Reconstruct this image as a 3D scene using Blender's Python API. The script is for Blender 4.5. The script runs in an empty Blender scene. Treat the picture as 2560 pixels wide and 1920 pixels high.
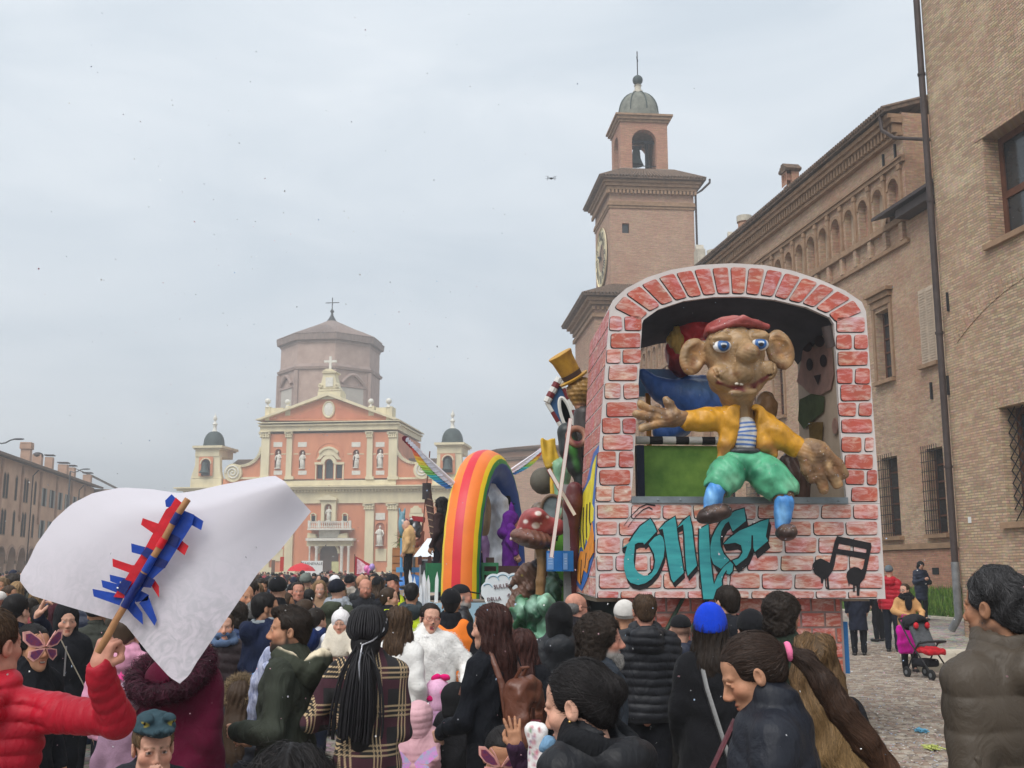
import bpy,bmesh,math,random
import numpy as np
from math import sin,cos,pi,atan,sqrt,radians as R
from mathutils import Vector,Matrix,Euler,noise as MN
from mathutils.geometry import tessellate_polygon
random.seed(7)
S=bpy.context.scene;COL=S.collection
# ------------------------------------------------------------------ camera
FPX,CX,CY=2700.,1280.,960.
PITCH=atan(465/2700);CAMZ=1.9
cam=bpy.data.objects.new('camera',bpy.data.cameras.new('camera'));COL.objects.link(cam)
cam.location=(0,0,CAMZ);cam.rotation_euler=(pi/2+PITCH,0,0)
cam.data.sensor_width=36;cam.data.lens=36*FPX/2560;cam.data.clip_start=.05;cam.data.clip_end=4000
S.camera=cam
# ------------------------------------------------------------------ sky, sun, exposure
SUN_EL,SUN_AZ=52,205
W=bpy.data.worlds.new('World');S.world=W;W.use_nodes=True
nt=W.node_tree;nt.nodes.clear()
def wn(t,**k):
 n_=nt.nodes.new(t)
 for a,b in k.items():setattr(n_,a,b)
 return n_
sky=wn('ShaderNodeTexSky',sky_type='NISHITA',sun_disc=False,sun_elevation=R(SUN_EL),sun_rotation=R(SUN_AZ),air_density=1.0,dust_density=4.0)
tc=wn('ShaderNodeTexCoord');mp=wn('ShaderNodeMapping');mp.inputs['Scale'].default_value=(1.6,1.6,5.0);mp.inputs['Location'].default_value=(.7,.2,.1)
nz=wn('ShaderNodeTexNoise');nz.inputs['Scale'].default_value=2.1;nz.inputs['Detail'].default_value=7;nz.inputs['Roughness'].default_value=.52;nz.inputs['Distortion'].default_value=.5
cr=wn('ShaderNodeValToRGB');cr.color_ramp.elements[0].position=.33;cr.color_ramp.elements[0].color=(.565,.635,.705,1)
cr.color_ramp.elements[1].position=.72;cr.color_ramp.elements[1].color=(.74,.79,.84,1)
b1=wn('ShaderNodeBackground');b1.inputs['Strength'].default_value=.05
b2=wn('ShaderNodeBackground');b2.inputs['Strength'].default_value=.68
mx=wn('ShaderNodeMixShader');mx.inputs[0].default_value=.93
wo=wn('ShaderNodeOutputWorld')
L=nt.links.new
L(tc.outputs['Generated'],mp.inputs['Vector']);L(mp.outputs[0],nz.inputs['Vector']);L(nz.outputs['Fac'],cr.inputs[0])
L(sky.outputs[0],b1.inputs[0]);L(cr.outputs[0],b2.inputs[0]);L(b1.outputs[0],mx.inputs[1]);L(b2.outputs[0],mx.inputs[2]);L(mx.outputs[0],wo.inputs[0])
sl=bpy.data.lights.new('sun','SUN');sl.energy=1.5;sl.angle=R(40);sl.color=(1,.97,.93)
so=bpy.data.objects.new('sun',sl);COL.objects.link(so)
so.rotation_euler=Euler((R(90-SUN_EL),0,R(-28)),'XYZ')
S.view_settings.view_transform='Standard';S.view_settings.look='None';S.view_settings.exposure=.95;S.view_settings.gamma=1
S.view_settings.use_curve_mapping=False
S.render.engine='CYCLES';S.cycles.use_denoising=True;S.cycles.max_bounces=5;S.cycles.diffuse_bounces=3;S.cycles.glossy_bounces=2
S.cycles.transmission_bounces=3;S.cycles.transparent_max_bounces=6;S.cycles.volume_bounces=0;S.cycles.caustics_reflective=False;S.cycles.caustics_refractive=False
# ------------------------------------------------------------------ measuring helpers
AX=R(9.12);DV=(-sin(AX),cos(AX));NV=(cos(AX),sin(AX))
def sr(s,r):return(DV[0]*s+NV[0]*r,DV[1]*s+NV[1]*r)
def ray(px,py):
 u=(px-CX)/FPX;v=(CY-py)/FPX
 return Vector((u,cos(PITCH)-v*sin(PITCH),sin(PITCH)+v*cos(PITCH)))
def at(px,py,Y):
 d=ray(px,py);t=Y/d.y
 return Vector((d.x*t,Y,CAMZ+d.z*t))
def sstep(a,b,x):
 t=min(1,max(0,(x-a)/(b-a)));return t*t*(3-2*t)
def gz(x,y):
 s=DV[0]*x+DV[1]*y;r=NV[0]*x+NV[1]*y
 return.45*sstep(9.5,18,r)*sstep(16,30,s)
class Fr:
 def __init__(s,o,yaw):
  s.o=Vector((o[0],o[1],o[2]if len(o)>2 else 0));s.yaw=R(yaw)
  s.M=Matrix.Translation(s.o)@Matrix.Rotation(s.yaw,4,'Z');s.I=s.M.inverted()
 def px(s,px,py,off=0):
  d=s.I.to_3x3()@ray(px,py);o=s.I@Vector((0,0,CAMZ))
  t=(off-o.y)/d.y
  return(o.x+d.x*t,o.z+d.z*t)
# ------------------------------------------------------------------ objects
def tag(o,label=None,cat=None,group=None,kind=None):
 if label:o['label']=label
 if cat:o['category']=cat
 if group:o['group']=group
 if kind:o['kind']=kind
 return o
def thing(name,label,cat,loc=(0,0,0),yaw=0,group=None):
 o=bpy.data.objects.new(name,None);COL.objects.link(o);o.empty_display_size=.2
 o.location=loc;o.rotation_euler=(0,0,yaw)
 return tag(o,label,cat,group)
def mkobj(name,me,parent=None):
 o=bpy.data.objects.new(name,me);COL.objects.link(o);o.parent=parent;return o
def copy_tree(o,parent=None):
 c=o.copy();COL.objects.link(c);c.parent=parent
 for ch in o.children:copy_tree(ch,c)
 return c
class MB:
 def __init__(s):s.v=[];s.f=[];s.m=[]
 def add(s,vs,fs,m=0):
  b=len(s.v);s.v+=[tuple(v)for v in vs];s.f+=[tuple(i+b for i in f)for f in fs];s.m+=[m]*len(fs);return s
 def box(s,x0,x1,y0,y1,z0,z1,m=0,M=None):
  vs=[Vector(v)for v in((x0,y0,z0),(x1,y0,z0),(x1,y1,z0),(x0,y1,z0),(x0,y0,z1),(x1,y0,z1),(x1,y1,z1),(x0,y1,z1))]
  if M:vs=[M@v for v in vs]
  return s.add(vs,[(0,3,2,1),(4,5,6,7),(0,1,5,4),(1,2,6,5),(2,3,7,6),(3,0,4,7)],m)
 def prism(s,poly,y0,y1,m=0,M=None):
  n=len(poly);a=sum(poly[i][0]*poly[(i+1)%n][1]-poly[(i+1)%n][0]*poly[i][1]for i in range(n))
  if a<0:poly=poly[::-1]
  vs=[Vector((x,y0,z))for x,z in poly]+[Vector((x,y1,z))for x,z in poly]
  if M:vs=[M@v for v in vs]
  tri=tessellate_polygon([[Vector((x,z,0))for x,z in poly]])
  fs=[]
  for t in tri:
   q=[poly[i]for i in t]
   w=(q[1][0]-q[0][0])*(q[2][1]-q[0][1])-(q[2][0]-q[0][0])*(q[1][1]-q[0][1])
   t=tuple(t)if w>0 else tuple(t[::-1])
   fs+=[t,tuple(i+n for i in t[::-1])]
  fs+=[(i,i+n,(i+1)%n+n,(i+1)%n)for i in range(n)]
  return s.add(vs,fs,m)
 def holed(s,outer,holes,y,depth,m=0,mr=None):
  pl=[[Vector((x,z,0))for x,z in p]for p in[outer]+holes]
  flat=[(v.x,y,v.y)for p in pl for v in p]
  fs=[]
  for t in tessellate_polygon(pl):
   q=[flat[i]for i in t]
   w=(q[1][0]-q[0][0])*(q[2][2]-q[0][2])-(q[2][0]-q[0][0])*(q[1][2]-q[0][2])
   if abs(w)>1e-9:fs.append(tuple(t)if w>0 else tuple(t[::-1]))
  s.add(flat,fs,m)
  for h in holes:
   n=len(h);a=sum(h[i][0]*h[(i+1)%n][1]-h[(i+1)%n][0]*h[i][1]for i in range(n))
   if a>0:h=h[::-1]
   s.add([(x,y,z)for x,z in h]+[(x,y+depth,z)for x,z in h],[(i,i+n,(i+1)%n+n,(i+1)%n)for i in range(n)],m if mr is None else mr)
  return s
 def lathe(s,prof,c=(0,0,0),n=16,m=0,M=None,a0=0,a1=2*pi):
  full=abs(a1-a0-2*pi)<1e-6;k=n if full else n+1;vs=[]
  for r,z in prof:
   for i in range(k):
    a=a0+(a1-a0)*i/n;vs.append(Vector((c[0]+r*cos(a),c[1]+r*sin(a),c[2]+z)))
  if M:vs=[M@v for v in vs]
  fs=[]
  for j in range(len(prof)-1):
   for i in range(n):
    i2=(i+1)%k;fs.append((j*k+i,j*k+i2,(j+1)*k+i2,(j+1)*k+i))
  return s.add(vs,fs,m)
 def tube(s,pts,r,n=8,m=0,cap=True,flat=1.):
  pts=[Vector(p)for p in pts];N=len(pts);rs=r if isinstance(r,(list,tuple))else[r]*N
  vs=[];up=None
  for i,p in enumerate(pts):
   t=(pts[min(i+1,N-1)]-pts[max(i-1,0)]).normalized()
   if up is None:up=t.orthogonal().normalized()if abs(t.z)>.9 else Vector((0,0,1))
   a=t.cross(up)
   if a.length<1e-6:a=t.orthogonal()
   a.normalize();b=a.cross(t).normalized();up=b
   for k in range(n):
    g=2*pi*k/n;vs.append(p+a*(cos(g)*rs[i])+b*(sin(g)*rs[i]*flat))
  fs=[(i*n+k,i*n+(k+1)%n,(i+1)*n+(k+1)%n,(i+1)*n+k)for i in range(N-1)for k in range(n)]
  if cap:fs+=[tuple(range(n))[::-1],tuple((N-1)*n+k for k in range(n))]
  return s.add(vs,fs,m)
 def ball(s,c,r,nu=14,nv=8,m=0,M=None):
  if not isinstance(r,(list,tuple)):r=(r,r,r)
  vs=[Vector((0,0,-r[2]))]+[Vector((r[0]*cos(2*pi*i/nu)*sin(pi*j/nv),r[1]*sin(2*pi*i/nu)*sin(pi*j/nv),-r[2]*cos(pi*j/nv)))for j in range(1,nv)for i in range(nu)]+[Vector((0,0,r[2]))]
  vs=[(M@v if M else v)+Vector(c)for v in vs]
  fs=[(0,1+(i+1)%nu,1+i)for i in range(nu)]
  for j in range(nv-2):
   for i in range(nu):a=1+j*nu;fs.append((a+i,a+(i+1)%nu,a+nu+(i+1)%nu,a+nu+i))
  l=len(vs)-1;a=1+(nv-2)*nu
  fs+=[(a+i,a+(i+1)%nu,l)for i in range(nu)]
  return s.add(vs,fs,m)
 def mesh(s,name,mats,smooth=False):
  me=bpy.data.meshes.new(name);me.from_pydata(s.v,[],s.f)
  for mt in(mats if isinstance(mats,(list,tuple))else[mats]):me.materials.append(mt)
  me.polygons.foreach_set('material_index',s.m)
  if smooth:
   me.polygons.foreach_set('use_smooth',[True]*len(s.f))
   if smooth!='all':me.set_sharp_from_angle(angle=R(40))
  me.update();return me
 def build(s,name,mats,parent=None,smooth=False):return mkobj(name,s.mesh(name,mats,smooth),parent)
def bx(name,mat,parent,*a):return MB().box(*a).build(name,mat,parent)
def arch(x0,x1,z0,z1,n=12):
 r=(x1-x0)/2;c=(x0+x1)/2;zc=z1-r
 return[(x0,z0),(x1,z0)]+[(c+r*cos(pi*i/n),zc+r*sin(pi*i/n))for i in range(n+1)]
def rect(x0,x1,z0,z1):return[(x0,z0),(x1,z0),(x1,z1),(x0,z1)]
# ------------------------------------------------------------------ materials
MATS={}
def srgb(r,g,b):
 f=lambda c:(c/255/12.92)if c/255<=.04045 else((c/255+.055)/1.055)**2.4
 return(f(r),f(g),f(b))
def nodes(name):
 m=bpy.data.materials.new(name);m.use_nodes=True;t=m.node_tree
 return m,t,t.nodes['Principled BSDF']
def mat(name,col,rough=.75,var=.12,scale=6.,bump=.15,bscale=30.,metal=0.,spec=.3,coord='Object',stretch=(1,1,1),sheen=0,bdist=.01,var2=None):
 if name in MATS:return MATS[name]
 m,t,p=nodes(name);N=t.nodes.new;l=t.links.new
 c=N('ShaderNodeTexCoord');mpp=N('ShaderNodeMapping');mpp.inputs['Scale'].default_value=stretch
 l(c.outputs[coord],mpp.inputs[0])
 n1=N('ShaderNodeTexNoise');n1.inputs['Scale'].default_value=scale;n1.inputs['Detail'].default_value=5;n1.inputs['Roughness'].default_value=.6
 l(mpp.outputs[0],n1.inputs['Vector'])
 rp=N('ShaderNodeValToRGB');rp.color_ramp.elements[0].position=.28;rp.color_ramp.elements[1].position=.72
 d=var2 or tuple(x*(1-var*1.6)for x in col);u=tuple(min(1,x*(1+var))for x in col)
 rp.color_ramp.elements[0].color=(*d,1);rp.color_ramp.elements[1].color=(*u,1)
 l(n1.outputs['Fac'],rp.inputs[0]);l(rp.outputs[0],p.inputs['Base Color'])
 p.inputs['Roughness'].default_value=rough;p.inputs['Metallic'].default_value=metal;p.inputs['Specular IOR Level'].default_value=spec
 if sheen:p.inputs['Sheen Weight'].default_value=sheen;p.inputs['Sheen Roughness'].default_value=.5
 if bump:
  n2=N('ShaderNodeTexNoise');n2.inputs['Scale'].default_value=bscale;n2.inputs['Detail'].default_value=4
  l(mpp.outputs[0],n2.inputs['Vector'])
  bp=N('ShaderNodeBump');bp.inputs['Strength'].default_value=bump;bp.inputs['Distance'].default_value=bdist
  l(n2.outputs['Fac'],bp.inputs['Height']);l(bp.outputs[0],p.inputs['Normal'])
 MATS[name]=m;return m
def brickmat(name,c1,c2,mortar,bw=.27,bh=.068,mo=.012,patch=(.30,.20,.14),pf=.4,bump=.5,pale=(.46,.38,.29),stre=(.70,1.26)):
 m,t,p=nodes(name);N=t.nodes.new;l=t.links.new
 c=N('ShaderNodeTexCoord');sx=N('ShaderNodeSeparateXYZ');l(c.outputs['Object'],sx.inputs[0])
 ad=N('ShaderNodeMath');l(sx.outputs[0],ad.inputs[0]);l(sx.outputs[1],ad.inputs[1])
 wob=N('ShaderNodeTexNoise');wob.inputs['Scale'].default_value=1.3;l(c.outputs['Object'],wob.inputs['Vector'])
 wm=N('ShaderNodeMath');wm.operation='MULTIPLY_ADD';l(wob.outputs['Fac'],wm.inputs[0]);wm.inputs[1].default_value=.05;l(sx.outputs[2],wm.inputs[2])
 cb=N('ShaderNodeCombineXYZ');l(ad.outputs[0],cb.inputs[0]);l(wm.outputs[0],cb.inputs[1])
 bk=N('ShaderNodeTexBrick');bk.inputs['Scale'].default_value=1;bk.inputs['Brick Width'].default_value=bw;bk.inputs['Row Height'].default_value=bh
 bk.inputs['Mortar Size'].default_value=mo;bk.inputs['Mortar Smooth'].default_value=.4;bk.inputs['Bias'].default_value=-.1
 bk.inputs['Color1'].default_value=(*c1,1);bk.inputs['Color2'].default_value=(*c2,1);bk.inputs['Mortar'].default_value=(*mortar,1)
 l(cb.outputs[0],bk.inputs['Vector'])
 n1=N('ShaderNodeTexNoise');n1.inputs['Scale'].default_value=.35;n1.inputs['Detail'].default_value=7;n1.inputs['Roughness'].default_value=.68;l(c.outputs['Object'],n1.inputs['Vector'])
 r1=N('ShaderNodeValToRGB');r1.color_ramp.elements[0].position=.42;r1.color_ramp.elements[1].position=.66
 r1.color_ramp.elements[0].color=(0,0,0,1);r1.color_ramp.elements[1].color=(pf,pf,pf,1);l(n1.outputs['Fac'],r1.inputs[0])
 mx1=N('ShaderNodeMixRGB');l(r1.outputs[0],mx1.inputs[0]);l(bk.outputs['Color'],mx1.inputs[1]);mx1.inputs[2].default_value=(*patch,1)
 n2=N('ShaderNodeTexNoise');n2.inputs['Scale'].default_value=.8;n2.inputs['Detail'].default_value=8;n2.inputs['Roughness'].default_value=.7;l(cb.outputs[0],n2.inputs['Vector'])
 r2=N('ShaderNodeValToRGB');r2.color_ramp.elements[0].position=.5;r2.color_ramp.elements[1].position=.72
 r2.color_ramp.elements[0].color=(0,0,0,1);r2.color_ramp.elements[1].color=(.5,.5,.5,1);l(n2.outputs['Fac'],r2.inputs[0])
 mx2=N('ShaderNodeMixRGB');l(r2.outputs[0],mx2.inputs[0]);l(mx1.outputs[0],mx2.inputs[1]);mx2.inputs[2].default_value=(*pale,1)
 n3=N('ShaderNodeTexNoise');n3.inputs['Scale'].default_value=9;n3.inputs['Detail'].default_value=3;l(cb.outputs[0],n3.inputs['Vector'])
 mx3=N('ShaderNodeMixRGB');mx3.blend_type='OVERLAY';mx3.inputs[0].default_value=.35;l(mx2.outputs[0],mx3.inputs[1]);l(n3.outputs['Color'],mx3.inputs[2])
 c4=N('ShaderNodeCombineXYZ');m4=N('ShaderNodeMath');m4.operation='MULTIPLY';m4.inputs[1].default_value=11;l(sx.outputs[2],m4.inputs[0]);l(ad.outputs[0],c4.inputs[0]);l(m4.outputs[0],c4.inputs[1])
 n4=N('ShaderNodeTexNoise');n4.inputs['Scale'].default_value=.9;n4.inputs['Detail'].default_value=6;n4.inputs['Roughness'].default_value=.75;l(c4.outputs[0],n4.inputs['Vector'])
 r4=N('ShaderNodeMapRange');r4.inputs['From Min'].default_value=.3;r4.inputs['From Max'].default_value=.7;r4.inputs['To Min'].default_value=stre[0];r4.inputs['To Max'].default_value=stre[1];l(n4.outputs['Fac'],r4.inputs[0])
 s4=N('ShaderNodeVectorMath');s4.operation='SCALE';l(mx3.outputs[0],s4.inputs[0]);l(r4.outputs[0],s4.inputs['Scale']);mx3=s4
 hs=N('ShaderNodeHueSaturation');hs.inputs['Saturation'].default_value=.86;hs.inputs['Hue'].default_value=.508;hs.inputs['Value'].default_value=1.34;l(mx3.outputs[0],hs.inputs['Color'])
 l(hs.outputs[0],p.inputs['Base Color']);p.inputs['Roughness'].default_value=.9;p.inputs['Specular IOR Level'].default_value=.15
 bp=N('ShaderNodeBump');bp.inputs['Strength'].default_value=bump;bp.inputs['Distance'].default_value=.02;bp.invert=True
 l(bk.outputs['Fac'],bp.inputs['Height'])
 b2_=N('ShaderNodeBump');b2_.inputs['Strength'].default_value=.4;b2_.inputs['Distance'].default_value=.02;l(n3.outputs['Fac'],b2_.inputs['Height']);l(bp.outputs[0],b2_.inputs['Normal'])
 l(b2_.outputs[0],p.inputs['Normal'])
 MATS[name]=m;return m
M_near=brickmat('old brick wall',srgb(178,148,118),srgb(142,108,86),srgb(132,114,96),patch=srgb(160,116,90),pale=srgb(200,178,146),stre=(.9,1.08),mo=.014,bump=.9)
M_pal=brickmat('palace brick',srgb(170,138,112),srgb(140,104,84),srgb(150,130,110),patch=srgb(158,108,82),pf=.6,pale=srgb(192,166,136),stre=(.8,1.16),bump=.8)
M_tow=brickmat('tower brick',srgb(164,122,98),srgb(140,100,82),srgb(150,128,110),patch=srgb(150,100,80),pf=.5,pale=srgb(176,146,120))
M_bel=brickmat('belfry brick',srgb(160,104,80),srgb(138,86,68),srgb(150,120,100),patch=srgb(150,90,70),pf=.5,pale=srgb(172,124,98))
M_trim=mat('terracotta trim',srgb(158,128,102),.9,.2,3,.5,14,bdist=.03)
M_trimd=mat('weathered trim',srgb(118,96,82),.9,.25,2.5,.5,10,bdist=.03)
M_plas=mat('blind arch plaster',srgb(176,156,134),.9,.15,1.5,.3,8)
M_tile=mat('roof tile',srgb(120,98,82),.9,.3,5,.6,20,bdist=.03,var2=srgb(70,64,58))
M_dark=mat('dark interior',(.02,.02,.022),.9,.1,3,0)
M_glass=mat('window glass',(.03,.035,.04),.12,.3,2,0,spec=.6)
M_wood=mat('window wood',srgb(98,62,46),.7,.2,6,.2)
M_iron=mat('iron',(.03,.03,.033),.6,.2,10,.1,metal=.3)
M_gut=mat('gutter',srgb(74,64,62),.6,.2,4,.1,metal=.2)
M_gal=mat('galvanised pipe',srgb(138,140,142),.5,.2,6,.2,metal=.5)
M_shut=mat('shutter',srgb(196,178,158),.75,.12,6,.1)
M_stone=mat('stone',srgb(190,182,166),.85,.15,4,.4,20)
M_stuc=mat('orange stucco',srgb(216,146,108),.9,.08,.5,.15,6,var2=srgb(196,124,90),stretch=(1,1,.35))
M_cream=mat('cream stucco',srgb(230,218,182),.88,.06,.7,.15,6,var2=srgb(206,194,162),stretch=(1,1,.35))
M_statue=mat('statue marble',srgb(224,220,208),.7,.1,3,.2)
M_copper=mat('green copper dome',srgb(62,74,72),.6,.25,2.5,.2,metal=.2)
M_copl=mat('pale lead dome',srgb(118,118,108),.7,.3,2.0,.3,var2=srgb(84,88,80))
M_drum=mat('drum brick',srgb(178,156,144),.9,.12,.8,.4,3,var2=srgb(160,134,122))
M_left=mat('arcade plaster',srgb(204,172,146),.9,.16,.35,.3,3,var2=srgb(180,144,120))
M_leftp=mat('arcade pier',srgb(186,152,130),.9,.15,1,.3,6)
M_grey=mat('lamp grey',srgb(96,98,100),.5,.1,6,0,metal=.5)
M_oak=mat('church door oak',srgb(86,70,60),.7,.2,4,.3,stretch=(1,1,.1))
# ================================================================== GROUND
def paving_material():
 m,t,p=nodes('cobble ground');N=t.nodes.new;l=t.links.new
 c=N('ShaderNodeTexCoord')
 v=N('ShaderNodeTexVoronoi');v.feature='DISTANCE_TO_EDGE';v.inputs['Scale'].default_value=8;l(c.outputs['Object'],v.inputs['Vector'])
 v2=N('ShaderNodeTexVoronoi');v2.inputs['Scale'].default_value=8;l(c.outputs['Object'],v2.inputs['Vector'])
 n1=N('ShaderNodeTexNoise');n1.inputs['Scale'].default_value=.5;n1.inputs['Detail'].default_value=8;l(c.outputs['Object'],n1.inputs['Vector'])
 rp=N('ShaderNodeValToRGB');rp.color_ramp.elements[0].color=(*srgb(128,118,108),1);rp.color_ramp.elements[1].color=(*srgb(168,157,145),1)
 rp.color_ramp.elements[0].position=.35;rp.color_ramp.elements[1].position=.7;l(n1.outputs['Fac'],rp.inputs[0])
 mx=N('ShaderNodeMixRGB');mx.blend_type='OVERLAY';mx.inputs[0].default_value=.3;l(rp.outputs[0],mx.inputs[1]);l(v2.outputs['Color'],mx.inputs[2])
 e=N('ShaderNodeValToRGB');e.color_ramp.elements[0].position=.0;e.color_ramp.elements[1].position=.09;l(v.outputs['Distance'],e.inputs[0])
 e.color_ramp.elements[0].color=(.35,.33,.31,1)
 mm=N('ShaderNodeMixRGB');mm.blend_type='MULTIPLY';mm.inputs[0].default_value=.8;l(mx.outputs[0],mm.inputs[1]);l(e.outputs[0],mm.inputs[2])
 h=N('ShaderNodeHueSaturation');h.inputs['Saturation'].default_value=.75;l(mm.outputs[0],h.inputs['Color']);l(h.outputs[0],p.inputs['Base Color'])
 b=N('ShaderNodeBump');b.inputs['Strength'].default_value=.7;b.inputs['Distance'].default_value=.03;l(v.outputs['Distance'],b.inputs['Height']);l(b.outputs[0],p.inputs['Normal'])
 p.inputs['Roughness'].default_value=.75
 return m
M_pave=paving_material()
xs=[-3000,-600,-200,-80,-40]+[-30+i*1.5 for i in range(60)]+[70,150,600,3000]
ys=[-300,-60,-20,-8]+[i*1.5 for i in range(60)]+[100,130,180,300,900,3000]
vs=[(x,y,gz(x,y)if abs(x)<61 and-8<y<95 else(gz(x,y)))for y in ys for x in xs]
nx=len(xs)
MB().add(vs,[(j*nx+i,j*nx+i+1,(j+1)*nx+i+1,(j+1)*nx+i)for j in range(len(ys)-1)for i in range(nx-1)]).build('ground',M_pave,None,'all')['kind']='structure'
ground=bpy.data.objects['ground']
M_cob=[mat('cobble %d'%i,c,.75,.18,12,.5,60,bdist=.01)for i,c in enumerate((srgb(158,146,132),srgb(136,124,114),srgb(172,162,148),srgb(148,130,116)))]
cobm=[]
for k in range(8):
 mb=MB();w,dd,hh=.052+.008*random.random(),.05+.006*random.random(),.016
 q=[(-w,-dd),(w*random.uniform(.9,1.05),-dd*random.uniform(.9,1.05)),(w,dd),(-w*random.uniform(.9,1.05),dd*random.uniform(.9,1.02))]
 vs=[(x,y,0)for x,y in q]+[(x*.82,y*.82,hh*random.uniform(.7,1.1))for x,y in q]
 mb.add(vs,[(4,5,6,7),(0,1,5,4),(1,2,6,5),(2,3,7,6),(3,0,4,7)]);cobm.append(mb.mesh('cobble',M_cob[k%4]))
cells=[]
for j in range(150):
 for i in range(78):
  r=2.4+i*.122+(.06 if j%2 else 0)+.12*sin(j*.21);s=9+j*.125
  x,y=sr(s,r+.0);x+=1.0;u=x/y
  if.245<u*1.<.455 or(y<14 and.2<u<.5):cells.append((y,x+random.gauss(0,.006),random.gauss(0,.006)))
cells.sort()
for y,x,e in cells[:300]:
 o=mkobj('cobble',random.choice(cobm),ground);o.location=(x,y+e,gz(x,y)+.004);o.rotation_euler=(random.gauss(0,.05),random.gauss(0,.05),random.choice((0,pi/2,pi))+R(9)+random.gauss(0,.12))
st=MB()
for y,x,e in cells[300:]:
 me=random.choice(cobm);k=cobm.index(me)%4;a=R(9)+random.gauss(0,.12)
 M=Matrix.Translation((x,y+e,gz(x,y)+.004))@Matrix.Rotation(a,4,'Z')
 st.add([M@v.co for v in me.vertices],[tuple(p.vertices)for p in me.polygons],k)
o=st.build('cobblestones',M_cob,ground);o['kind']='stuff'
M_soil=mat('grass soil',srgb(74,92,44),.95,.3,3,.4,20)
gb=MB();prof=[(17.9,.05),(17.95,.5),(18.1,.52),(18.12,.50),(18.9,.72),(19.8,1.05),(20.6,1.3)]
ss=[26.2]+[27+i*2.0 for i in range(30)]
for s_ in ss:
 for r_,z_ in prof:
  x,y=sr(s_,r_);gb.v.append((x,y,z_+.04*MN.noise(Vector((x*.6,y*.6,0)))*(r_>18.2)))
np_=len(prof)
for j in range(len(ss)-1):
 for i in range(np_-1):gb.f.append((j*np_+i,(j+1)*np_+i,(j+1)*np_+i+1,j*np_+i+1));gb.m.append(0 if i>2 else 1)
gb.f=[f[::-1]for f in gb.f]
gb.build('grass_bank',[M_soil,M_stone],None,True)['kind']='structure'
gr=MB();rg=random.Random(3)
M_gr=[mat('grass blade a',srgb(88,128,42),.7,.2,2,0),mat('grass blade b',srgb(66,104,34),.7,.2,2,0),mat('grass blade c',srgb(120,148,60),.7,.2,2,0)]
for k in range(16000):
 s_=26.5+(rg.random()**1.6)*32;r_=rg.uniform(18.15,20.45)
 x,y=sr(s_,r_);z=.5+max(0,(r_-18.12))*.33
 a=rg.uniform(0,pi);w=.022;h=rg.uniform(.08,.22);lx,ly=rg.gauss(0,.05),rg.gauss(0,.05)
 gr.add([(x-cos(a)*w,y-sin(a)*w,z-.05),(x+cos(a)*w,y+sin(a)*w,z-.05),(x+lx,y+ly,z+h)],[(0,1,2)],rg.randrange(3))
tag(gr.build('grass',M_gr),'green grass growing on the bank below the palace wall','grass',kind='stuff')
# ================================================================== NEAR BRICK BUILDING (right edge)
fn=Fr(sr(0,15.5),-90+9.12)
T=thing('brick_building','tall pale brick building at the right edge with downpipe at its corner','building',fn.o,fn.yaw)
x0=-25.42;wn_=[(-23.15,-21.0,9.72,12.42),(-23.3,-20.9,3.0,5.7)]
mb=MB().holed(rect(x0,-6,-.5,26),[rect(*w)for w in wn_],0,.55)
mb.box(x0,-6,.56,9,-.5,26);mb.box(x0,x0+.02,0,.56,-.5,26)
mb.build('wall',M_near,T)
for k,w in enumerate(wn_):
 f=MB()
 f.box(w[0],w[0]+.16,.42,.5,w[2],w[3]);f.box(w[1]-.16,w[1],.42,.5,w[2],w[3]);f.box(w[0]+.16,w[1]-.16,.42,.5,w[3]-.16,w[3]);f.box(w[0]+.16,w[1]-.16,.42,.5,w[2],w[2]+.12)
 f.box(w[0]+.16,w[1]-.16,.42,.5,w[2]+1.12,w[2]+1.3)
 wd=f.build('window',M_wood,T)
 bx('pane',M_glass,wd,w[0]+.16,w[1]-.16,.46,.47,w[2]+.12,w[2]+1.12);bx('pane',M_glass,wd,w[0]+.16,w[1]-.16,.46,.47,w[2]+1.3,w[3]-.16)
 MB().box(w[0]-.15,w[1]+.1,-.12,.3,w[2]-.14,w[2]).build('sill',M_trim,T)
 for i in range(22):
  xa=w[0]-.3+i*.125;o=bx('arch_brick',M_near if i%3 else M_pal,T,xa,xa+.112,-.015,.06,w[3]+.01,w[3]+.52)
for i in range(9):
 g=MB();za=3.0+i*.3
 g.tube([(-23.3,.2,za),(-23.3+min(2.4,5.7-za),.2,za+min(2.4,5.7-za))],.014,5)
 g.build('grille_bar',M_iron,T)
 if i<8:MB().tube([(-23.3,.215,5.7-i*.3),(-23.3+min(2.4,2.7-i*.3),.215,5.7-i*.3-min(2.4,2.7-i*.3))],.014,5).build('grille_bar',M_iron,T)
for i in range(46):
 a=R(60+i*1.35);cx_,cz_=-21.0,.6;ra=8.2
 q=MB();M=Matrix.Translation((cx_+ra*cos(a),0,cz_+ra*sin(a)))@Matrix.Rotation(-(a-pi/2),4,'Y')
 if cx_+ra*cos(a)<x0+.5:continue
 q.box(-.08,.08,-.02,.05,-.2,.2,0,M);q.build('arch_brick',M_near if i%4 else M_pal,T)
dp=MB().tube([(x0-.02,-.12,2.1),(x0-.02,-.12,26)],.085,10);d_=dp.build('downpipe',M_gut,T,True)
MB().tube([(x0-.02,-.12,2.1),(x0-.02,-.12,.75),(x0-.25,-.2,.42)],.1,10).build('pipe_foot',M_gal,d_,True)
for z in(4.5,8,11.6,15.2):MB().lathe([(.11,-.03),(.11,.03),(.085,.03)],(x0-.02,-.12,z),10).build('pipe_clip',M_gut,d_)
bx('number_plate',mat('white enamel',srgb(226,226,222),.4,.05,5,0),T,-24.9,-24.78,-.02,-.003,3.05,3.2)
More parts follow.
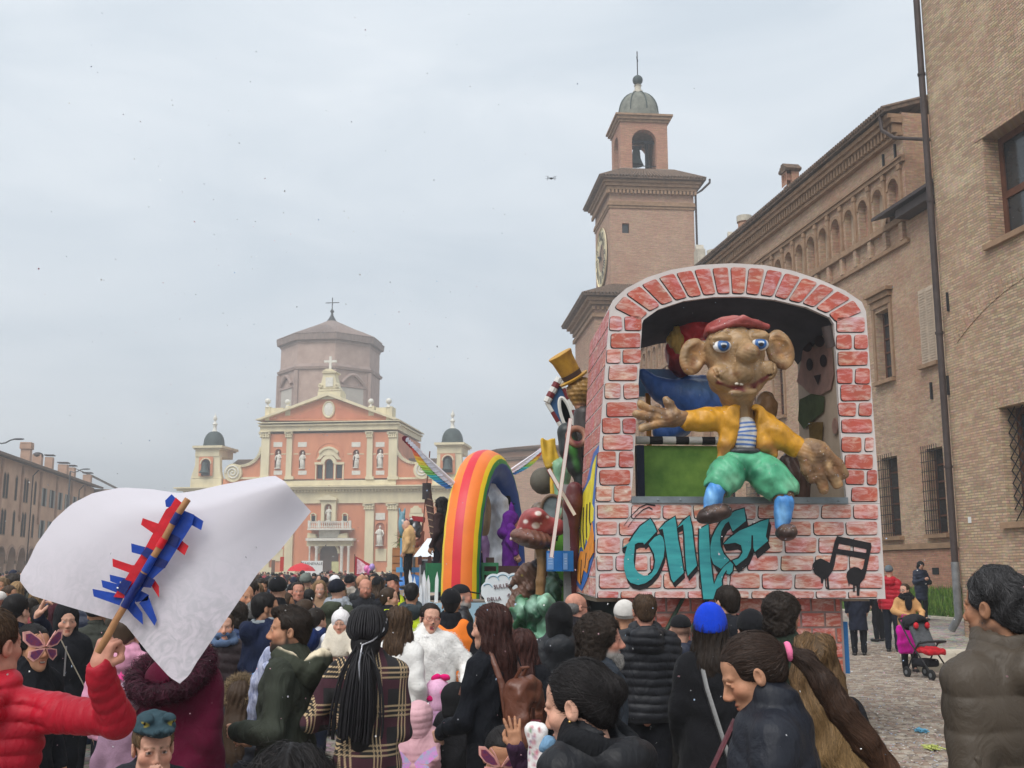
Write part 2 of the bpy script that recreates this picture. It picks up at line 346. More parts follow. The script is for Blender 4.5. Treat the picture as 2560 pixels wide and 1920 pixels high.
for(xx,zz)in((-25.1,8.75),(-25.35,6.6)):MB().box(xx-.02,xx+.02,-.06,-.003,zz-.25,zz+.25,0,None).build('wall_anchor',M_iron,T)
# ================================================================== PALACE WITH ARCADED FRIEZE
fp=Fr(sr(0,20.5),-90+9.12)
T=thing('palace','long brick palace with arched frieze and dentil cornice behind the grass bank','palace',fp.o,fp.yaw)
XR,XL=-35.45,-76.
acx=[-36.37-1.215*i for i in range(31)]
holes=[arch(c-.36,c+.36,14.95,16.55)for c in acx]
blind=[i%2==1 for i in range(31)]
mb=MB().holed([(XL,13.75),(XR,13.75),(XR,18.9),(XL,18.9)],holes,0,.3)
mb.box(XL,XR,.55,12,13.75,18.85)
mb.box(XR-.02,XR,0,.55,13.75,18.85)
mb.build('upper_wall',M_pal,T)
for c,b in zip(acx,blind):
 MB().prism(arch(c-.36,c+.36,14.95,16.55),.26 if b else.29,.5).build('niche_back',M_plas if b else M_bel,T)
 if not b:bx('niche_window',M_glass,T,c+.04,c+.30,.20,.255,15.1,16.1)
 MB().prism(arch(c-.47,c+.47,14.95,16.68),-.03,-.003).build('arch_moulding',M_trim,T)if False else None
 a=MB();n_=10
 for i in range(n_):
  t0,t1=pi*i/n_,pi*(i+1)/n_
  a.prism([(c+.36*cos(t0),16.19+.36*sin(t0)),(c+.48*cos(t0),16.19+.48*sin(t0)),(c+.48*cos(t1),16.19+.48*sin(t1)),(c+.36*cos(t1),16.19+.36*sin(t1))],-.045,-.003)
 a.build('arch_moulding',M_trim,T)
 p=MB();xx=c+.6075
 p.box(xx-.085,xx+.085,-.09,-.003,15.0,16.85);p.box(xx-.12,xx+.12,-.12,-.003,16.7,16.9);p.box(xx-.11,xx+.11,-.12,-.003,14.9,15.05)
 p.build('pilaster',M_trim,T)
 MB().box(xx-.12,xx+.12,-.16,-.003,13.95,14.62).build('pilaster_base',M_pal,T)
for nm,z0,z1,pr in(('sill_course',14.64,14.86,.2),('base_course',13.78,13.93,.14),('architrave',16.92,17.06,.13),('architrave',17.07,17.15,.2),('cornice',17.92,18.05,.22),('cornice',18.42,18.58,.46),('cornice',18.59,18.76,.58)):
 bx(nm,M_trim,T,XL,XR+.05,-pr,-.003,z0,z1)
dm=MB().box(-.07,.07,-.36,-.004,18.07,18.40).mesh('dentil',M_trim)
for i in range(150):
 o=mkobj('dentil',dm,T);o.location.x=XR-.1-i*.27
ro=MB();ro.add([(XL,-.75,18.78),(XR+.1,-.75,18.78),(XR+.1,6,20.9),(XL,6,20.9),(XL,-.75,18.9),(XR+.1,-.75,18.9),(XR+.1,6,21.0),(XL,6,21.0)],[(0,1,2,3)[::-1],(4,5,6,7),(0,1,5,4),(1,2,6,5),(0,4,7,3),(3,7,6,2)])
for i in range(200):
 xx=XR+.05-i*.2
 if xx<XL:break
 ro.tube([(xx,-.82,18.93),(xx,5.9,21.03)],.085,6)
ro.build('roof',M_tile,T)
lw=[(-38.3,-37.2,9.05,11.75),(-38.5,-37.3,3.15,6.1),(-35.25,-34.2,3.15,6.1),(-34.98,-34.12,9.1,11.8)]+[(-38.3-3.35*i,-37.2-3.35*i,9.05,11.75)for i in range(1,11)]+[(-38.5-3.35*i,-37.3-3.35*i,3.15,6.1)for i in range(1,11)]
mb=MB().holed([(XL,.5),(-27,.5),(-27,14.6),(XR,14.6),(XR,13.75),(XL,13.75)],[rect(*w)for w in lw],.0,.4)
mb.box(XL,-27,.9,12,.5,13.7);mb.build('lower_wall',M_pal,T)
bx('plinth',M_bel,T,XL,-27.05,-.08,-.003,.6,2.6);bx('string_course',M_trim,T,XL,-27.1,-.17,-.003,2.63,2.82)
bx('rear_wall',M_pal,T,XR+.02,-27,1.2,9,14.62,18.9)
le=MB();le.add([(-36.8,-.75,14.95),(-27,-.75,14.95),(-27,1.25,15.55),(-36.8,1.25,15.55),(-36.8,-.75,15.07),(-27,-.75,15.07),(-27,1.25,15.67),(-36.8,1.25,15.67)],[(3,2,1,0),(4,5,6,7),(0,1,5,4),(0,4,7,3),(3,7,6,2),(1,2,6,5)])
le.box(XR+.05,-27,-.55,-.003,14.62,14.93);le.build('lean_to_roof',M_gut,T)
for k,w in enumerate(lw):
 if k==3:
  for s_ in(0,1):
   xa=w[0]-.05+s_*.5;sh=bx('shutter',M_shut,T,xa,xa+.48,-.06,-.02,w[2],w[3])
   for j in range(26):MB().box(xa+.05,xa+.43,-.085,-.055,w[2]+.12+j*.097,w[2]+.17+j*.097).build('slat',M_shut,sh)
  bx('sill',M_trim,T,w[0]-.2,w[1]+.2,-.2,-.003,w[2]-.16,w[2]-.02);continue
 f=MB();f.box(w[0],w[0]+.07,.3,.38,w[2],w[3]);f.box(w[1]-.07,w[1],.3,.38,w[2],w[3])
 for t in(0,.2,.4,.6,.8):f.box(w[0]+.07,w[1]-.07,.3,.37,w[2]+(w[3]-w[2])*t,w[2]+(w[3]-w[2])*t+.06)
 wd=f.build('window',M_wood,T);bx('pane',M_glass,wd,w[0]+.07,w[1]-.07,.345,.36,w[2],w[3])
 bx('sill',M_trim,T,w[0]-.18,w[1]+.18,-.2,-.003,w[2]-.16,w[2]-.02)
 if w[2]>8:
  p=MB();p.box(w[0]-.2,w[0]-.03,-.07,-.003,w[2],w[3]+.15);p.box(w[1]+.03,w[1]+.2,-.07,-.003,w[2],w[3]+.15);p.box(w[0]-.2,w[1]+.2,-.085,-.003,w[3]+.16,w[3]+.4);p.box(w[0]-.35,w[1]+.35,-.3,-.003,w[3]+.62,w[3]+.76);p.box(w[0]-.26,w[1]+.26,-.18,-.003,w[3]+.42,w[3]+.6)
  p.build('window_surround',M_trim,T)
 else:
  g=MB()
  for i in range(8):xx=w[0]+.03+i*(w[1]-w[0]-.06)/7;g.tube([(xx,-.22,w[2]-.02),(xx,-.22,w[3]+.1)],.014,5)
  for i in range(9):zz=w[2]+.1+i*.34;g.tube([(w[0],-.235,zz),(w[1],-.235,zz)],.014,5)
  g.build('grille',M_iron,T)
bx('vent',M_dark,T,-35.2,-34.8,-.1,-.082,1.75,1.98)
for xx,zz in((-34.6,8.1),(-36.0,17.5),(-36.9,17.45)):bx('wall_anchor',M_iron,T,xx-.035,xx+.035,-.08,-.003,zz-.3,zz+.3)
gp=MB().tube([(XR-.3,-.7,18.75),(XR-.25,-.7,18.2),(XR+.25,-.5,17.7),(XR+1.2,.9,17.3),(-34.2,1.05,16.8),(-34.2,1.05,15.5)],.07,8).build('gutter_pipe',M_gut,T,True)
def chimney(fr,px_,pyb,pyt,yoff,w,kind,label,m):
 x,zb=fr.px(px_,pyb,yoff);_,zt=fr.px(px_,pyt,yoff)
 t=thing('chimney',label,'chimney',fr.M@Vector((x,yoff,zb-1.5)),fr.yaw,'chimneys on the palace roof');h=zt-zb+1.5
 if kind=='round':
  MB().lathe([(w/2,0),(w/2,h-.35),(w/2+.06,h-.33),(w/2+.06,h),(w/2-.12,h),(w/2-.12,h-.4)],n=18).build('stack',m,t,True)
  MB().lathe([(w/2+.065,h-.32),(w/2+.075,h+.03),(w/2-.1,h+.03)],n=18).build('cap',M_stone,t,True)
 else:
  bx('stack',m,t,-w/2,w/2,-w/2,w/2,0,h-1.0)
  k=MB().holed(rect(-w*.62,w*.62,h-1.0,h-.3),[rect(-w*.4,-w*.05,h-.75,h-.4),rect(w*.05,w*.4,h-.75,h-.4)],-w*.62,.25)
  k.box(-w*.62,w*.62,-w*.62+.26,w*.62,h-1.0,h-.3);k.build('cowl',m,t)
  r_=MB();r_.prism([(-w*.75,h-.3),(w*.75,h-.3),(w*.75,h-.2),(0,h+.1),(-w*.75,h-.2)],-w*.75,w*.75)
  for i in range(6):xx=-w*.7+i*w*.28;r_.tube([(xx,-w*.8,h-.2+.3*(1-abs(xx)/(w*.75))),(xx,w*.8,h-.2+.3*(1-abs(xx)/(w*.75)))],.1,6)
  r_.build('tiled_cap',M_tile,t)
chimney(fp,1978,498,415,1.2,.52,'sq','square brick chimney with twin openings and tiled cap on palace roof',M_bel)
chimney(fp,1862,590,541,2.0,.72,'round','taller round brick chimney with grey cap above palace eave',M_bel)
chimney(fp,1787,652,628,3.0,.85,'round','short round brick chimney beside the clock tower',M_bel)
for px_,a,b,w in((1832,650,590,.8),(1750,662,622,.9)):
 x,zb=fp.px(px_,a,6);_,zt=fp.px(px_,b,6)
 M_=MB();M_.box(x-w/2,x+w/2,5.7,6.3,zb-3,zt-.5);M_.prism([(x-w/2,zt-.5),(x+w/2,zt-.5),(x+w/2,zt-.1),(x+w/4,zt-.1),(x,zt+.35),(x-w/4,zt-.1),(x-w/2,zt-.1)],5.7,6.3)
 o=M_.build('merlon',M_stone);o.matrix_world=fp.M;tag(o,'pale stone merlon rising behind the round chimneys' if px_>1800 else 'worn merlon standing right beside the clock tower wall','merlon','castle merlons')
# ================================================================== CLOCK TOWER
c0=at(1527,700,82)
ft=Fr((c0.x,c0.y),5.12)
T=thing('clock_tower','brick clock tower with open belfry, green dome and iron cross','tower',ft.o,ft.yaw)
def sq(mb,e,z0,z1,m=0,w=6.8):return mb.box(-e,w+e,-e,w+e,z0,z1,m)
mb=MB();h=[rect(.97,1.55,28.15,28.96)]
mb.holed(rect(0,6.8,22,32.4),h,0,.3);mb.box(0,6.8,.31,6.8,22,32.4);mb.box(-.001,0,0,.31,22,32.4);mb.box(6.8,6.801,0,.31,22,32.4)
mb.build('shaft',M_tow,T);bx('shaft_window',M_glass,T,.97,1.55,.27,.3,28.15,28.96)
mb=MB();sq(mb,.08,30.2,30.4);sq(mb,.16,30.41,30.6);sq(mb,.12,30.61,30.75);sq(mb,.22,31.7,31.95);sq(mb,.38,31.96,32.2);sq(mb,.54,32.21,32.42);mb.build('cornice',M_trim,T)
dmt=MB().box(-.09,.09,-.12,.12,-.14,.14).mesh('dentil',M_trim)
for i in range(24):
 o=mkobj('dentil',dmt,T);o.location=(-.1+i*.304,-.22,31.5)
 o=mkobj('dentil',dmt,T);o.location=(-.22,-.1+i*.304,31.5)
def pyramid(mb,e,z0,z1,cx,cy,ins,w=6.8):
 b=[(-e,-e,z0),(w+e,-e,z0),(w+e,w+e,z0),(-e,w+e,z0)];t=[(cx-ins,cy-ins,z1),(cx+ins,cy-ins,z1),(cx+ins,cy+ins,z1),(cx-ins,cy+ins,z1)]
 mb.add(b+[(x,y,z0+.12)for x,y,_ in b]+t,[(3,2,1,0),(0,1,5,4),(1,2,6,5),(2,3,7,6),(3,0,4,7),(4,5,9,8),(5,6,10,9),(6,7,11,10),(7,4,8,11),(8,9,10,11)])
mb=MB();pyramid(mb,.85,32.45,34.0,3.4,3.4,2.1)
for i in range(34):
 xx=-.8+i*.255;k=abs(xx-3.4)/4.4;q=.4+.6*0
 mb.tube([(xx,-.9,32.6),(3.4+(xx-3.4)*.5,1.2,33.95)],.1,5);mb.tube([(-.9,xx,32.6),(1.2,3.4+(xx-3.4)*.5,33.95)],.1,5)
mb.build('tile_roof',M_tile,T)
bc=3.15;bw=1.95
mb=MB();oh=arch(bc-1.0,bc+1.0,33.9,37.4)
bf=MB();bf.holed(rect(bc-bw,bc+bw,33.6,38.4),[oh],bc-bw,.6)
for k in range(4):
 M=Matrix.Translation((bc,bc,0))@Matrix.Rotation(pi/2*k,4,'Z')@Matrix.Translation((-bc,-bc,0))
 mb.add([M@Vector(v)for v in bf.v],bf.f)
mb.box(bc-bw+.02,bc-bw+.6,bc-bw+.02,bc-bw+.6,33.6,38.4);mb.box(bc+bw-.6,bc+bw-.02,bc-bw+.02,bc-bw+.6,33.6,38.4);mb.box(bc-bw+.02,bc-bw+.6,bc+bw-.6,bc+bw-.02,33.6,38.4);mb.box(bc+bw-.6,bc+bw-.02,bc+bw-.6,bc+bw-.02,33.6,38.4)
mb.build('belfry',M_bel,T)
mb=MB()
for e,z0,z1 in((.12,38.0,38.2),(.28,38.21,38.45),(.42,38.46,38.62)):mb.box(bc-bw-e,bc+bw+e,bc-bw-e,bc+bw+e,z0,z1)
mb.build('belfry_cornice',M_trim,T)
mb=MB();mb.box(bc-bw-.1,bc-.9,bc-bw-.1,bc-bw-.003,33.55,34.0);mb.box(bc+.9,bc+bw+.1,bc-bw-.1,bc-bw-.003,33.55,34.0);mb.build('belfry_base',M_stone,T)
mb=MB();mb.lathe([(1.78,38.6),(1.78,39.25)]+[(1.72*cos(pi/2*i/8),39.4+2.05*sin(pi/2*i/8))for i in range(8)]+[(.3,41.5)],(bc,bc,0),24);mb.build('dome',M_copl,T,True)
for k in range(8):
 a=2*pi*k/8+.2;MB().tube([(bc+1.74*cos(a)*cos(pi/2*i/8),bc+1.74*sin(a)*cos(pi/2*i/8),39.41+2.07*sin(pi/2*i/8))for i in range(8)],.05,5).build('dome_rib',M_copper,T)
MB().lathe([(.45,40.2),(.42,40.4),(.28,40.5),(.26,40.85),(.33,40.9),(.2,41.0)],(bc,bc,1.2),14).build('finial',M_stone,T,True)
MB().ball((bc,bc,42.6),.44).build('finial_ball',M_copper,T,'all')
mb=MB();mb.tube([(bc,bc,42.9),(bc,bc,45.2)],.05,6);mb.tube([(bc-.12,bc-.42,44.5),(bc+.12,bc+.42,44.5)],.05,6);mb.build('cross',M_iron,T)
b_=MB().lathe([(.06,36.0),(.25,35.95),(.33,35.6),(.36,35.1),(.52,34.65),(.6,34.5),(.5,34.5)],(bc-.25,bc,.55),18).build('bell',M_copper,T,True)
mb=MB();mb.box(bc-1.6,bc+1.6,bc-.1,bc+.1,37.0,37.2);mb.box(bc+.5,bc+.75,bc-.1,bc+.1,34,37.0);mb.box(bc-.7,bc+.2,bc-.12,bc+.12,36.45,36.7);mb.build('bell_frame',M_iron,T)
mb=MB();mb.box(bc-1.0,bc+1.0,bc-bw+.2,bc-bw+.26,34.3,34.36);mb.box(bc-1.0,bc+1.0,bc-bw+.2,bc-bw+.26,34.05,34.1);mb.build('railing',M_iron,T)
ck=MB().lathe([(0,0),(2.45,0),(2.45,.09)],n=40,M=Matrix.Translation((-.1,3.4,27.05))@Matrix.Rotation(-pi/2,4,'Y'));cd=ck.build('clock_dial',M_cream,T)
MB().lathe([(0,.03),(1.15,.03)],n=32,M=Matrix.Translation((-.1,3.4,27.05))@Matrix.Rotation(-pi/2,4,'Y')).build('dial_centre',mat('dial stone',srgb(168,142,122),.9,.1,2,.2),cd)
RN=['XII','I','II','III','IIII','V','VI','VII','VIII','IX','X','XI']
for k in range(12):
 a=2*pi*k/12;q=MB();n_=len(RN[k]);M=Matrix.Translation((-.2,3.4,27.05))@Matrix.Rotation(-a,4,'X')
 for j,ch in enumerate(RN[k]):
  yy=-(j-(n_-1)/2)*.22
  if ch=='I':q.box(-.01,.01,yy-.04,yy+.04,1.45,2.15,0,M)
  else:
   for sg in(1,-1):
    M2=M@Matrix.Translation((0,yy,1.8))@Matrix.Rotation(sg*.27,4,'X')@Matrix.Translation((0,.1*sg if ch=='V' else 0,0))
    q.box(-.01-.004*sg,.01-.004*sg,-.035,.035,-.36,.36,0,M2)
 q.build('numeral',M_iron,cd)
for a,ln,w,nm in((R(-310),1.9,.09,'minute_hand'),(R(-70),1.35,.12,'hour_hand')):
 M=Matrix.Translation((-.24,3.4,27.05))@Matrix.Rotation(a,4,'X');MB().prism([(-w,-.4),(w,-.4),(w*.7,ln*.7),(0,ln),(-w*.7,ln*.7)],-.02,.02,0,M@Matrix.Rotation(pi/2,4,'Z')).build(nm,M_iron,cd)
MB().tube([(7.9,-.95,32.5),(7.9,-.95,32.2),(7.35,-.5,31.7),(6.95,-.1,31.5),(6.95,-.1,22)],.09,8).build('gutter_pipe',M_gut,T,True)
mb=MB();mb.box(-1.6,8.4,-1.6,8.4,0,22.1);mb.build('base_stage',M_tow,T)
mb=MB();mb.box(-1.8,8.6,-1.8,8.6,20.9,21.2);mb.box(-2.0,8.8,-2.0,8.8,21.85,22.1);mb.box(-2.25,9.05,-2.25,9.05,22.11,22.35);mb.build('base_cornice',M_trim,T)
for i in range(30):
 o=mkobj('dentil',dmt,T);o.location=(-1.7+i*.35,-1.72,21.6)
 o=mkobj('dentil',dmt,T);o.location=(-1.72,-1.7+i*.35,21.6)
mb=MB();pyramid(mb,2.6,22.4,23.9,3.4,3.4,3.35)
for i in range(44):
 xx=-2.5+i*.272;mb.tube([(xx,-2.65,22.55),(3.4+(xx-3.4)*.56,-.02,23.9)],.1,5);mb.tube([(-2.65,xx,22.55),(-.02,3.4+(xx-3.4)*.56,23.9)],.1,5)
mb.build('base_roof',M_tile,T)
# ================================================================== FAR CASTLE RANGE (behind rainbow)
ff=Fr(at(1235,1400,140).xy,0)
T=thing('castle_range','dark brick castle range rising behind the rainbow arch','castle',ff.o,ff.yaw)
zt=ff.px(1300,1122)[1]
mb=MB();mb.lathe([(7.5,0),(7.5,zt-.2)],(7.0,5,0),20);mb.box(2,30,4,30,0,zt-.3);mb.build('wall',M_tow,T,True)
mb=MB();mb.lathe([(7.55,zt-1.6),(7.75,zt-1.55),(7.75,zt-1.2),(7.55,zt-1.15)],(7,5,0),20);mb.lathe([(7.5,zt-.5),(8.2,zt-.3),(8.3,zt),(0,zt+1.2)],(7,5,0),20);mb.box(2,30,3.4,30,zt-.29,zt);mb.build('cornice',M_trimd,T,True)
for i in range(12):
 a=pi+.25+i*.24;MB().box(-.3,.3,-.04,.1,6,8,0,Matrix.Translation((7+7.5*cos(a),5+7.5*sin(a),0))@Matrix.Rotation(a-pi/2+pi,4,'Z')).build('window',M_glass,T)
# ================================================================== CHURCH
cc=at(823,1400,165)
fc=Fr((cc.x,cc.y),-8)
T=thing('church','orange and cream baroque church with octagonal drum at the end of the square','church',fc.o,fc.yaw)
def zc(x,y,off=0):return fc.px(440+x*.446,700+y*.446,off)
def xz(x0,x1,y0,y1,off=0):
 a=zc(x0,y1,off);b=zc(x1,y0,off);return a[0],b[0],a[1],b[1]
def cb(name,m,x0,x1,y0,y1,f,b=.3,par=None):
 q=xz(x0,x1,y0,y1,-f);return bx(name,m,par or T,q[0],q[1],-f,b,q[2],q[3])
zz=lambda y,off=0:zc(858,y,off)[1]
xx_=lambda x,off=0:zc(x,1000,off)[0]
G0=0.
XLm,XRm=xx_(62),xx_(1668)
bx('lower_wall',M_stuc,T,XLm,XRm,0,25,0,zz(1160))
bx('plinth',M_cream,T,XLm-.1,XRm+.1,-.35,-.003,0,1.6)
for nm,a,b,pr in(('frieze',1176,1252,.25),('cornice',1164,1175.5,1.0),('cornice',1156,1163.5,1.35)):
 bx(nm,M_cream,T,XLm-pr,XRm+pr,-pr,-.003,zz(b),zz(a))
dmc=MB().box(-.14,.14,-.62,-.26,-.16,.16).mesh('modillion',M_cream)
for i in range(90):
 o=mkobj('modillion',dmc,T);o.location=(XLm+.3+i*(XRm-XLm-.6)/89,0,zz(1182))
def capital(x0,x1,yt,yb,f,par):
 q=xz(x0,x1,yt,yb,-f);w=q[1]-q[0];h=q[3]-q[2];c=(q[0]+q[1])/2;m_=MB()
 m_.box(q[0]-.12,q[1]+.12,-f-.3,-f-.003,q[3]-h*.16,q[3])
 for r_ in range(2):
  for i in range(4):xx=q[0]+(i+.5)*w/4;m_.ball((xx,-f-.08,q[2]+h*(.25+.32*r_)),(w*.14,.16,h*.2),8,5)
 for sg in(-1,1):m_.ball((c+sg*w*.48,-f-.15,q[3]-h*.28),(w*.14,.2,h*.16),8,6)
 m_.build('capital',M_cream,par,'all')
for x0,x1 in((208,268),(470,532),(600,660),(1052,1110),(1182,1243),(1452,1510)):
 p=cb('pilaster',M_cream,x0,x1,1252,1660,.45);capital(x0,x1,1252,1292,.46,p)
 q=xz(x0,x1,1640,1690,-.55);bx('pilaster_base',M_cream,p,q[0]-.15,q[1]+.15,-.62,-.003,0,2.3)
cb('attic',M_cream,600,1232,1118,1154,.3,4);cb('side_attic',M_stuc,262,600,1112,1156,.02,4);cb('side_attic',M_stuc,1232,1450,1112,1156,.02,4)
q=xz(472,1240,850,1118);mb=MB()
def nich(x0,x1,y0,y1):
 a=xz(x0,x1,y0,y1);return arch(a[0],a[1],a[2],a[3])
hs=[nich(551,591,946,1056),nich(688,726,952,1056),nich(990,1027,950,1052),nich(1124,1162,942,1050)]
wa=xz(786,936,1036,1120);wc_=nich(832,884,1002,1120)
hs2=[rect(*xz(787,822,1036,1119)),nich(834,883,1003,1119),rect(*xz(895,932,1034,1118))]
mb.holed(rect(q[0],q[1],q[2],q[3]),hs+hs2,0,.9);mb.box(q[0],q[1],.95,16,q[2],q[3]);mb.build('upper_wall',M_stuc,T)
for x0,x1 in((470,526),(612,652),(1065,1103),(1188,1240)):
 p=cb('pilaster',M_cream,x0,x1,850,1118,.4);capital(x0,x1,850,888,.41,p)
 q2=xz(x0,x1,1100,1118,-.5);bx('pilaster_base',M_cream,p,q2[0]-.12,q2[1]+.12,-.55,-.003,q2[2],q2[3])
cb('entablature',M_cream,470,1242,800,850,.45,16);cb('cornice',M_cream,462,1248,806,812,.8,16);cb('cornice',M_cream,455,1254,788,799,1.1,16)
def zpoly(pts,off=0):return[zc(x,y,off)for x,y in pts]
MB().prism(zpoly([(478,788),(1236,788),(858,655)]),-.2,14).build('pediment_wall',M_stuc,T)
for pts in([(455,788),(482,788),(860,652),(860,634)],[(1256,783),(1228,786),(860,652),(860,634)]):MB().prism(zpoly(pts),-1.0,14).build('raking_cornice',M_cream,T)
for pts in([(640,776),(820,776),(820,712)],[(900,776),(1078,776),(900,712)]):
 a_=zpoly(pts);MB().prism(a_,-.26,-.202).build('pediment_panel',mat('stucco panel',srgb(205,128,96),.9,.08,.5,.15,6),T)
m_=MB();c_=zc(859,727);rx_=(zc(889,727)[0]-zc(829,727)[0])/2;rz_=(zc(859,684)[1]-zc(859,770)[1])/2
m_.ball((c_[0],-.25,c_[1]),(rx_,.22,rz_),20,10);md=m_.build('medallion',M_statue,T,'all')
MB().tube([(c_[0]+rx_*cos(a),-.3,c_[1]+rz_*sin(a))for a in[2*pi*i/24 for i in range(25)]],.16,6,0,False).build('frame',M_cream,md,True)
for x,y,r in((515,680,17),(626,684,16),(1093,680,16),(1193,679,17)):
 a=zc(x,y);rr=r*.446*165/2700;m_=MB();m_.ball((a[0],0,a[1]),rr,14,9);m_.lathe([(rr*.9,-rr*2.1),(rr*.5,-rr*1.7),(rr*.35,-rr*.9)],(a[0],0,a[1]),12);m_.build('finial_ball',M_statue,T,'all')
cb('gable_pier',M_cream,497,526,710,788,.25,2);cb('gable_pier',M_cream,1178,1212,708,788,.25,2);cb('gable_parapet',M_cream,526,600,716,788,.1,2);cb('gable_parapet',M_cream,1120,1178,714,788,.1,2)
cb('gable_pier',M_cream,612,642,706,760,.25,2);cb('gable_pier',M_cream,1078,1110,704,760,.25,2)
cb('crown_base',M_cream,793,922,622,668,.5,2.5);cb('crown_base',M_cream,798,917,610,621.5,.3,2.4)
MB().prism(zpoly([(800,609),(812,590),(824,540),(824,520),(892,520),(892,540),(905,590),(917,609)]),-.1,1.8).build('crown_block',M_cream,T)
cb('crown_panel',M_statue,838,880,545,597,.25);cb('crown_cornice',M_cream,818,898,511,519.5,.4,2)
MB().prism(zpoly([(822,511),(894,511),(872,498),(844,498)]),-.2,1.6).build('crown_cap',M_cream,T)
for sg,x in((-1,812),(1,905)):
 a=zc(x,594);MB().tube([(a[0]+sg*.0+.35*cos(t)*(1-t/14),-.3,a[1]+.35*sin(t)*(1-t/14))for t in[i*.5 for i in range(18)]],.1,6).build('crown_scroll',M_cream,T,True)
a=zc(858,498);b=zc(858,424);w=.42
m_=MB();m_.box(a[0]-.17,a[0]+.17,.5,.75,a[1],b[1]);zz_=a[1]+(b[1]-a[1])*.62;m_.box(a[0]-1.0,a[0]-.171,.5,.75,zz_-.17,zz_+.17);m_.box(a[0]+.171,a[0]+1.0,.5,.75,zz_-.17,zz_+.17);m_.build('gable_cross',M_statue,T)
def statue(x,y0,y1,seed,par=T,yf=.25):
 a=zc(x,y1);b=zc(x,y0);h=b[1]-a[1];rr=random.Random(seed);m_=MB();lean=rr.uniform(-.06,.06)*h
 pts=[(a[0]+lean*t*(1-t)*3,yf,a[1]+h*t)for t in(0,.12,.3,.45,.58,.7,.78,.82)]
 m_.tube(pts,[h*k for k in(.15,.135,.125,.12,.13,.135,.10,.045)],10)
 m_.ball((a[0],yf-.05,a[1]+h*.91),(h*.055,h*.06,h*.085),10,7)
 sg=1 if rr.random()>.5 else-1
 m_.tube([(a[0]+sg*h*.12,yf,a[1]+h*.75),(a[0]+sg*h*.2,yf-.2,a[1]+h*.6),(a[0]+sg*h*.04,yf-.4,a[1]+h*.56)],[h*.045,h*.04,h*.03],7)
 m_.tube([(a[0]-sg*h*.12,yf,a[1]+h*.75),(a[0]-sg*h*.2,yf-.15,a[1]+h*.58),(a[0]-sg*h*.15,yf-.3,a[1]+h*.45)],[h*.045,h*.04,h*.03],7)
 for i in range(7):an=-pi*i/6;m_.tube([(a[0]+h*.145*cos(an),yf+h*.14*sin(an),a[1]+.03),(a[0]+h*.12*cos(an)+lean,yf+h*.12*sin(an),a[1]+h*.5)],h*.022,5)
 m_.box(a[0]-h*.17,a[0]+h*.17,yf-h*.2,yf+h*.16,a[1]-h*.05,a[1]+.01)
 return m_.build('statue',M_statue,par,'all')
for i,(x,y0,y1)in enumerate(((570,958,1054),(707,960,1054),(1008,957,1050),(1143,950,1049))):
 statue(x,y0,y1,i);cb('plaque',M_statue,x-24,x+26,908,936,.06);cb('plaque',M_statue,x-23,x+25,1068,1092,.06)
 q2=xz(x-22,x+22,940,1058);bx('niche_back',mat('niche stucco',srgb(178,112,86),.9,.1,1,.2),T,q2[0],q2[1],.8,.9,q2[2],q2[3]);cb('niche_band',M_cream,x-48,x-22,972,978,.05);cb('niche_band',M_cream,x+20,x+46,972,978,.05)
for hpoly in hs2:
 xs_=[p[0]for p in hpoly];zs_=[p[1]for p in hpoly];x0,x1,z0,z1=min(xs_),max(xs_),min(zs_),max(zs_)
 f=MB();f.box(x0,x1,.5,.56,z0+(z1-z0)*.5,z0+(z1-z0)*.5+.06)
 for k in range(1,4):f.box(x0+(x1-x0)*k/4-.03,x0+(x1-x0)*k/4+.03,.5,.57,z0,z1)
 for k in range(1,9):f.box(x0,x1,.505,.565,z0+(z1-z0)*k/9-.02,z0+(z1-z0)*k/9+.02)
 wd=f.build('window',M_grey,T);MB().prism(hpoly,.6,.62).build('pane',mat('church glass',srgb(96,104,108),.3,.2,1,0),wd)
for x0,x1 in((779,787),(822,834),(883,895),(932,941)):cb('window_post',M_cream,x0,x1,1034,1119,.14)
cb('window_head',M_cream,776,832,1020,1034,.22);cb('window_head',M_cream,886,942,1020,1034,.22)
def ring(name,x,y,r0,r1,a0,a1,f,m=M_cream,par=None,b=.0):
 c_=zc(x,y);k=.446*165/2700;m_=MB();n_=14
 for i in range(n_):
  t0,t1=a0+(a1-a0)*i/n_,a0+(a1-a0)*(i+1)/n_
  m_.prism([(c_[0]+r_*k*cos(t),c_[1]+r_*k*sin(t))for r_,t in((r0,t0),(r1,t0),(r1,t1),(r0,t1))],-f,b-.003)
 return m_.build(name,m,par or T)
ring('window_arch',858,1028,25,46,0,pi,.25);ring('window_pediment',858,1000,54,66,.5,pi-.5,.5);ring('blind_arch',859,990,76,84,0,pi,.08,M_stuc)
MB().prism(zpoly([(790,1008),(806,985),(806,958),(822,945),(895,945),(911,958),(911,985),(928,1008),(905,1006),(886,985),(830,985),(812,1006)]),-.3,-.003).build('window_crest',M_cream,T)
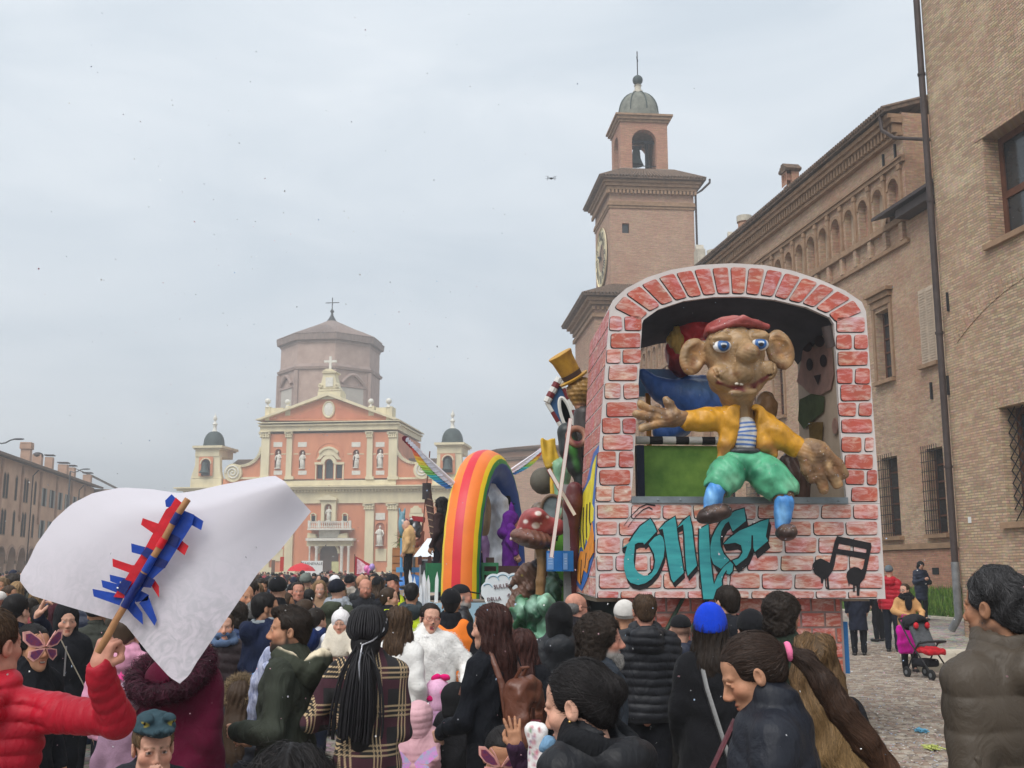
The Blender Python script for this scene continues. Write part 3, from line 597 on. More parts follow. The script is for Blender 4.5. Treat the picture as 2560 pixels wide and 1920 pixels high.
for sg,ex,ey,cxs,cys,r in((-1,472,935,325,1082,52),(1,1242,930,1384,1066,50)):
 pts=[];
 for i in range(15):
  t=i/14;ang=pi/2*t;pts.append((ex+sg*(abs(cxs-ex)-30)*(1-cos(ang)),ey+(cys-45-ey)*sin(ang)))
 out=pts+[(cxs,cys-r),(cxs,1116),(ex,1116)]
 MB().prism(zpoly(out),.0,2.5).build('volute_wall',M_stuc,T)
 inn=[(x-sg*14,y+10)for x,y in pts]
 for i in range(14):MB().prism(zpoly([pts[i],pts[i+1],(pts[i+1][0]-sg*10,pts[i+1][1]+14),(pts[i][0]-sg*14,pts[i][1]+4)]),-.3,1).build('volute_band',M_cream,T)
 c_=zc(cxs,cys);k=.446*165/2700
 MB().lathe([(0,.5),(r*k,.5),(r*k,-1.5)],n=28,M=Matrix.Translation((c_[0],0,c_[1]))@Matrix.Rotation(pi/2,4,'X')).build('volute_disc',M_cream,T,True)
 MB().tube([(c_[0]+sg*(r*k*.82)*(1-t/16)*cos(t),-.55,c_[1]+(r*k*.82)*(1-t/16)*sin(t))for t in[i*.4 for i in range(38)]],.13,6).build('volute_spiral',M_statue,T,True)
 cb('volute_base',M_cream,min(ex,cxs+sg*r),max(ex,cxs+sg*r),1104,1117,.25,2)
for x0,x1 in((245,445),(1270,1472)):
 MB().prism(zpoly([(x0,1060),(x1,1060),(x1,1010 if x0<800 else 992),(x1 if x0<800 else x1,990 if x0<800 else 1000),(x0+48 if x0<800 else x1-20,992 if x0<800 else 985),(x0,1026 if x0<800 else 985)]),4,22).build('aisle_roof',M_tile,T)
for c,e in((173,0),(1529,-18)):
 g=lambda y:y+e*(1 if y<1100 else.6)
 cb('turret_base',M_cream,c-94,c+82,g(1112),g(1168),.3,6)
 MB().prism(zpoly([(c-92,g(1111)),(c+82,g(1111)),(c+72,g(1070)),(c+70,g(945)),(c-64,g(945)),(c-68,g(1040)),(c-82,g(1080))]),.1,1.0).build('turret_scroll',M_cream,T)
 q2=xz(c-48,c+36,g(990),g(1100),-.1);hp=nich(c-33,c+22,g(1005),g(1098))
 m_=MB();m_.holed(rect(q2[0],q2[1],q2[2],q2[3]),[hp],-.12,.5);tp=m_.build('turret_wall',M_stuc,T)
 MB().prism(hp,.085,.099).build('turret_opening',M_dark,T)
 ring('turret_arch',c-5,g(1030),28,34,0,pi,.22);a=zc(c-5,g(1075))
 MB().lathe([(.1,1.6),(.35,1.5),(.45,.9),(.55,.4),(.85,.0)],(a[0],-.0,a[1]-.2),12,0,Matrix.Translation((0,-.6,0))).build('bell',M_copper,T,True)
 cb('turret_wall',M_cream,c-66,c+70,g(942),g(990),.02,5.5)
 cb('turret_cornice',M_cream,c-82,c+86,g(926),g(942),.6,6);cb('turret_cornice',M_cream,c-74,c+78,g(943),g(950),.3,6)
 a=zc(c+2,g(922));rr=60*.446*165/2700;hh_=(zc(c,g(836))[1]-a[1])
 MB().lathe([(rr*1.05,-.1),(rr*1.02,.3)]+[(rr*cos(pi/2*i/9)**.85,.3+(hh_-.3)*sin(pi/2*i/9))for i in range(9)]+[(.2,hh_)],(a[0],2.6,a[1]),24).build('turret_dome',M_copper,T,True)
 MB().lathe([(.5,0),(.3,.3),(.25,.9),(.42,1.2),(.2,1.5),(.12,1.7),(.32,2.0),(.3,2.3),(.1,2.6),(.02,3.0)],(a[0],2.6,a[1]+hh_-.1),10).build('turret_finial',M_statue,T,True)
q=xz(805,912,1480,1690,0);dz1=zz(1480)
MB().prism(arch(q[0],q[1],0,dz1),-.12,-.06).build('door',M_oak,T)
ring('door_arch',858,1533,53,66,0,pi,.4)
for x0,x1 in((741,757),(776,800),(918,941),(958,978)):
 q2=xz(x0,x1,1500,1690,-.8);m_=MB();cx_=(q2[0]+q2[1])/2;rr=(q2[1]-q2[0])/2
 m_.lathe([(rr*1.5,0),(rr*1.5,1.2),(rr*1.15,1.3),(rr,1.6),(rr*.88,zz(1510)),(rr*1.3,zz(1498)),(rr*1.4,zz(1492))],(cx_,-1.0,0),12);m_.build('portal_column',M_statue,T,True)
cb('portal_entablature',M_cream,732,988,1462,1492,.9);cb('portal_cornice',M_statue,726,994,1446,1461.5,1.6)
MB().prism(zpoly([(745,1446),(800,1446),(790,1425),(750,1418)]),-1.0,-.003).build('portal_scroll',M_cream,T);MB().prism(zpoly([(915,1446),(972,1446),(966,1418),(925,1425)]),-1.0,-.003).build('portal_scroll',M_cream,T)
cb('portal_plaque',M_statue,800,915,1402,1445,.5);cb('balcony_slab',M_statue,735,982,1390,1401,1.8);cb('balcony_rail',M_statue,738,979,1352,1360,1.7,-1.4)
for i in range(22):
 a=zc(745+i*10.8,1389,-1.6);b=zc(745+i*10.8,1361,-1.6)
 h_=b[1]-a[1];MB().lathe([(.1,0),(.13,h_*.3),(.06,h_*.6),(.1,h_)],(a[0],-1.6,a[1]),8).build('baluster',M_statue,T,True)
for x in(738,793,925,967):cb('balcony_pier',M_statue,x,x+13,1348,1389,1.75,-1.3)
for x0 in(753,930):cb('balcony_window',M_dark,x0+6,x0+28,1322,1352,.05);ring('balcony_window_frame',x0+17,1322,12,17,0,pi,.2);cb('balcony_window_frame',M_cream,x0,x0+6,1312,1352,.2);cb('balcony_window_frame',M_cream,x0+28,x0+34,1312,1352,.2)
hp=nich(838,882,1256,1352);q2=xz(820,906,1236,1352);m_=MB();m_.holed(rect(q2[0],q2[1],q2[2],q2[3]),[hp],-.8,.7);m_.box(q2[0],q2[0]+.02,-.8,0,q2[2],q2[3]);m_.box(q2[1]-.02,q2[1],-.8,0,q2[2],q2[3]);m_.build('niche_frame',M_cream,T)
MB().prism(zpoly([(810,1236),(912,1236),(912,1226),(861,1206),(810,1226)]),-1.15,-.003).build('niche_pediment',M_cream,T);statue(861,1268,1350,11,T,-.45)
for x,c in((1145,0),(565,0)):
 hp=nich(x-27,x+27,1360,1488);q2=xz(x-33,x+33,1290,1600);m_=MB();m_.holed(rect(*xz(x-33,x+33,1352,1490,-.2)),[hp],-.2,.18);m_.build('niche_panel',M_stuc,T)
 MB().prism(hp,-.018,-.006).build('niche_back',MATS['niche stucco'],T);statue(x,1375,1486,int(x),T,-.3);cb('plaque',M_statue,x-27,x+27,1305,1344,.12);cb('plaque',M_cream,x-28,x+35,1506,1576,.12)
for x in(1347,372):
 cb('side_window_frame',M_cream,x-40,x+40,1308,1328,.25);cb('side_window_frame',M_cream,x-30,x-14,1328,1400,.2);cb('side_window_frame',M_cream,x+14,x+30,1328,1400,.2);cb('side_window',M_dark,x-14,x+14,1312+16,1400,.05)
 MB().prism(zpoly([(x-34,1307),(x+34,1307),(x+30,1280),(x+18,1276),(x+10,1266),(x-10,1266),(x-18,1276),(x-30,1280)]),-.3,-.003).build('side_window_crest',M_cream,T)
DO=28.
def zd(x,y):return fc.px(440+x*.446,700+y*.446,DO)
dc=zd(863,600)[0];kd=.446*(165+DO)/2700
def octa(mb,r0,z0,r1,z1):
 a=[(2*pi*i/8+pi/8)for i in range(8)]
 mb.add([(dc+r0*cos(t),DO+r0*sin(t),z0)for t in a]+[(dc+r1*cos(t),DO+r1*sin(t),z1)for t in a],[(i,(i+1)%8,(i+1)%8+8,i+8)for i in range(8)]+[tuple(range(8))[::-1],tuple(range(8,16))])
rd=284*kd;Z=lambda y:zd(863,y)[1]
mb=MB();octa(mb,rd*1.0,Z(1000),rd,Z(546));octa(mb,rd*.99,Z(545),rd*.985,Z(380));mb.build('drum',M_drum,T)
mb=MB();octa(mb,rd*1.04,Z(545),rd*1.06,Z(532));octa(mb,rd*1.02,Z(531),rd*1.0,Z(515));octa(mb,rd*1.0,Z(405),rd*1.01,Z(398));mb.build('drum_cornice',mat('drum trim',srgb(164,142,132),.9,.15,1,.3,5),T)
mb=MB();octa(mb,rd*1.07,Z(388),rd*1.085,Z(358));octa(mb,rd*1.085,Z(357),.6,Z(228));mb.build('drum_roof',mat('drum tile',srgb(142,124,116),.9,.2,2,.5,8,stretch=(1,1,.3)),T)
for i in range(8):
 t=2*pi*(i+.5)/8+pi/8
 for j in range(-11,12):
  u=j/11.5;ta=2*pi*i/8+pi/8;tb=2*pi*(i+1)/8+pi/8;f_=(u+1)/2
  p0=Vector((dc+rd*1.085*(cos(ta)*(1-f_)+cos(tb)*f_),DO+rd*1.085*(sin(ta)*(1-f_)+sin(tb)*f_),Z(357)+.05))
  if p0.y>DO+2:continue
  ap=Vector((dc,DO,Z(228)));kk=1-abs(u)*.75;MB().tube([p0,p0.lerp(ap+(p0-ap)*.0+Vector((0,0,0)),.97*kk)],.16,4).build('roof_rib',MATS['drum tile'],T)
m_=MB();m_.lathe([(.9,0),(.6,.5),(.3,1.0),(.2,1.5),(.4,1.9),(.12,2.3)],(dc,DO,Z(232)),12);z0=Z(232)+2.2;m_.tube([(dc,DO,z0),(dc,DO,Z(100))],.085,6);zt_=Z(128);m_.tube([(dc-1.3,DO,zt_),(dc+1.3,DO,zt_)],.085,6);m_.build('drum_cross',M_iron,T)
rf=rd*cos(pi/8)
for sg,k in((-1,5),(1,6)):
 t=2*pi*(5.5 if sg<0 else 6.5)/8+pi/8-.0
 t=-pi/2+sg*pi/4
 M=Matrix.Translation((dc+rf*cos(t),DO+rf*sin(t),0))@Matrix.Rotation(t+pi/2,4,'Z')
 MB().box(-2.2,2.2,-.15,.2,Z(745),Z(640),0,M).build('blocked_window',mat('grey panel',srgb(186,180,170),.9,.06,1,0),T)
 f=MB();f.box(-2.7,2.7,-.3,.1,Z(639),Z(628),0,M);f.box(-2.6,-2.21,-.22,.1,Z(745),Z(640),0,M);f.box(2.21,2.6,-.22,.1,Z(745),Z(640),0,M)
 f.tube([M@Vector((-2.2+4.4*i/10,-.3,Z(618)+1.6*sin(pi*i/10)))for i in range(11)],.35,6);f.build('window_surround',MATS['drum trim'],T)
for i in range(8):
 t=2*pi*i/8+pi/8
 if sin(t)<.3:MB().tube([(dc+rd*1.0*cos(t),DO+rd*sin(t),Z(800)),(dc+rd*1.0*cos(t),DO+rd*sin(t),Z(550))],.5,6).build('drum_pier',MATS['drum trim'],T)
# ================================================================== LEFT ARCADE BUILDING
fl=Fr(sr(0,-31),90+9.12)
T=thing('arcade_building','long ochre palazzo with arcade and arched windows on the left','building',fl.o,fl.yaw)
X0,X1,HT=82.,146.,12.3
bays=[(X0+1.2+i*3.4)for i in range(18)]
hol=[arch(b,b+2.7,0,4.1)for b in bays]
mb=MB().holed(rect(X0,X1,0,HT),hol,0,.7);mb.box(X0,X1,4.2,12,0,HT-.1);mb.box(X0,X1,.71,4.19,4.4,HT-.1);mb.box(X1-.02,X1,.71,4.19,0,HT-.1);mb.build('wall',M_left,T)
for i,b in enumerate(bays):
 c=b+1.35;m_=MB()
 for k in range(10):
  t0,t1=pi*k/10,pi*(k+1)/10;m_.prism([(c+1.35*cos(t0),2.75+1.35*sin(t0)),(c+1.62*cos(t0),2.75+1.62*sin(t0)),(c+1.62*cos(t1),2.75+1.62*sin(t1)),(c+1.35*cos(t1),2.75+1.35*sin(t1))],-.1,-.003)
 m_.build('arch_ring',M_leftp,T)
 MB().box(c-2.08,c-1.4,-.14,-.003,2.5,2.8).build('impost',M_trim,T)
 long=i<11
 for zb,hh_ in((5.2,2.3),(8.6,2.3)):
  if long:
   for dx in((-.45,.45)if i%2 else(0,)):
    wd=MB().prism(arch(c+dx-.3,c+dx+.3,zb,zb+hh_),-.03,-.003).build('window',M_dark,T);MB().prism(arch(c+dx-.42,c+dx+.42,zb-.1,zb+hh_+.15),-.02,-.001).build('frame',M_trim,wd)
  else:
   wd=bx('window',M_dark,T,c-.5,c+.5,-.03,-.003,zb,zb+1.9)
   for sg in(-1,1):bx('shutter',mat('grey shutter',srgb(150,152,148),.7,.1,4,0),wd,c+sg*.55-.02 if sg>0 else c-1.07,c+1.07 if sg>0 else c-.53,-.08,-.035,zb,zb+1.9)
 if i%2==0:
  MB().box(c+1.5,c+1.9,-.2,-.003,7.2,12.1).build('pilaster',M_leftp,T);MB().prism([(c+1.4,7.2),(c+2.0,7.2),(c+1.8,6.6),(c+1.6,6.6)],-.22,-.003).build('corbel',M_leftp,T)
 elif i%3==0:MB().tube([(c+1.7,-.15,0),(c+1.7,-.15,11.4),(c+1.9,-.6,12.0)],.07,6).build('downpipe',M_gut,T)
ro=MB();ro.add([(X0,-1.0,HT-.1),(X1+.6,-1.0,HT-.1),(X1+.6,6,HT+1.2),(X0,6,HT+1.2),(X0,-1.0,HT+.15),(X1+.6,-1.0,HT+.15),(X1+.6,6,HT+1.4),(X0,6,HT+1.4)],[(3,2,1,0),(4,5,6,7),(0,1,5,4),(1,2,6,5),(0,4,7,3),(3,7,6,2)]);ro.build('roof',M_tile,T)
for px_,a,b,w,lb in((64,1160,1105,.9,'tall flared chimney on the left arcade roof'),(93,1165,1130,.9,'domed-cap chimney, second along the left arcade roof'),(122,1175,1136,.8,'plain flat-capped chimney, third along the left roof'),(157,1190,1155,1.0,'wide flat-capped chimney, fourth along the left roof'),(176,1200,1162,.95,'flat-capped chimney close beside the street lamp'),(217,1220,1180,.95,'small square chimney at the far end of the left roof')):
 yo=.6;x,zb=fl.px(px_,a,yo);zt_=fl.px(px_,b,yo)[1]
 t=thing('chimney',lb,'chimney',fl.M@Vector((x,yo,zb-1.2)),fl.yaw,'chimneys on the left roof');h=zt_-zb+1.2
 m_=MB();m_.box(-w/2,w/2,-w/2,w/2,0,h*.9);m_.box(-w*.62,w*.62,-w*.62,w*.62,h*.80,h*.95)if px_==64 else None;m_.build('stack',M_leftp,t)
 if px_==93:MB().ball((0,0,h*.88),(w*.62,w*.62,.35),12,6).build('cap',M_gut,t,'all')
 else:bx('cap',M_gut if px_!=64 else M_leftp,t,-w*.6,w*.6,-w*.6,w*.6,h*.96,h)
T=thing('far_house','brick house with tiled roof beyond the end of the left arcade','house',fl.o,fl.yaw)
bx('wall',M_drum,T,146.5,158,-2,10,0,12.2)
ro=MB();ro.add([(146.2,-2.8,12.1),(158.5,-2.8,12.1),(158.5,3,15),(146.2,3,15)],[(0,1,2,3),(3,2,1,0)]);ro.build('roof',M_tile,T)
for i in range(3):bx('window',M_dark,T,148+i*3.6,149+i*3.6,-2.03,-2.003,8,9.8)
for k,(px_,py_,Y,lb)in enumerate(((176,1178,100,'grey street lamp with curved arm in front of the left chimneys'),(-8,1105,72,'grey street lamp whose curved arm enters at the left edge'))):
 p=at(px_,py_,Y);t=thing('street_lamp',lb,'street lamp',(p.x,p.y,0),0,'street lamps on the square')
 MB().tube([(0,0,0),(0,0,p.z)],[.13,.08],8).build('pole',M_grey,t,True)
 MB().tube([(0,0,p.z),(.3,0,p.z-.1),(.6,0,p.z-.05),(.9,0,p.z+.12),(1.2,0,p.z+.2)],.05,6).build('arm',M_grey,t,True)
 MB().ball((1.45,0,p.z+.2),(.4,.14,.07),10,6).build('lamp_head',M_grey,t,'all')
for i,(px_,Y,w,h)in enumerate(((2335,21,.9,.35),(2430,20.5,.6,.4),(2372,23,2.2,.22))):
 x=(px_-CX)/FPX*Y*.98;m_=MB();m_.tube([(x-w/2,Y,gz(x,Y)+h*.4),(x-w*.3,Y,gz(x,Y)+h*.5),(x+w*.3,Y,gz(x,Y)+h*.5),(x+w/2,Y,gz(x,Y)+h*.4)],[h*.45,h*.6,h*.62,h*.4],7)
 tag(m_.build('stone_block',M_stone),('worn white stone block lying left of the grey haired man','rounded white stone block partly behind the grey haired man','long low stone kerb block below the downpipe')[i],'stone')
# ================================================================== SCULPTING ENGINE (signed distance fields -> one continuous mesh)
def _rot(p,c,rot):
 X,Y,Z=p[0]-c[0],p[1]-c[1],p[2]-c[2]
 if rot is None:return X,Y,Z
 m=rot
 return(m[0][0]*X+m[1][0]*Y+m[2][0]*Z,m[0][1]*X+m[1][1]*Y+m[2][1]*Z,m[0][2]*X+m[1][2]*Y+m[2][2]*Z)
def rotm(x=0,y=0,z=0):
 return[list(r)for r in Euler((R(x),R(y),R(z))).to_matrix()]
def ell(c,r,rot=None,puff=None):
 if not isinstance(r,(tuple,list)):r=(r,r,r)
 def f(p):
  X,Y,Z=_rot(p,c,rot)
  k0=np.sqrt((X/r[0])**2+(Y/r[1])**2+(Z/r[2])**2)+1e-6;k1=np.sqrt((X/r[0]**2)**2+(Y/r[1]**2)**2+(Z/r[2]**2)**2)+1e-6
  d=k0*(k0-1)/k1
  if puff:d=d-puff[0]*np.abs(np.sin(pi*(p[2]+puff[2]*np.abs(p[0])+.006*np.sin(17*p[0]+9*p[1]))/puff[1]))**.75
  return d
 m=max(r)if rot is not None else None
 lo=[c[i]-(m or r[i])for i in range(3)];hi=[c[i]+(m or r[i])for i in range(3)]
 return f,lo,hi
def cap(a,b,ra,rb=None,puff=None,sq=1.):
 rb=ra if rb is None else rb;a=tuple(a);b=tuple(b)
 ab=[b[i]-a[i]for i in range(3)];L2=sum(x*x for x in ab)+1e-12;Ln=sqrt(L2)
 def f(p):
  X,Y,Z=p[0]-a[0],p[1]-a[1],p[2]-a[2]
  t=np.clip((X*ab[0]+Y*ab[1]+Z*ab[2])/L2,0,1)
  d=np.sqrt((X-t*ab[0])**2+((Y-t*ab[1])*sq)**2+(Z-t*ab[2])**2)-(ra+t*(rb-ra))
  if puff:d=d-puff[0]*np.abs(np.sin(pi*(t*Ln+.02+.004*np.sin(40*p[0]+30*p[1]))/puff[1]))**.45
  return d
 m=max(ra,rb)+.02
 return f,[min(a[i],b[i])-m for i in range(3)],[max(a[i],b[i])+m for i in range(3)]
def rbox(c,h,r=.01,rot=None):
 def f(p):
  X,Y,Z=_rot(p,c,rot);qx,qy,qz=np.abs(X)-h[0]+r,np.abs(Y)-h[1]+r,np.abs(Z)-h[2]+r
  return np.sqrt(np.maximum(qx,0)**2+np.maximum(qy,0)**2+np.maximum(qz,0)**2)+np.minimum(np.maximum(qx,np.maximum(qy,qz)),0)-r
 m=sqrt(sum(x*x for x in h))if rot is not None else 0
 return f,[c[i]-max(h[i],m)for i in range(3)],[c[i]+max(h[i],m)for i in range(3)]
def tor(c,R0,r,rot=None,sx=1.,sz=1.):
 def f(p):
  X,Y,Z=_rot(p,c,rot);q=np.sqrt((X/sx)**2+Y**2)-R0
  return np.sqrt(q*q+(Z/sz)**2)-r
 m=R0*max(1,sx)+r
 return f,[c[i]-m for i in range(3)],[c[i]+m for i in range(3)]
class SDF:
 def __init__(s,h):s.h=h;s.ops=[];s.disp=None;s.paints=[]
 def u(s,prim,k=.012):s.ops.append(('u',prim,k));return s
 def cut(s,prim,k=.006):s.ops.append(('s',prim,k));return s
 def chain(s,pts,rs,k=.012,puff=None,sq=1.):
  for i in range(len(pts)-1):s.u(cap(pts[i],pts[i+1],rs[i],rs[i+1],puff,sq),k)
  return s
 def paint(s,prim,col,soft=.004):s.paints.append((prim,col,soft));return s
 def solve(s):
  h=s.h;m=3*h
  lo=np.min([o[1][1]for o in s.ops if o[0]=='u'],axis=0)-m-.015;hi=np.max([o[1][2]for o in s.ops if o[0]=='u'],axis=0)+m+.015
  n=np.maximum(4,np.ceil((hi-lo)/h).astype(int)+1);s.lo=lo;s.n=n
  F=np.full(n,1.,np.float32)
  ax=[(lo[i]+h*np.arange(n[i])).astype(np.float32)for i in range(3)]
  for op,(f,a,b),k in s.ops:
   mm=k+2.5*h
   i0=np.maximum(0,np.floor((np.array(a)-mm-lo)/h).astype(int));i1=np.minimum(n,np.ceil((np.array(b)+mm-lo)/h).astype(int)+1)
   if(i1<=i0).any():continue
   sl=tuple(slice(i0[i],i1[i])for i in range(3))
   p=(ax[0][sl[0]][:,None,None],ax[1][sl[1]][None,:,None],ax[2][sl[2]][None,None,:])
   d=f(p);A=F[sl]
   if op=='u':
    q=np.maximum(k-np.abs(A-d),0)/k;F[sl]=np.minimum(A,d)-q*q*k*.25
   else:
    q=np.maximum(k-np.abs(A+d),0)/k;F[sl]=np.maximum(A,-d)+q*q*k*.25
  if s.disp is not None:
   F+=s.disp((ax[0][:,None,None],ax[1][None,:,None],ax[2][None,None,:])).astype(np.float32)
  s.F=F;return s
 def mesh(s,base=(.5,.5,.5)):
  s.solve();F=s.F;h=s.h;S_=F<0
  c=S_.astype(np.int8);cnt=sum(c[i:F.shape[0]-1+i,j:F.shape[1]-1+j,k:F.shape[2]-1+k]for i in(0,1)for j in(0,1)for k in(0,1))
  mix=(cnt>0)&(cnt<8);ijk=np.argwhere(mix);N=len(ijk)
  idx=np.full(mix.shape,-1,np.int32);idx[mix]=np.arange(N)
  cor=[(i,j,k)for i in(0,1)for j in(0,1)for k in(0,1)]
  v={q:F[ijk[:,0]+q[0],ijk[:,1]+q[1],ijk[:,2]+q[2]]for q in cor}
  acc=np.zeros((N,3),np.float32);ct=np.zeros(N,np.float32)
  for a in cor:
   for d in range(3):
    if a[d]:continue
    b=list(a);b[d]=1;va,vb=v[a],v[tuple(b)];m=(va<0)!=(vb<0)
    t=np.where(m,va/np.where(m,va-vb,1),0)
    for e in range(3):acc[:,e]+=np.where(m,a[e]+(t if e==d else 0),0)
    ct+=m
  V=s.lo+h*(ijk+acc/np.maximum(ct,1)[:,None])
  Q=[]
  for axn in range(3):
   e1,e2=(axn+1)%3,(axn+2)%3
   sa=[slice(1,-1)]*3;sb=[slice(1,-1)]*3;sa[axn]=slice(0,-1);sb[axn]=slice(1,None)
   A,B=S_[tuple(sa)],S_[tuple(sb)];w=np.argwhere(A!=B)
   if not len(w):continue
   ins=A[w[:,0],w[:,1],w[:,2]];g=w.copy();g[:,e1]+=1;g[:,e2]+=1
   def cell(o1,o2):
    q=g.copy();q[:,e1]+=o1;q[:,e2]+=o2
    return idx[q[:,0],q[:,1],q[:,2]]
   quad=np.stack([cell(-1,-1),cell(0,-1),cell(0,0),cell(-1,0)],1)
   quad[~ins]=quad[~ins][:,::-1];Q.append(quad)
  Q=np.concatenate(Q)
  C=np.tile(np.array(base,np.float32),(N,1));p=(V[:,0],V[:,1],V[:,2])
  for(f,a,b),col,soft in s.paints:
   w=np.clip(.5-f(p)/(2*soft),0,1)[:,None];C=C*(1-w)+np.array(col,np.float32)*w
  return V.astype(np.float32),Q,C
def xf(V,M):
 A=np.array(M);return V@A[:3,:3].T.astype(np.float32)+A[:3,3].astype(np.float32)
def join(parts):
 V,Q,C,b=[],[],[],0
 for v,q,c in parts:V.append(v);Q.append(q+b);C.append(c);b+=len(v)
 return np.concatenate(V),np.concatenate(Q),np.concatenate(C)
def npmesh(name,V,Q,C,mats,smooth=True,mi=None):
 me=bpy.data.meshes.new(name);n,m=len(V),len(Q);w=Q.shape[1]
 me.vertices.add(n);me.vertices.foreach_set('co',np.ascontiguousarray(V,np.float32).ravel())
 me.loops.add(m*w);me.loops.foreach_set('vertex_index',np.ascontiguousarray(Q,np.int32).ravel())
 me.polygons.add(m);me.polygons.foreach_set('loop_start',np.arange(0,m*w,w,dtype=np.int32))
 me.polygons.foreach_set('use_smooth',np.full(m,smooth))
 if C is not None:
  ca=me.color_attributes.new('Col','FLOAT_COLOR','POINT');ca.data.foreach_set('color',np.concatenate([C,np.ones((n,1),np.float32)],1).astype(np.float32).ravel())
 for mt in(mats if isinstance(mats,(list,tuple))else[mats]):me.materials.append(mt)
 if mi is not None:me.polygons.foreach_set('material_index',mi)
 me.update(calc_edges=True);me.validate();return me
def sobj(name,sdf,base,m,parent=None):
 return mkobj(name,npmesh(name,*sdf.mesh(base),m),parent)
def vcol(name,rough=.6,spec=.3,var=.1,scale=40.,bump=.1,bscale=80.,sss=0,sheen=0,stretch=(1,1,1),bdist=.004,coord='Object'):
 if name in MATS:return MATS[name]
 m,t,p=nodes(name);N=t.nodes.new;l=t.links.new
 at_=N('ShaderNodeAttribute');at_.attribute_name='Col';c=N('ShaderNodeTexCoord');mpp=N('ShaderNodeMapping');mpp.inputs['Scale'].default_value=stretch;l(c.outputs[coord],mpp.inputs[0])
 n1=N('ShaderNodeTexNoise');n1.inputs['Scale'].default_value=scale;n1.inputs['Detail'].default_value=4;l(mpp.outputs[0],n1.inputs['Vector'])
 mr=N('ShaderNodeMapRange');mr.inputs['From Min'].default_value=.25;mr.inputs['From Max'].default_value=.75;mr.inputs['To Min'].default_value=1-var;mr.inputs['To Max'].default_value=1+var;l(n1.outputs['Fac'],mr.inputs[0])
 mm=N('ShaderNodeVectorMath');mm.operation='SCALE';l(at_.outputs['Color'],mm.inputs[0]);l(mr.outputs[0],mm.inputs['Scale']);l(mm.outputs[0],p.inputs['Base Color'])
 p.inputs['Roughness'].default_value=rough;p.inputs['Specular IOR Level'].default_value=spec
 if sss:p.inputs['Subsurface Weight'].default_value=sss;p.inputs['Subsurface Radius'].default_value=(.012,.005,.003);p.inputs['Subsurface Scale'].default_value=1.
 if sheen:p.inputs['Sheen Weight'].default_value=sheen
 if bump:
  n2=N('ShaderNodeTexNoise');n2.inputs['Scale'].default_value=bscale;n2.inputs['Detail'].default_value=3;l(mpp.outputs[0],n2.inputs['Vector'])
  b=N('ShaderNodeBump');b.inputs['Strength'].default_value=bump;b.inputs['Distance'].default_value=bdist;l(n2.outputs['Fac'],b.inputs['Height']);l(b.outputs[0],p.inputs['Normal'])
 MATS[name]=m;return m
M_skin=vcol('skin',.62,.22,.2,26,.3,120,sss=.0,bdist=.003)
M_hair=vcol('hair strands',.55,.22,.15,25,0)
M_paper=vcol('papier mache',.42,.4,.34,9,.7,18,bdist=.014,stretch=(1,1,.6))
def wrinkle(amp,sc,seed=0):
 rr=random.Random(seed);T_=[]
 for i in range(5):
  a,b=rr.uniform(0,6.3),rr.uniform(-.5,.5);k=sc*rr.uniform(.6,1.7);T_.append((k*cos(a)*cos(b),k*sin(a)*cos(b),k*sin(b)+k*.4,rr.uniform(0,6.3)))
 def f(p):
  a=0
  for i,(x,y,z,ph)in enumerate(T_):a=a+np.sin(x*p[0]+y*p[1]+z*p[2]+ph+1.5*np.sin(.6*y*p[0]+.5*x*p[2]+ph))
  q=np.abs(np.sin(sc*.55*(p[2]+.5*p[0]+.3*p[1])+2.2*np.sin(sc*.3*p[0]+seed)+1.3*np.sin(sc*.33*p[1]+2)+1.1*np.sin(sc*.21*p[2])))
  return-amp*(a/2.5+1.1*q**3-.3)
 return f
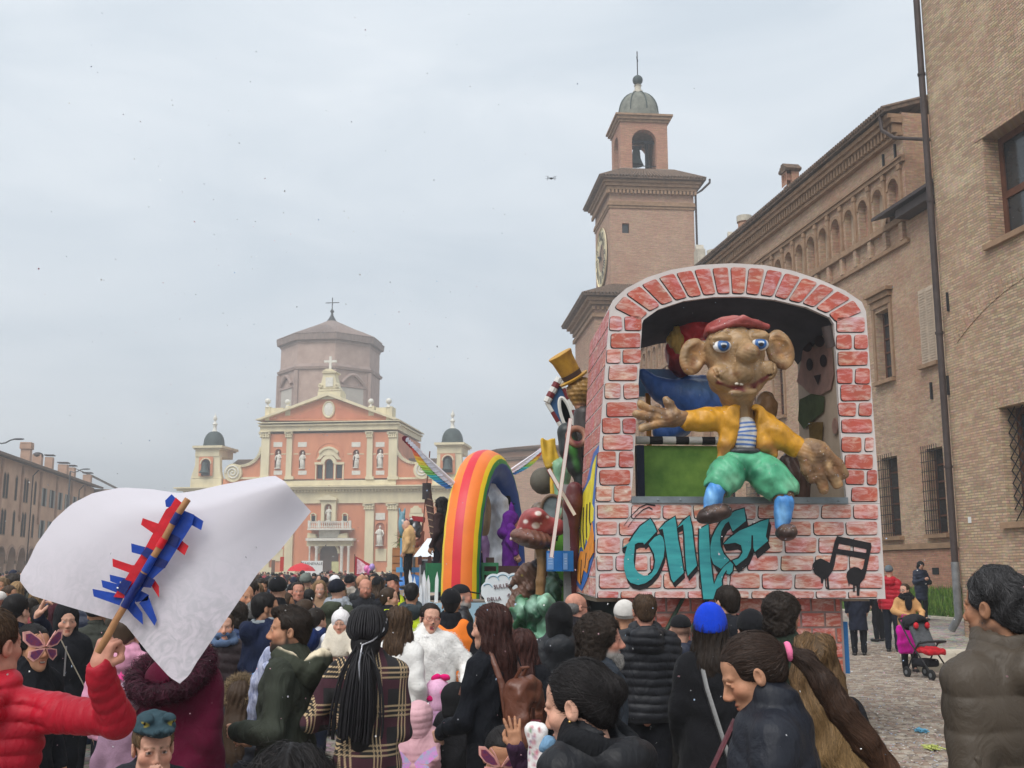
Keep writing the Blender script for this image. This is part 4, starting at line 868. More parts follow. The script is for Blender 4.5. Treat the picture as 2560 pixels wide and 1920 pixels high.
# ------------------------------------------------------------------ heads, hands, hair
SK={'fair':srgb(202,156,134),'tan':srgb(182,134,106),'olive':srgb(166,120,92),'brown':srgb(104,68,50),'red':srgb(190,136,116)}
HC={'black':(.012,.010,.010),'dark':(.022,.015,.011),'brown':(.055,.032,.018),'auburn':(.05,.018,.014),'blond':(.26,.16,.075),'lbrown':(.13,.08,.04),'grey':(.16,.155,.15)}
def head_sdf(h=.005,skin='fair',hair='dark',beard=None,mouth='closed',nose=1.,fem=False,kid=False,eyes='open',lips=None,ear=True):
 s=SDF(h);sk=np.array(SK[skin]);hc=np.array(HC[hair])
 s.u(ell((0,.016,.042),(.0755,.096,.083)),.01)
 s.u(ell((0,-.026,-.036),(.060 if not fem else.057,.064,.082)),.03)
 s.u(ell((0,-.055,-.085),(.036 if fem else.042,.034,.028)),.03)
 s.u(ell((0,-.079,-.100),(.019,.014,.016)),.022)
 for sg in(-1,1):
  s.u(ell((sg*.043,-.058,-.022),(.026,.024,.024)),.025)
  s.u(ell((sg*.052,-.02,-.075),(.018,.035,.02)),.03)if not fem else None
  s.u(cap((sg*.012,-.089,.024),(sg*.044,-.076,.026),.010,.008),.015)
 s.cut(ell((-.033,-.098,.006),(.019,.017,.012)),.014);s.cut(ell((.033,-.098,.006),(.019,.017,.012)),.014)
 nz_=.017*nose
 s.u(ell((0,-.030,.050),(.062,.056,.050)),.02);s.u(cap((0,-.086,.018),(0,-.093-nz_,-.024),.0085,.0082),.014);s.u(ell((0,-.090-nz_,-.031),(.0105,.0105,.0085)),.010)
 s.u(cap((0,-.080,-.012),(0,-.084-nz_*.7,-.033),.012,.0105),.012)
 for sg in(-1,1):s.u(ell((sg*.0115,-.088-nz_*.45,-.036),(.0078,.016,.0075)),.008);s.u(ell((sg*.032,-.0765,.005),(.0135,.0135,.0125)),.002)
 for sg in(-1,1):s.u(cap((sg*.020,-.0885,.0125),(sg*.033,-.0915,.0155),.0035,.004),.005);s.u(cap((sg*.033,-.0915,.0155),(sg*.047,-.084,.0105),.004,.003),.005);s.u(cap((sg*.021,-.086,.000),(sg*.045,-.082,.000),.003,.003),.006)
 mw=.024 if mouth!='smile' else.028;mz=-.066
 s.u(ell((0,-.088,mz+.004),(mw,.012,.0065)),.006);s.u(ell((0,-.087,mz-.009),(mw*.85,.0125,.008)),.006)
 if mouth in('open','smile'):
  s.cut(ell((0,-.103,mz-.002),(mw*.8,.016,.008 if mouth=='open' else.005)),.003)
 else:s.cut(cap((-mw,-.094,mz-.002),(mw,-.094,mz-.002),.0022),.003)
 if ear:
  for sg in(-1,1):
   s.u(ell((sg*.080,.012,-.004),(.0095,.020,.032),rotm(0,sg*8,sg*18)),.006);s.cut(ell((sg*.0885,.006,.001),(.006,.011,.019),rotm(0,sg*8,sg*18)),.004);s.u(ell((sg*.080,.002,-.012),(.006,.005,.008)),.004)
 s.u(cap((0,.018,-.055),(0,.032,-.20),.054 if not fem else.047,.058 if not fem else.05),.03)
 P=s.paint
 for sg in(-1,1):P(ell((sg*.044,-.075,-.026),(.024,.03,.02)),sk*np.array((1.06,.86,.82)),.02)
 P(ell((0,-.115,-.036),(.016,.02,.014)),sk*np.array((1.05,.85,.8)),.012)
 lc=np.array(lips)if lips is not None else sk*np.array((.86,.56,.54))
 P(ell((0,-.096,mz+.004),(mw,.02,.0068)),lc,.003);P(ell((0,-.094,mz-.009),(mw*.85,.02,.0082)),lc,.003)
 if mouth in('open','smile'):P(ell((0,-.088,mz-.002),(mw*.74,.02,.006)),(.05,.012,.012),.002);P(rbox((0,-.086,mz+.0015),(mw*.6,.03,.0022),.001),(.75,.7,.62),.0015)
 else:P(cap((-mw*.95,-.094,mz-.002),(mw*.95,-.094,mz-.002),.0016),lc*.35,.0016)
 if beard:
  bc={'stubble':hc*.5+sk*.28,'full':hc*1.2,'grey':np.array((.30,.28,.26))}[beard]
  P(rbox((0,-.026,-.105),(.1,.074,.052),.02),bc,.014);[P(cap((sg*.066,-.005,-.06),(sg*.072,-.004,.0),.014),bc,.008)for sg in(-1,1)]
  P(ell((0,-.07,-.105),(.04,.05,.03)),bc,.01);P(cap((-.026,-.09,mz+.015),(.026,-.09,mz+.015),.007),bc,.006)
  P(ell((0,-.098,mz-.002),(mw*.9,.02,.011)),lc,.003);P(ell((0,-.09,mz-.002),(mw*.75,.02,.005)),(.06,.02,.02)if mouth!='closed' else lc*.5,.002)
  if mouth!='closed':P(rbox((0,-.086,mz+.0015),(mw*.6,.03,.002),.001),(.72,.68,.6),.0015)
 if eyes=='open':
  for sg in(-1,1):
   P(ell((sg*.0325,-.094,.0055),(.0125,.012,.0058)),(.52,.49,.47),.0015);P(ell((sg*.0325,-.095,.006),(.0066,.012,.0062)),(.03,.018,.012),.001)
   P(cap((sg*.019,-.092,.0115),(sg*.0335,-.094,.0135),.0018),(.02,.014,.012),.0015);P(cap((sg*.0335,-.094,.0135),(sg*.047,-.088,.0085),.0018),(.02,.014,.012),.0015)
 else:
  for sg in(-1,1):P(cap((sg*.020,-.092,.002),(sg*.046,-.088,.001),.0018),(.03,.02,.016),.0015)
 bw_=.0045 if not fem else.0032
 for sg in(-1,1):P(cap((sg*.014,-.098,.0275),(sg*.034,-.096,.033),bw_),hc+.01,.003);P(cap((sg*.034,-.096,.033),(sg*.054,-.08,.027),bw_*.7),hc+.01,.003)
 P(cap((-.008,-.100-nz_*.4,-.0445),(.008,-.100-nz_*.4,-.0445),.0022),sk*.3,.002)
 return s,sk
def hand_sdf(curl=.35,thumb=.5,point=False,skin='fair',h=.004,spread=.06):
 s=SDF(h);sk=np.array(SK[skin]);s.u(rbox((0,0,.048),(.038,.0135,.046),.013),.01);s.u(cap((0,0,-.015),(0,0,.02),.023,.028),.02)
 for i,(x,ln)in enumerate(((.029,.072),(.010,.082),(-.010,.077),(-.028,.060))):
  c_=curl if not(point and i==0)else.05;p=Vector((x,0,.088));a=0;pts=[tuple(p)];dx=(i-1.5)*-spread
  for j,f in enumerate((.42,.32,.26)):
   a+=c_*(1.1 if j else.9)*1.3;p=p+Vector((dx*ln*f*cos(a),sin(a)*ln*f,cos(a)*ln*f));pts.append(tuple(p))
  s.chain(pts,[.0098,.009,.0082,.0068],.004)
  s.paint(ell((pts[3][0],pts[3][1]-.006*cos(a),pts[3][2]+.004),(.005,.004,.006)),sk*np.array((1.1,.95,.92)),.002)
 s.chain([(.030,.004,.022),(.052,.012+.02*thumb,.048),(.056-.03*thumb,.022+.03*thumb,.078),(.050-.05*thumb,.028+.03*thumb,.098)],[.015,.0115,.010,.008],.012)
 return s,sk
def hand_mat(w,d,palm):
 z=Vector(d).normalized();y=Vector(palm);y=(y-z*y.dot(z)).normalized();x=y.cross(z)
 return Matrix(((x.x,y.x,z.x,w[0]),(x.y,y.y,z.y,w[1]),(x.z,y.z,z.z,w[2]),(0,0,0,1)))
def strands(sdf,n,length,flow,width,col,seed=0,lift=.004,jit=.25,mask=None,cvar=.35,steps=7,off=.001):
 """ribbons of hair that follow the surface of a hair shape; flow(P)->direction field"""
 rg=np.random.default_rng(seed);F=sdf.F;h=sdf.h;lo=sdf.lo;G=np.stack(np.gradient(F,h),-1)
 def samp(A,P):
  g=np.clip((P-lo)/h,0,np.array(F.shape)-1.001);i=g.astype(int);f=g-i;r_=0
  for a in(0,1):
   for b in(0,1):
    for c in(0,1):
     w=(f[:,0]if a else 1-f[:,0])*(f[:,1]if b else 1-f[:,1])*(f[:,2]if c else 1-f[:,2])
     v=A[i[:,0]+a,i[:,1]+b,i[:,2]+c];r_=r_+(w[:,None]*v if v.ndim>1 else w*v)
  return r_
 V=sdf._V
 if mask is not None:V=V[mask(V)]
 P=V[rg.integers(0,len(V),n)]+rg.normal(0,h*.5,(n,3));ln=length*rg.uniform(.6,1.1,n)
 ja=rg.normal(0,jit,(n,3));offs=off+lift*rg.random(n)**2;pts=[P.copy()];wv=rg.uniform(0,6.3,n)
 for k in range(steps-1):
  fd=flow(P);fd=fd/(np.linalg.norm(fd,axis=1)[:,None]+1e-6);d=fd+ja+.12*np.stack([np.sin(wv+k*1.1),np.cos(wv*1.7+k),np.sin(wv*.6+k*.8)],1)*jit*2
  g=samp(G,P);g/=np.linalg.norm(g,axis=1)[:,None]+1e-6
  d=d-g*(d*g).sum(1)[:,None]*.92;d/=np.linalg.norm(d,axis=1)[:,None]+1e-6
  P=P+d*(ln/(steps-1))[:,None];g=samp(G,P);g/=np.linalg.norm(g,axis=1)[:,None]+1e-6;dd=samp(F,P)
  P=P-g*np.clip(dd-offs*(k+1)/steps,-.02,.004)[:,None];pts.append(P.copy())
 pts=np.stack(pts,1);g0=samp(G,pts.reshape(-1,3)).reshape(n,steps,3);g0/=np.linalg.norm(g0,axis=2)[...,None]+1e-6
 tg=np.gradient(pts,axis=1);sd=np.cross(tg,g0);sd/=np.linalg.norm(sd,axis=2)[...,None]+1e-6
 sd=sd+g0*rg.normal(0,.5,(n,1,1));w=width*rg.uniform(.6,1.3,n)[:,None,None]*np.linspace(1,.25,steps)[None,:,None]
 A=pts-sd*w/2;B=pts+sd*w/2;V2=np.stack([A,B],2).reshape(-1,3)
 b=(np.arange(n)*steps*2)[:,None]+(np.arange(steps-1)*2)[None,:];Q=np.stack([b,b+1,b+3,b+2],-1).reshape(-1,4)
 c=np.array(col)[None]*(1+cvar*rg.normal(0,1,(n,1))).clip(.4,2.2);C=np.repeat(c,steps*2,0)
 return V2.astype(np.float32),Q,C.astype(np.float32)
HB=((0,.02,.046),(.0755,.096,.083))
def hair_sdf(style,h=.005):
 s=SDF(h);c,r=HB;g=lambda e:tuple(x+e for x in r)
 face=lambda z=.055,y=-.05:s.cut(rbox((0,y-.1,z-.2),(.070,.105,.2),.03),.02)
 if style in('short','receding','quiff','boy'):
  s.u(ell(c,g(.010)),.01);s.u(ell((0,.075,-.02),(.056,.035,.05)),.03)
  face(.066 if style!='receding' else.085,-.048 if style!='receding' else-.03)
  for sg in(-1,1):s.cut(ell((sg*.09,-.02,-.025),(.035,.055,.05)),.015)
  s.cut(rbox((0,0,-.16),(.2,.2,.085),.02),.02)
  if style=='receding':s.cut(ell((0,.03,.15),(.036,.05,.04)),.02)
  if style=='quiff':s.u(ell((0,-.035,.118),(.052,.062,.024),rotm(12)),.02);s.u(ell((0,-.082,.098),(.044,.022,.022)),.015)
 elif style=='side':
  s.u(ell((0,.05,.0),(.078,.07,.07)),.02);s.cut(ell((0,.0,.09),(.082,.12,.075)),.01);face(.2,-.03);s.cut(rbox((0,0,-.16),(.2,.2,.085),.02),.02)
  for sg in(-1,1):s.cut(ell((sg*.09,-.03,-.02),(.03,.05,.05)),.01)
 elif style=='curly':
  s.u(ell((0,.03,.05),(.118,.125,.105)),.02);s.u(ell((0,.06,-.06),(.11,.085,.09)),.04);face(.068,-.058)
  s.disp=lambda p:-.007*(np.sin(95*p[0]+2*np.sin(70*p[2]))*np.sin(90*p[1]+1)*np.sin(88*p[2]+2))-.006*np.sin(40*p[0]+3*p[1])*np.sin(45*p[2]+30*p[1])
 elif style in('long','longback','wavy'):
  s.u(ell(c,g(.016)),.01);s.u(ell((0,.055,-.03),(.085,.06,.09)),.03)
  s.chain([(0,.06,-.02),(0,.085,-.16),(0,.08,-.34),(0,.075,-.42)],[.075,.085,.075,.05],.03,sq=1.5)
  for sg in(-1,1):s.chain([(sg*.062,.0,.03),(sg*.082,.015,-.08),(sg*.085,.02,-.22)],[.03,.032,.028],.03)
  face(.085,-.058);s.cut(ell((0,-.1,-.06),(.063,.085,.13)),.015)
  s.disp=lambda p:-.004*np.sin(60*np.arctan2(p[0],p[1]-.0)*.35+4*np.sin(9*p[2]))-.0025*np.sin(130*p[0]+40*p[1]+6*np.sin(14*p[2]))
 elif style in('bun','pulled','pony'):
  s.u(ell(c,g(.010)),.01);s.u(ell((0,.07,-.02),(.058,.04,.055)),.03);face(.078,-.05)
  for sg in(-1,1):s.cut(ell((sg*.095,-.01,-.035),(.04,.06,.045)),.012)
  s.cut(rbox((0,.0,-.19),(.2,.2,.1),.02),.02)
  if style=='bun':s.u(ell((0,.12,.03),.04),.02)
  if style=='pony':
   s.u(ell((0,.118,.0),(.03,.03,.03)),.02);s.chain([(0,.125,.0),(.0,.155,-.06),(.01,.15,-.2),(.02,.13,-.36),(.03,.13,-.46)],[.026,.042,.05,.042,.015],.02)
   s.disp=lambda p:-.003*np.sin(150*p[0]+90*p[1]+5*np.sin(12*p[2]))
 elif style=='braids':
  s.u(ell((0,.03,.05),(.104,.118,.098)),.01);s.u(ell((0,.085,-.05),(.082,.06,.08)),.03);face(.07,-.05)
  s.chain([(0,.12,-.06),(-.005,.135,-.2),(.0,.13,-.40),(.01,.12,-.56)],[.055,.066,.07,.05],.03,sq=1.4)
 return s
def sm(sdf,base):
 V,Q,C=sdf.mesh(base);sdf._V=V;return V,Q,C
# ================================================================== PEOPLE
M_cloth={}
def foldmat(name,col,rough,var,spec,fold,fs,weave,ws,sheen=0,st=(1,1,1)):
 m,t,p=nodes(name);N=t.nodes.new;l=t.links.new;c=N('ShaderNodeTexCoord')
 n1=N('ShaderNodeTexNoise');n1.inputs['Scale'].default_value=5;n1.inputs['Detail'].default_value=6;l(c.outputs['Object'],n1.inputs['Vector'])
 rp=N('ShaderNodeValToRGB');rp.color_ramp.elements[0].position=.3;rp.color_ramp.elements[1].position=.7;rp.color_ramp.elements[0].color=(*[x*(1-var)for x in col],1);rp.color_ramp.elements[1].color=(*[min(1,x*(1+var))for x in col],1);l(n1.outputs['Fac'],rp.inputs[0]);l(rp.outputs[0],p.inputs['Base Color'])
 p.inputs['Roughness'].default_value=rough;p.inputs['Specular IOR Level'].default_value=spec
 if sheen:p.inputs['Sheen Weight'].default_value=sheen
 mq=N('ShaderNodeMapping');mq.inputs['Scale'].default_value=st;l(c.outputs['Object'],mq.inputs[0]);n2=N('ShaderNodeTexNoise');n2.inputs['Scale'].default_value=fs;n2.inputs['Detail'].default_value=4;n2.inputs['Distortion'].default_value=1.6;l(mq.outputs[0],n2.inputs['Vector'])
 b1_=N('ShaderNodeBump');b1_.inputs['Strength'].default_value=fold;b1_.inputs['Distance'].default_value=.04;l(n2.outputs['Fac'],b1_.inputs['Height'])
 n3=N('ShaderNodeTexNoise');n3.inputs['Scale'].default_value=ws;n3.inputs['Detail'].default_value=2;l(c.outputs['Object'],n3.inputs['Vector'])
 b2_=N('ShaderNodeBump');b2_.inputs['Strength'].default_value=weave;b2_.inputs['Distance'].default_value=.004;l(n3.outputs['Fac'],b2_.inputs['Height']);l(b1_.outputs[0],b2_.inputs['Normal']);l(b2_.outputs[0],p.inputs['Normal'])
 MATS[name]=m;return m
def cloth(key,col,kind='matte'):
 k=(key,kind)
 if k not in M_cloth:
  a={'puffer':(.56,.14,.3,.34,10,.15,90,0,(1,1,.55)),'wool':(.95,.25,.08,.4,5,.6,160,.05),'fluffy':(.95,.10,.1,.3,9,.8,90,.08),'denim':(.9,.25,.15,.6,7,.4,150,0),'leather':(.42,.15,.45,.3,8,.25,60,0),'matte':(.85,.2,.15,.75,7,.3,120,0,(1,1,.6))}[kind]
  M_cloth[k]=foldmat('cloth '+key+' '+kind,col,a[0],a[1],a[2],a[3],a[4],*a[5:])
 return M_cloth[k]
NAVY=srgb(28,34,50);BLACK=srgb(26,27,32);OLIVE=srgb(62,66,56);WHITE=srgb(226,224,220);RED=srgb(168,18,40);BURG=srgb(86,20,44);PINK=srgb(214,150,176)
BROWNJ=srgb(78,70,60);CAMEL=srgb(190,146,98);JEANS=srgb(52,66,92);GREY=srgb(96,98,104)
def frame_pts(H,arms):
 k=H/1.75;sh=.815*H
 J={}
 for sg,key in((-1,'R'),(1,'L')):
  S_=Vector((sg*.155*k,.015,sh-.02*k));d=arms.get(key)if arms else None
  E_=Vector(d[0])if d else Vector((sg*.215*k,.05,sh-.29*k));W_=Vector(d[1])if d else Vector((sg*.205*k,-.05,sh-.52*k))
  J[key]=(S_,E_,W_)
 return k,sh,J
def coat_sdf(H,arms=None,puff=None,bulk=1.,hem=.50,collar='collar',flare=0.,fem=False,wr=.0065,h=.012,seed=1,wide=1.,armpuff=None,armr=.92):
 k,sh,J=frame_pts(H,arms);s=SDF(h);b=bulk*k*1.09;pf=None;pa=armpuff
 wc=wide*(.92 if fem else 1.)
 s.u(ell((0,.015,sh-.13*k),(.160*b*wc,.120*b,.22*k),None,pf),.03)
 s.u(ell((0,.01,sh-.33*k),(.142*b*wc+.01,.115*b,.24*k),None,pf),.06)
 s.u(ell((0,.01,sh-.50*k),(.156*b*wc,.125*b,.18*k),None,pf),.06)
 if hem<.48:s.u(cap((0,.01,sh-.45*k),(0,.01,hem*H),.14*b*wc,(.15+flare)*b*wc,pa,1.25),.06)
 s.u(cap((-.115*k*wc,.02,sh-.012),(.115*k*wc,.02,sh-.012),.056*b),.05);s.u(cap((0,.03,sh+.02*k),(0,.028,sh+.075*k),.082*b,.066*b),.05)
 for key in 'RL':
  S_,E_,W_=J[key];S2=Vector((S_.x*wc,S_.y,S_.z));s.u(cap(S2,E_,.066*b*armr,.056*b*armr,pa),.035);s.u(cap(E_,W_,.055*b*armr,.043*b*armr,pa),.02)
 if collar=='collar':s.u(tor((0,.025,sh+.078*k),.066*k,.020*k,rotm(-12),1.,1.5),.015)
 elif collar=='high':s.u(tor((0,.025,sh+.085*k),.070*k,.026*k,rotm(-10),1.,1.9),.015)
 elif collar=='hood':
  s.u(tor((0,.05,sh+.055*k),.088*k,.036*k,rotm(-22),1.05,1.2),.02);s.u(ell((0,.15*k,sh+.0*k),(.12*k,.07*k,.105*k),rotm(-18)),.03);s.cut(ell((0,.055,sh+.13*k),(.062*k,.066*k,.075*k)),.01)
 elif collar=='hoodup':pass
 s.cut(rbox((0,0,hem*H-.3),(.7,.7,.3),.005),.015)
 for key in 'RL':
  S_,E_,W_=J[key];d=(W_-E_).normalized();s.cut(ell(tuple(W_+d*.04*b),.036*b*min(1,armr+.05)),.006)
 wf=wrinkle(wr*(.55 if puff else 1),26,seed)
 if puff:
  def df(p):return wf(p)-puff[0]*1.5*(np.abs(np.sin(pi*(p[2]+(puff[2]if len(puff)>2 else.06)*np.abs(p[0])+.004*np.sin(21*p[0]+13*p[1])+.06*p[1])/puff[1]))**.45-.6)*(1.if not armpuff else np.clip((.235*k*wide-np.abs(p[0]))/.03,0,1))
  s.disp=df
 else:s.disp=wf
 return s
def person(name,label,x,Y,H=1.7,yaw=180,head=(0,0,0),hd=None,hair=('short','dark'),coat=None,legs=BLACK,arms=None,hands=None,group=None,hv=.006,cv=.013,cat='person',z=None,nstr=0,hs=1.,strand=None,legkind='matte',lean=0):
 """x,Y: metres; head=(yaw,pitch,roll) relative to torso; coat=(colour key, colour, kind, kwargs)"""
 zg=gz(x,Y)if z is None else z
 T=thing(name,label,cat,(x,Y,zg),R(yaw),group)
 k,sh,J=frame_pts(H,arms);hd=dict(hd or{});skin=hd.get('skin','fair')
 HM=Matrix.Translation((0,.03+lean*.0,sh+.075*k))@Euler((R(head[1]),R(head[2]),R(head[0])),'XYZ').to_matrix().to_4x4()@Matrix.Translation((0,-.025,(H-sh-.075*k)-.135*hs))@Matrix.Scale(hs,4)
 s,sk=head_sdf(h=hv,hair=hair[1],**hd);V,Q,C=s.mesh(sk);parts=[(xf(V,HM),Q,C)]
 bs=SDF(.026*min(1,k)+.002);bs.chain([(0,.03,sh+.08*k),(0,.02,sh-.1*k),(0,.01,sh-.4*k),(0,.01,.53*H)],[.045*k,.085*k,.085*k,.10*k],.05*k)
 for key in 'RL':
  S_,E_,W_=J[key];bs.chain([tuple(S_),tuple(E_),tuple(W_)],[.042*k,.034*k,.025*k],.02)
  sg=-1 if key=='R' else 1;bs.chain([(sg*.08*k,0,.52*H),(sg*.09*k,-.01,.28*H),(sg*.09*k,.02,.05*H),(sg*.10*k,-.09,.03*H)],[.07*k,.05*k,.035*k,.03*k],.03)
 parts.append(bs.mesh(sk))
 for key in 'RL':
  S_,E_,W_=J[key];sg=-1 if key=='R' else 1;hh=(hands or{}).get(key,{})
  if hh is None:continue
  d=Vector(hh.get('dir',(W_-E_)));pl=Vector(hh.get('palm',(-sg,0,0)if abs(d.normalized().x)<.8 else(0,0,-1)))
  hsd,hk=hand_sdf(hh.get('curl',.4),hh.get('thumb',.4),hh.get('point',False),skin,.0045 if hv<.006 else.007,hh.get('spread',.05));v,q,c=hsd.mesh(hk)
  if sg>0 if hh.get('flip')is None else hh['flip']:v=v*np.array((-1,1,1),np.float32);q=q[:,::-1]
  parts.append((xf(v,hand_mat(W_+d.normalized()*.0,d,pl)@Matrix.Scale(hs*.94*hh.get('sc',1),4)),q,c))
 mkobj('body',npmesh('body',*join(parts),M_skin),T)
 if coat:
  key,col,kind,kw=coat;kw=dict(kw);ck=coat_sdf(H,arms,h=cv,seed=int(abs(x*100))%97,**kw)
  me=npmesh('coat',*ck.mesh((.5,.5,.5)),cloth(key,col,kind));mkobj('coat',me,T)
 if legs is not None:
  ls=SDF(.02)
  for sg in(-1,1):ls.chain([(sg*.085*k,.01,.52*H),(sg*.095*k,-.005,.28*H),(sg*.095*k,.02,.06*H)],[.095*k,.075*k,.06*k],.03)
  ls.disp=wrinkle(.004,22,5);mkobj('trousers',npmesh('trousers',*ls.mesh((.5,.5,.5)),cloth('leg%02d%02d%02d'%tuple(int(c*99)for c in legs),legs,legkind)),T)
  fs=SDF(.015)
  for sg in(-1,1):fs.u(cap((sg*.095*k,.04,.045),(sg*.105*k,-.14*k,.035),.045,.036),.01)
  fs.cut(rbox((0,0,-.1),(.5,.5,.1),.002),.004);mkobj('shoes',npmesh('shoes',*fs.mesh((.5,.5,.5)),cloth('shoe',srgb(30,28,28),'leather')),T)
 ho=None
 if hair[0]not in('none','bald'):
  s=hair_sdf(hair[0],max(.005,hv));v,q,c=sm(s,np.array(HC[hair[1]])*.8);P_=[(xf(v,HM),q,c)]
  n_=nstr
  if n_:
   st=strand or{}
   fl=st.get('flow')
   if fl is None:
    if hair[0]in('long','longback','wavy','braids'):fl=lambda P:np.stack([P[:,0]*2,.25+0*P[:,1],-1.2+0*P[:,2]],1)*np.where(P[:,2:3]<.07,1,.3)+np.where(P[:,2:3]>=.05,1,0)*np.stack([np.sign(P[:,0])*.8,.6+0*P[:,1],-.2+0*P[:,2]],1)
    elif hair[0]in('bun','pulled','pony'):fl=lambda P:np.where(P[:,1:2]<.11,np.array((0,.12,.0))[None]-P,np.array((0,.02,-1.))[None])*np.array((1,1,1))
    elif hair[0]=='quiff':fl=lambda P:np.where((P[:,2:3]>.085),np.array((.15,-.6,.6))[None],np.array((0,.5,-.8))[None])+0*P
    elif hair[0]=='curly':fl=lambda P:np.stack([np.sin(P[:,1]*90),np.cos(P[:,2]*80),np.sin(P[:,0]*85)-.4],1)
    else:fl=lambda P:(P-np.array((.0,.06,.14)))*np.array((1,1,1))
   ln=st.get('len',{'short':.035,'quiff':.05,'receding':.03,'boy':.04,'curly':.06,'side':.03}.get(hair[0],.16))
   P_.append((lambda r_:(xf(r_[0],HM),r_[1],r_[2]))(strands(s,n_,ln,fl,st.get('w',.0022),np.array(HC[hair[1]])*st.get('b',1.3),3,st.get('lift',.004),st.get('jit',.22),cvar=st.get('cvar',.35))))
   if hv<.009:P_.append((lambda r_:(xf(r_[0],HM),r_[1],r_[2]))(strands(s,max(60,n_//14),ln*1.2,fl,.0009,np.array(HC[hair[1]])*1.6,9,.022,.55,cvar=.4)))
   if 'tips' in st:
    v2,q2,c2=P_[-1];zz2=((H-.25)-v2[:,2])/.35;w_=np.clip(zz2,0,1)[:,None];P_[-1]=(v2,q2,c2*(1-w_)+np.array(st['tips'])*w_*(.6+.8*np.random.default_rng(1).random((len(c2)//14,1)).repeat(14,0)))
  ho=mkobj('hair',npmesh('hair',*join(P_),M_hair),T)
 T['_h']=0;del T['_h']
 return T,HM
def hsobj(name,sdf,HM,m,T,base=(.5,.5,.5)):
 v,q,c=sdf.mesh(base);return mkobj(name,npmesh(name,xf(v,HM),q,c,m),T)
def beanie(T,HM,m,e=.016,cuff=True,slouch=0,h=.006,name='beanie'):
 s=SDF(h);s.u(ell((0,.024,.055+slouch*.5),(.0755+e,.096+e,.088+e+slouch)),.01);s.cut(rbox((0,0,-.15),(.3,.3,.19),.01,rotm(-12)),.008)
 if cuff:s.u(tor((0,.014,.044),.088,.013,rotm(-12),.86,2.2),.008)
 s.disp=lambda p:-.0016*np.sin(46*np.arctan2(p[0],p[1]-.02))
 return hsobj(name,s,HM,m,T)
def capp(T,HM,m,h=.006):
 s=SDF(h);s.u(ell((0,.022,.058),(.087,.107,.083)),.01);s.cut(rbox((0,0,-.15),(.3,.3,.195),.01,rotm(-6)),.008);s.u(ell((0,-.125,.05),(.066,.07,.008),rotm(10)),.01)
 return hsobj('cap',s,HM,m,T)
def hoodup(T,HM,m,h=.008,name='hood',e=.03,open_=.062,long=True):
 s=SDF(h);s.u(ell((0,.03,.04),(.0755+e,.096+e,.09+e)),.01);s.u(ell((0,.03,-.07),(.095,.095,.10)),.05)
 if long:s.u(ell((0,.03,-.2),(.15,.12,.09)),.06)
 s.cut(ell((0,-.12,-.02),(open_,.085,.092)),.012);s.disp=wrinkle(.004,30,3)
 return hsobj(name,s,HM,m,T)
# ================================================================== BRICK-WINDOW FLOAT
fm=Fr(at(1491,1496,12).xy,4)
def z2(x,y,off=0):return fm.px(1380+x*.5305,640+y*.5305,off)
def streakmat(name,red,white,lo,hi,sx=(3,1,9)):
 m,t,p=nodes(name);N=t.nodes.new;l=t.links.new
 c=N('ShaderNodeTexCoord');oi=N('ShaderNodeObjectInfo');ad=N('ShaderNodeVectorMath');mu=N('ShaderNodeVectorMath');mu.operation='SCALE';cbx=N('ShaderNodeCombineXYZ')
 l(oi.outputs['Random'],cbx.inputs[0]);l(oi.outputs['Random'],cbx.inputs[2]);l(cbx.outputs[0],mu.inputs[0]);mu.inputs['Scale'].default_value=40
 l(c.outputs['Object'],ad.inputs[0]);l(mu.outputs[0],ad.inputs[1]);mpp=N('ShaderNodeMapping');mpp.inputs['Scale'].default_value=sx;mpp.inputs['Rotation'].default_value=(0,.5,0);l(ad.outputs[0],mpp.inputs[0])
 n1=N('ShaderNodeTexNoise');n1.inputs['Scale'].default_value=4;n1.inputs['Detail'].default_value=8;n1.inputs['Roughness'].default_value=.7;n1.inputs['Distortion'].default_value=.6;l(mpp.outputs[0],n1.inputs['Vector'])
 rp=N('ShaderNodeValToRGB');e=rp.color_ramp.elements;e[0].position=lo;e[1].position=hi;e[0].color=(*red,1);e[1].color=(*white,1);l(n1.outputs['Fac'],rp.inputs[0])
 n2=N('ShaderNodeTexNoise');n2.inputs['Scale'].default_value=3;l(ad.outputs[0],n2.inputs['Vector']);mm=N('ShaderNodeMixRGB');mm.blend_type='MULTIPLY';mm.inputs[0].default_value=.5;l(rp.outputs[0],mm.inputs[1]);l(n2.outputs['Color'],mm.inputs[2])
 h=N('ShaderNodeHueSaturation');h.inputs['Value'].default_value=1.25;l(mm.outputs[0],h.inputs['Color']);l(h.outputs[0],p.inputs['Base Color']);p.inputs['Roughness'].default_value=.5
 b=N('ShaderNodeBump');b.inputs['Strength'].default_value=.25;b.inputs['Distance'].default_value=.008;l(n1.outputs['Fac'],b.inputs['Height']);l(b.outputs[0],p.inputs['Normal'])
 return m
M_pbk=streakmat('painted brick',srgb(184,86,68),srgb(232,208,200),.46,.78,(1.5,1,4))
M_pbk2=streakmat('painted brick streaked',srgb(190,104,86),srgb(238,220,212),.40,.70,(1.4,1,5))
M_pbk3=streakmat('painted brick pink',srgb(186,104,96),srgb(222,180,174),.46,.72)
M_mort=mat('painted mortar',srgb(206,198,194),.6,.07,4,.2,30,bdist=.004)
M_ink=mat('black paint',(.014,.012,.014),.5,.2,20,0)
M_teal=mat('teal paint',srgb(62,160,160),.45,.16,5,.25,12,stretch=(.4,1,3),bdist=.006,var2=srgb(46,132,140))
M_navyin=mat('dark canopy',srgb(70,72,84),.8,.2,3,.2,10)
M_ply=mat('plywood',srgb(176,158,140),.8,.1,4,.2,12)
M_metal=mat('metal sill',srgb(128,136,140),.5,.2,4,.2,20,metal=.4)
